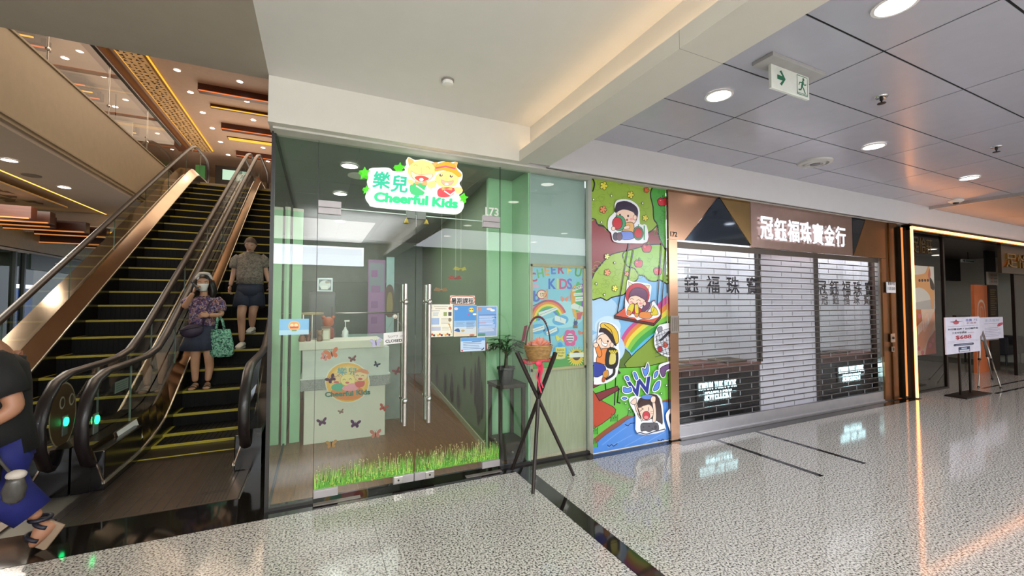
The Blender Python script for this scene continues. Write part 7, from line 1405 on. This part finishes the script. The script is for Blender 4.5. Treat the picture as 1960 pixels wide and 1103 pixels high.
# gold characters on the glass and over the door
GOLD = mat('gold_letter', '#b08d46', .25, 1.)
s = thing('gold_lettering', 'dull gold Chinese characters at the top of the dark glass', 'lettering', (9.0, 3.49, 2.4)); Y = 3.49
xa, xb = at(1747, 480, 'Y', Y).x, at(1785, 480, 'Y', Y).x; z0 = at(1765, 485, 'Y', Y).z; z1 = at(1765, 455, 'Y', Y).z
for i, ch in enumerate('足怡莊'): text_mesh(ch, xa + (xb - xa) / 3 * i + .01, z0, z1 - z0, (xb - xa) / 3 - .02, Y - .0, Y + .009, mat('dull_gold_letter', '#6d5c38', .35, .8), s)
s = thing('gold_lettering', 'bright gold Chinese characters over the massage shop door', 'lettering', (12.7, 3.4, 2.3)); Y = 3.424
xa, xb = at(1921, 500, 'Y', Y).x, at(1985, 500, 'Y', Y).x; z0 = at(1940, 513, 'Y', Y).z; z1 = at(1940, 487, 'Y', Y).z
for i, ch in enumerate('足怡莊'): text_mesh(ch, xa + (xb - xa) / 3 * i + .02, z0, z1 - z0, (xb - xa) / 3 - .04, Y - .03, Y, GOLD, s)
b = MB(); b.box(xa - .1, 15.9, 3.425, 3.478, z0 - .12, 2.655); b.build('header_board', mat('header_brown', '#4f4234', .3, .4), s)
# posters on the glass: feet photographs
Y = 3.487
def wall_poster(name, x0, y0, x1, y1, label, Y=Y):
    p, q = at(x0, y0, 'Y', Y), at(x1, y1, 'Y', Y); t = thing(name, label, 'poster', (p.x, Y, q.z)); b = MB(); b.box(p.x, q.x, Y, Y + .012, q.z, p.z); b.build('sheet', mat('poster_base', '#cfc4b4', .4), t)
    A = Art(TY(Y - .0005), FRONT); w_, h_ = q.x - p.x, p.z - q.z; A.pre = lambda u, v: (p.x + u * w_, q.z + v * h_); A.clip = (p.x, q.z, q.x, p.z); return t, A
t, A = wall_poster('massage_poster', 1749, 508, 1790, 592, 'upper photo poster of a foot with dark stones on the dark glass')
A.rect(0, 0, 1, 1, '#c4bdb0'); A.poly([(0, 0), (1, 0), (1, .25), (0, .15)], '#a9a39a'); A.poly(smooth_pts([(-.1, .75), (.3, .8), (.55, .85), (.7, 1.0), (.8, .95), (.78, .75), (.95, .6), (.98, .3), (.9, .02), (.8, .05), (.75, .3), (.5, .45), (.2, .5), (-.1, .48)], 3), '#c88f58'); A.poly(smooth_pts([(.78, .75), (.97, .6), (.98, .45), (.8, .5)], 3), '#3a2a22')
A.poly(smooth_pts([(.68, .8), (.78, .95), (.82, .8), (.75, .7)], 3), '#b06048')
for i in range(4): A.ell(.25 + .14 * i, .66 + .005 * i, .05, .035, '#3b2f2a')
A.build('print', PRINT_GLOSS, t)
t, A = wall_poster('massage_poster', 1751, 592.5, 1792, 677, 'lower photo poster of hands massaging feet on the dark glass')
A.rect(0, 0, 1, 1, '#d2b49a'); A.poly([(0, .6), (.35, .75), (.3, 1), (0, 1)], '#b5683c'); A.poly(smooth_pts([(.05, .3), (.3, .55), (.6, .6), (.95, .95), (1, .8), (.8, .5), (.6, .35), (.4, .15), (.15, .1)], 3), '#d99a78'); A.poly(smooth_pts([(.3, .6), (.5, .85), (.65, .9), (.6, .65), (.45, .5)], 3), '#e3b498'); A.poly(smooth_pts([(.45, .05), (.6, .3), (.85, .45), (1, .5), (1, 0), (.5, 0)], 3), '#a8584a')
for i in range(5): A.poly(smooth_pts([(.1 + .12 * i, .45 + .05 * i), (.16 + .12 * i, .62 + .05 * i), (.2 + .12 * i, .5 + .05 * i)], 3), '#e8d0c4')
for u, v in ((.12, .15), (.3, .05), (.7, .2), (.85, .3), (.2, .85)): A.ell(u, v, .08, .05, '#c96a72')
A.build('print', PRINT_GLOSS, t)
# big white price board on black stand
Yb = 3.1
pa, pb, pc, pd = at(1804, 608, 'Y', 3.12), at(1881, 608, 'Y', 3.05), at(1881, 683, 'Y', 3.05), at(1806, 679, 'Y', 3.12)
t = thing('price_board', 'white price board with red $688 on a black floor stand', 'sign board', (10, 3.1, 0)); xa, xb, z0, z1 = pa.x, pb.x, pd.z, pa.z; wB, hB = xb - xa, z1 - z0
b = MB(); b.box(xa, xb, 3.09, 3.105, z0, z1); b.build('board', mat('board_lilac_white', '#d8d3e2', .45), t)
A = Art(lambda u, v: Vector((xa + u * wB, 3.0895, z0 + v * hB)), FRONT, .00008); ar = hB / wB; TS = 1 / ar * .5
A.poly(smooth_pts([(.12, .88), (.25, .89), (.3, .94), (.35, .89), (.5, .88), (.35, .86), (.3, .8), (.24, .85)], 3), '#7a2f3a'); A.ell(.3, .84, .08, .035, '#c0505a')
def bt(s_, x, y, h_, c_, bd, fit): A.text(s_, x, y, h_, c_, bd, flip=-1, fit=fit)
bt('推廣', .67, .875, .06, '#4a5aa8', .01, .19); bt('75', .87, .88, .06, '#4a4a8a', .0, .12); bt('折優惠', .75, .805, .04, '#a05a6a', 0, .3)
A.rect(.06, .745, .94, .755, '#a8a2b4'); bt('50分鐘足療 + 20分鐘按肩', .5, .65, .042, '#23233a', .02, .88); A.rect(.48, .60, .52, .61, '#23233a'); bt('三天中藥療程', .38, .545, .042, '#23233a', .02, .42); A.rect(.62, .553, .74, .563, '#6a6a7a'); A.rect(.74, .553, .82, .563, '#b03a4a')
bt('$688', .5, .395, .10, '#b02a3c', .03, .45)
for y_ in (.345, .305): A.rect(.05, y_, .95, y_ + .008, '#b4aec0')
A.poly([(.2, .235), (.22, .265), (.78, .265), (.80, .235), (.78, .205), (.22, .205)], '#3b4258'); A.rect(.26, .228, .74, .240, '#9aa0b4'); A.rect(.34, .03, .67, .17, '#33415f'); A.rect(.36, .04, .65, .09, '#c9cbd8'); A.rect(.42, .11, .58, .145, '#b4bccd'); A.build('print', PRINT, t)
BLK = mat('stand_black', '#17140f', .4, .4)
for dx in (.42, .72): b = MB(); b.box(xa + wB * dx - .02, xa + wB * dx + .02, 3.107, 3.13, .02, z0 + .3); b.build('upright', BLK, t)
b = MB(); b.box(xa + wB * .2, xa + wB * .95, 2.96, 3.22, .0, .022); b.build('foot_plate', BLK, t, bevel=.004); b = MB(); b.box(xa + wB * .3, xa + wB * .7, 3.085, 3.13, z1, z1 + .03); b.build('clamp', BLK, t)
# second board on aluminium easel
Y2 = 3.42; pa, pc = at(1878, 608, 'Y', Y2), at(1921, 647, 'Y', Y2); t = thing('easel_board', 'smaller white notice board on a silver tripod easel behind the price board', 'sign board', (11.2, Y2, 0))
xa2 = pa.x - .35; wB, hB = pc.x - xa2, pa.z - pc.z; xa, z0 = xa2, pc.z; b = MB(); b.box(xa, xa + wB, Y2, Y2 + .012, z0, z0 + hB); b.build('board', MATS['board_lilac_white'], t)
A = Art(lambda u, v: Vector((xa + u * wB, Y2 - .0005, z0 + v * hB)), FRONT, .00008); A.text('本店服務', .62, .80, .10, '#8a9ab0', 0, flip=-1, fit=.5); A.rect(.35, .70, .97, .712, '#6a7a9a'); A.poly(smooth_pts([(.80, .55), (.82, .68), (.98, .74), (.97, .62)], 2), '#b8455a')
for i in range(6): A.rect(.36, .12 + .075 * i, .8 + .15 * rn.random(), .14 + .075 * i, '#9a9ab4')
A.build('print', PRINT, t); ALU = mat('easel_aluminium', '#a09c94', .3, .8); ap = Vector((pa.x + .12, Y2 + .05, z0 + .25))
for f_ in (at(1873, 745, 'Z', 0), at(1917, 747, 'Z', 0), at(1900, 728, 'Z', 0)):
    f_ = Vector((f_.x, f_.y, .005)); b = MB(); d = f_ - ap; b.tube([ap, ap + d * .55], .016, 8); b.tube([ap + d * .5, f_], .011, 8); lg = b.build('leg', ALU, t, True); b = MB(); b.ball(ap + d * .55, .024, 8, 6); b.ball(ap + d * .975, .02, 8, 6); b.build('black_joint', BLACK, lg, True)
b = MB(); b.box(xa + .3, xa + wB - .3, Y2 - .02, Y2 + .03, z0 - .02, z0); b.build('ledge', ALU, t)
# inside: orange banner, menu board, small poster, shelf, chair
Y3 = 3.95
def inside(name, x0, y0, x1, y1, col, label, cat, Y=Y3, rough=.5, depth=.03, base=None):
    p, q = at(x0, y0, 'Y', Y), at(x1, y1, 'Y', Y); t = thing(name, label, cat, (p.x, Y, q.z)); b = MB(); b.box(p.x, q.x, Y, Y + depth, q.z if base is None else base, p.z); b.build('sheet', mat('in_' + col[1:], col, rough), t); A = Art(TY(Y - .001), FRONT); w_, h_ = q.x - p.x, p.z - q.z; A.pre = lambda u, v: (p.x + u * w_, q.z + v * h_); return t, A, p, q
t, A, p, q = inside('orange_banner', 1864, 545, 1892, 625, '#c96a3c', 'orange banner printed with a pale foot outline inside the massage shop', 'banner', depth=.05, base=0)
A.line(smooth_pts([(.2, .1), (.25, .5), (.5, .62), (.75, .5), (.8, .1)], 4, False), .06, '#c9a890'); A.line(smooth_pts([(.42, .1), (.4, .4), (.5, .48), (.62, .4), (.6, .1)], 4, False), .04, '#b89078'); A.build('print', PRINT, t)
t, A, p, q = inside('menu_board', 1893, 547, 1911, 607, '#3b2a20', 'dark brown menu board with gold rows beside the orange banner', 'board', depth=.05, base=0)
for i in range(12): A.rect(.1, .08 + .07 * i, .55 + .35 * rn.random(), .11 + .07 * i, '#8a7048')
A.build('print', PRINT, t)
t, A, p, q = inside('small_poster', 1891, 520, 1911, 546, '#bfb3a6', 'small pale poster above the dark menu board', 'poster', Y=Y3 + .02, base=None); A.rect(.1, .1, .9, .9, '#a99a90')
for i in range(3): A.ell(.35, .25 + .25 * i, .12, .08, '#b06a5a'); A.rect(.55, .22 + .25 * i, .9, .28 + .25 * i, '#7a6a60')
A.build('print', PRINT, t); b = MB(); b.box(p.x, q.x, Y3 + .05, Y3 + .08, q.z - .02, 2.68); b.build('hanger', DARK, t)
t, A, p, q = inside('arrow_sign', 1842, 496, 1867, 504, '#d8dad6', 'small lit white arrow sign hanging inside the massage shop', 'sign', Y=4.3); A.poly([(.02, .5), (.18, .95), (.18, .05)], '#3a4a44'); A.rect(.25, .3, .9, .7, '#5f6f68'); A.build('print', PRINT, t); b = MB(); b.box((p.x + q.x) / 2 - .01, (p.x + q.x) / 2 + .01, 4.31, 4.32, p.z, 2.68); b.build('rod', DARK, t)
AX = at(1932, 700, 'Y', 4.08).x
t = thing('armchair', 'dark armchair at the right photo edge in the massage shop', 'chair', (12.6, 4.0, 0)); b = MB(); b.box(AX, AX + .9, 4.08, 4.83, .25, .48); b.build('seat', mat('chair_dark', '#2b2a33', .6), t, bevel=.04); b = MB(); b.box(AX, AX + .9, 4.78, 4.95, .3, 1.1); b.build('backrest', MATS['chair_dark'], t, bevel=.05)
for x in (AX - .1, AX + .85): b = MB(); b.box(x, x + .14, 4.08, 4.88, .25, .68); b.build('armrest', MATS['chair_dark'], t, bevel=.03)
for x in (AX + .02, AX + .86):
    for y in (4.13, 4.83): b = MB(); b.tube([(x, y, 0), (x, y, .26)], .02, 8); b.build('leg', DARK, t)
t = thing('side_counter', 'pale low counter with stacked goods behind the dark glass', 'counter', (9.9, 5.6, 0)); b = MB(); b.box(9.2, 10.7, 5.5, 6.1, .05, .95); b.build('body', mat('counter_taupe', '#6d6152', .5), t); b = MB(); b.box(9.15, 10.75, 5.45, 6.15, .95, .99); b.build('top', mat('counter_top_pale', '#a39a8a', .3), t); b = MB(); b.box(9.25, 10.65, 5.55, 6.05, 0, .05); b.build('kick', BLACK, t)
for i, (x, h_, c_) in enumerate([(9.5, .22, '#c9cfd0'), (9.75, .3, '#6fa0b4'), (10.0, .18, '#a8504a'), (10.25, .26, '#3f5a6a')]):
    b = MB(); b.lathe([(.05, .992), (.055, 1.0), (.055, .99 + h_ * .7), (.02, .99 + h_ * .85), (.02, .99 + h_)], (x, 5.7, 0), 12); tag(b.build('bottle', mat('btl_' + c_[1:], c_, .3), None, 40), ['white', 'pale blue', 'red', 'dark teal'][i] + ' bottle standing on the low counter behind the dark glass', 'bottle')
for x, y in ((9.3, 4.3), (10.6, 4.3), (12.2, 4.4), (13.8, 4.9), (11.3, 6.2), (13.2, 6.4)): downlight(x, y, {9.3: 'massage shop downlight next to the gold characters', 10.6: 'massage shop downlight behind the foot posters', 12.2: 'massage shop downlight above the orange banner', 13.8: 'massage shop downlight by the door', 11.3: 'massage shop downlight deep inside on the left', 13.2: 'massage shop downlight deep inside by the window'}[x], .08, 2.68, 8, col=(1, .85, .68))
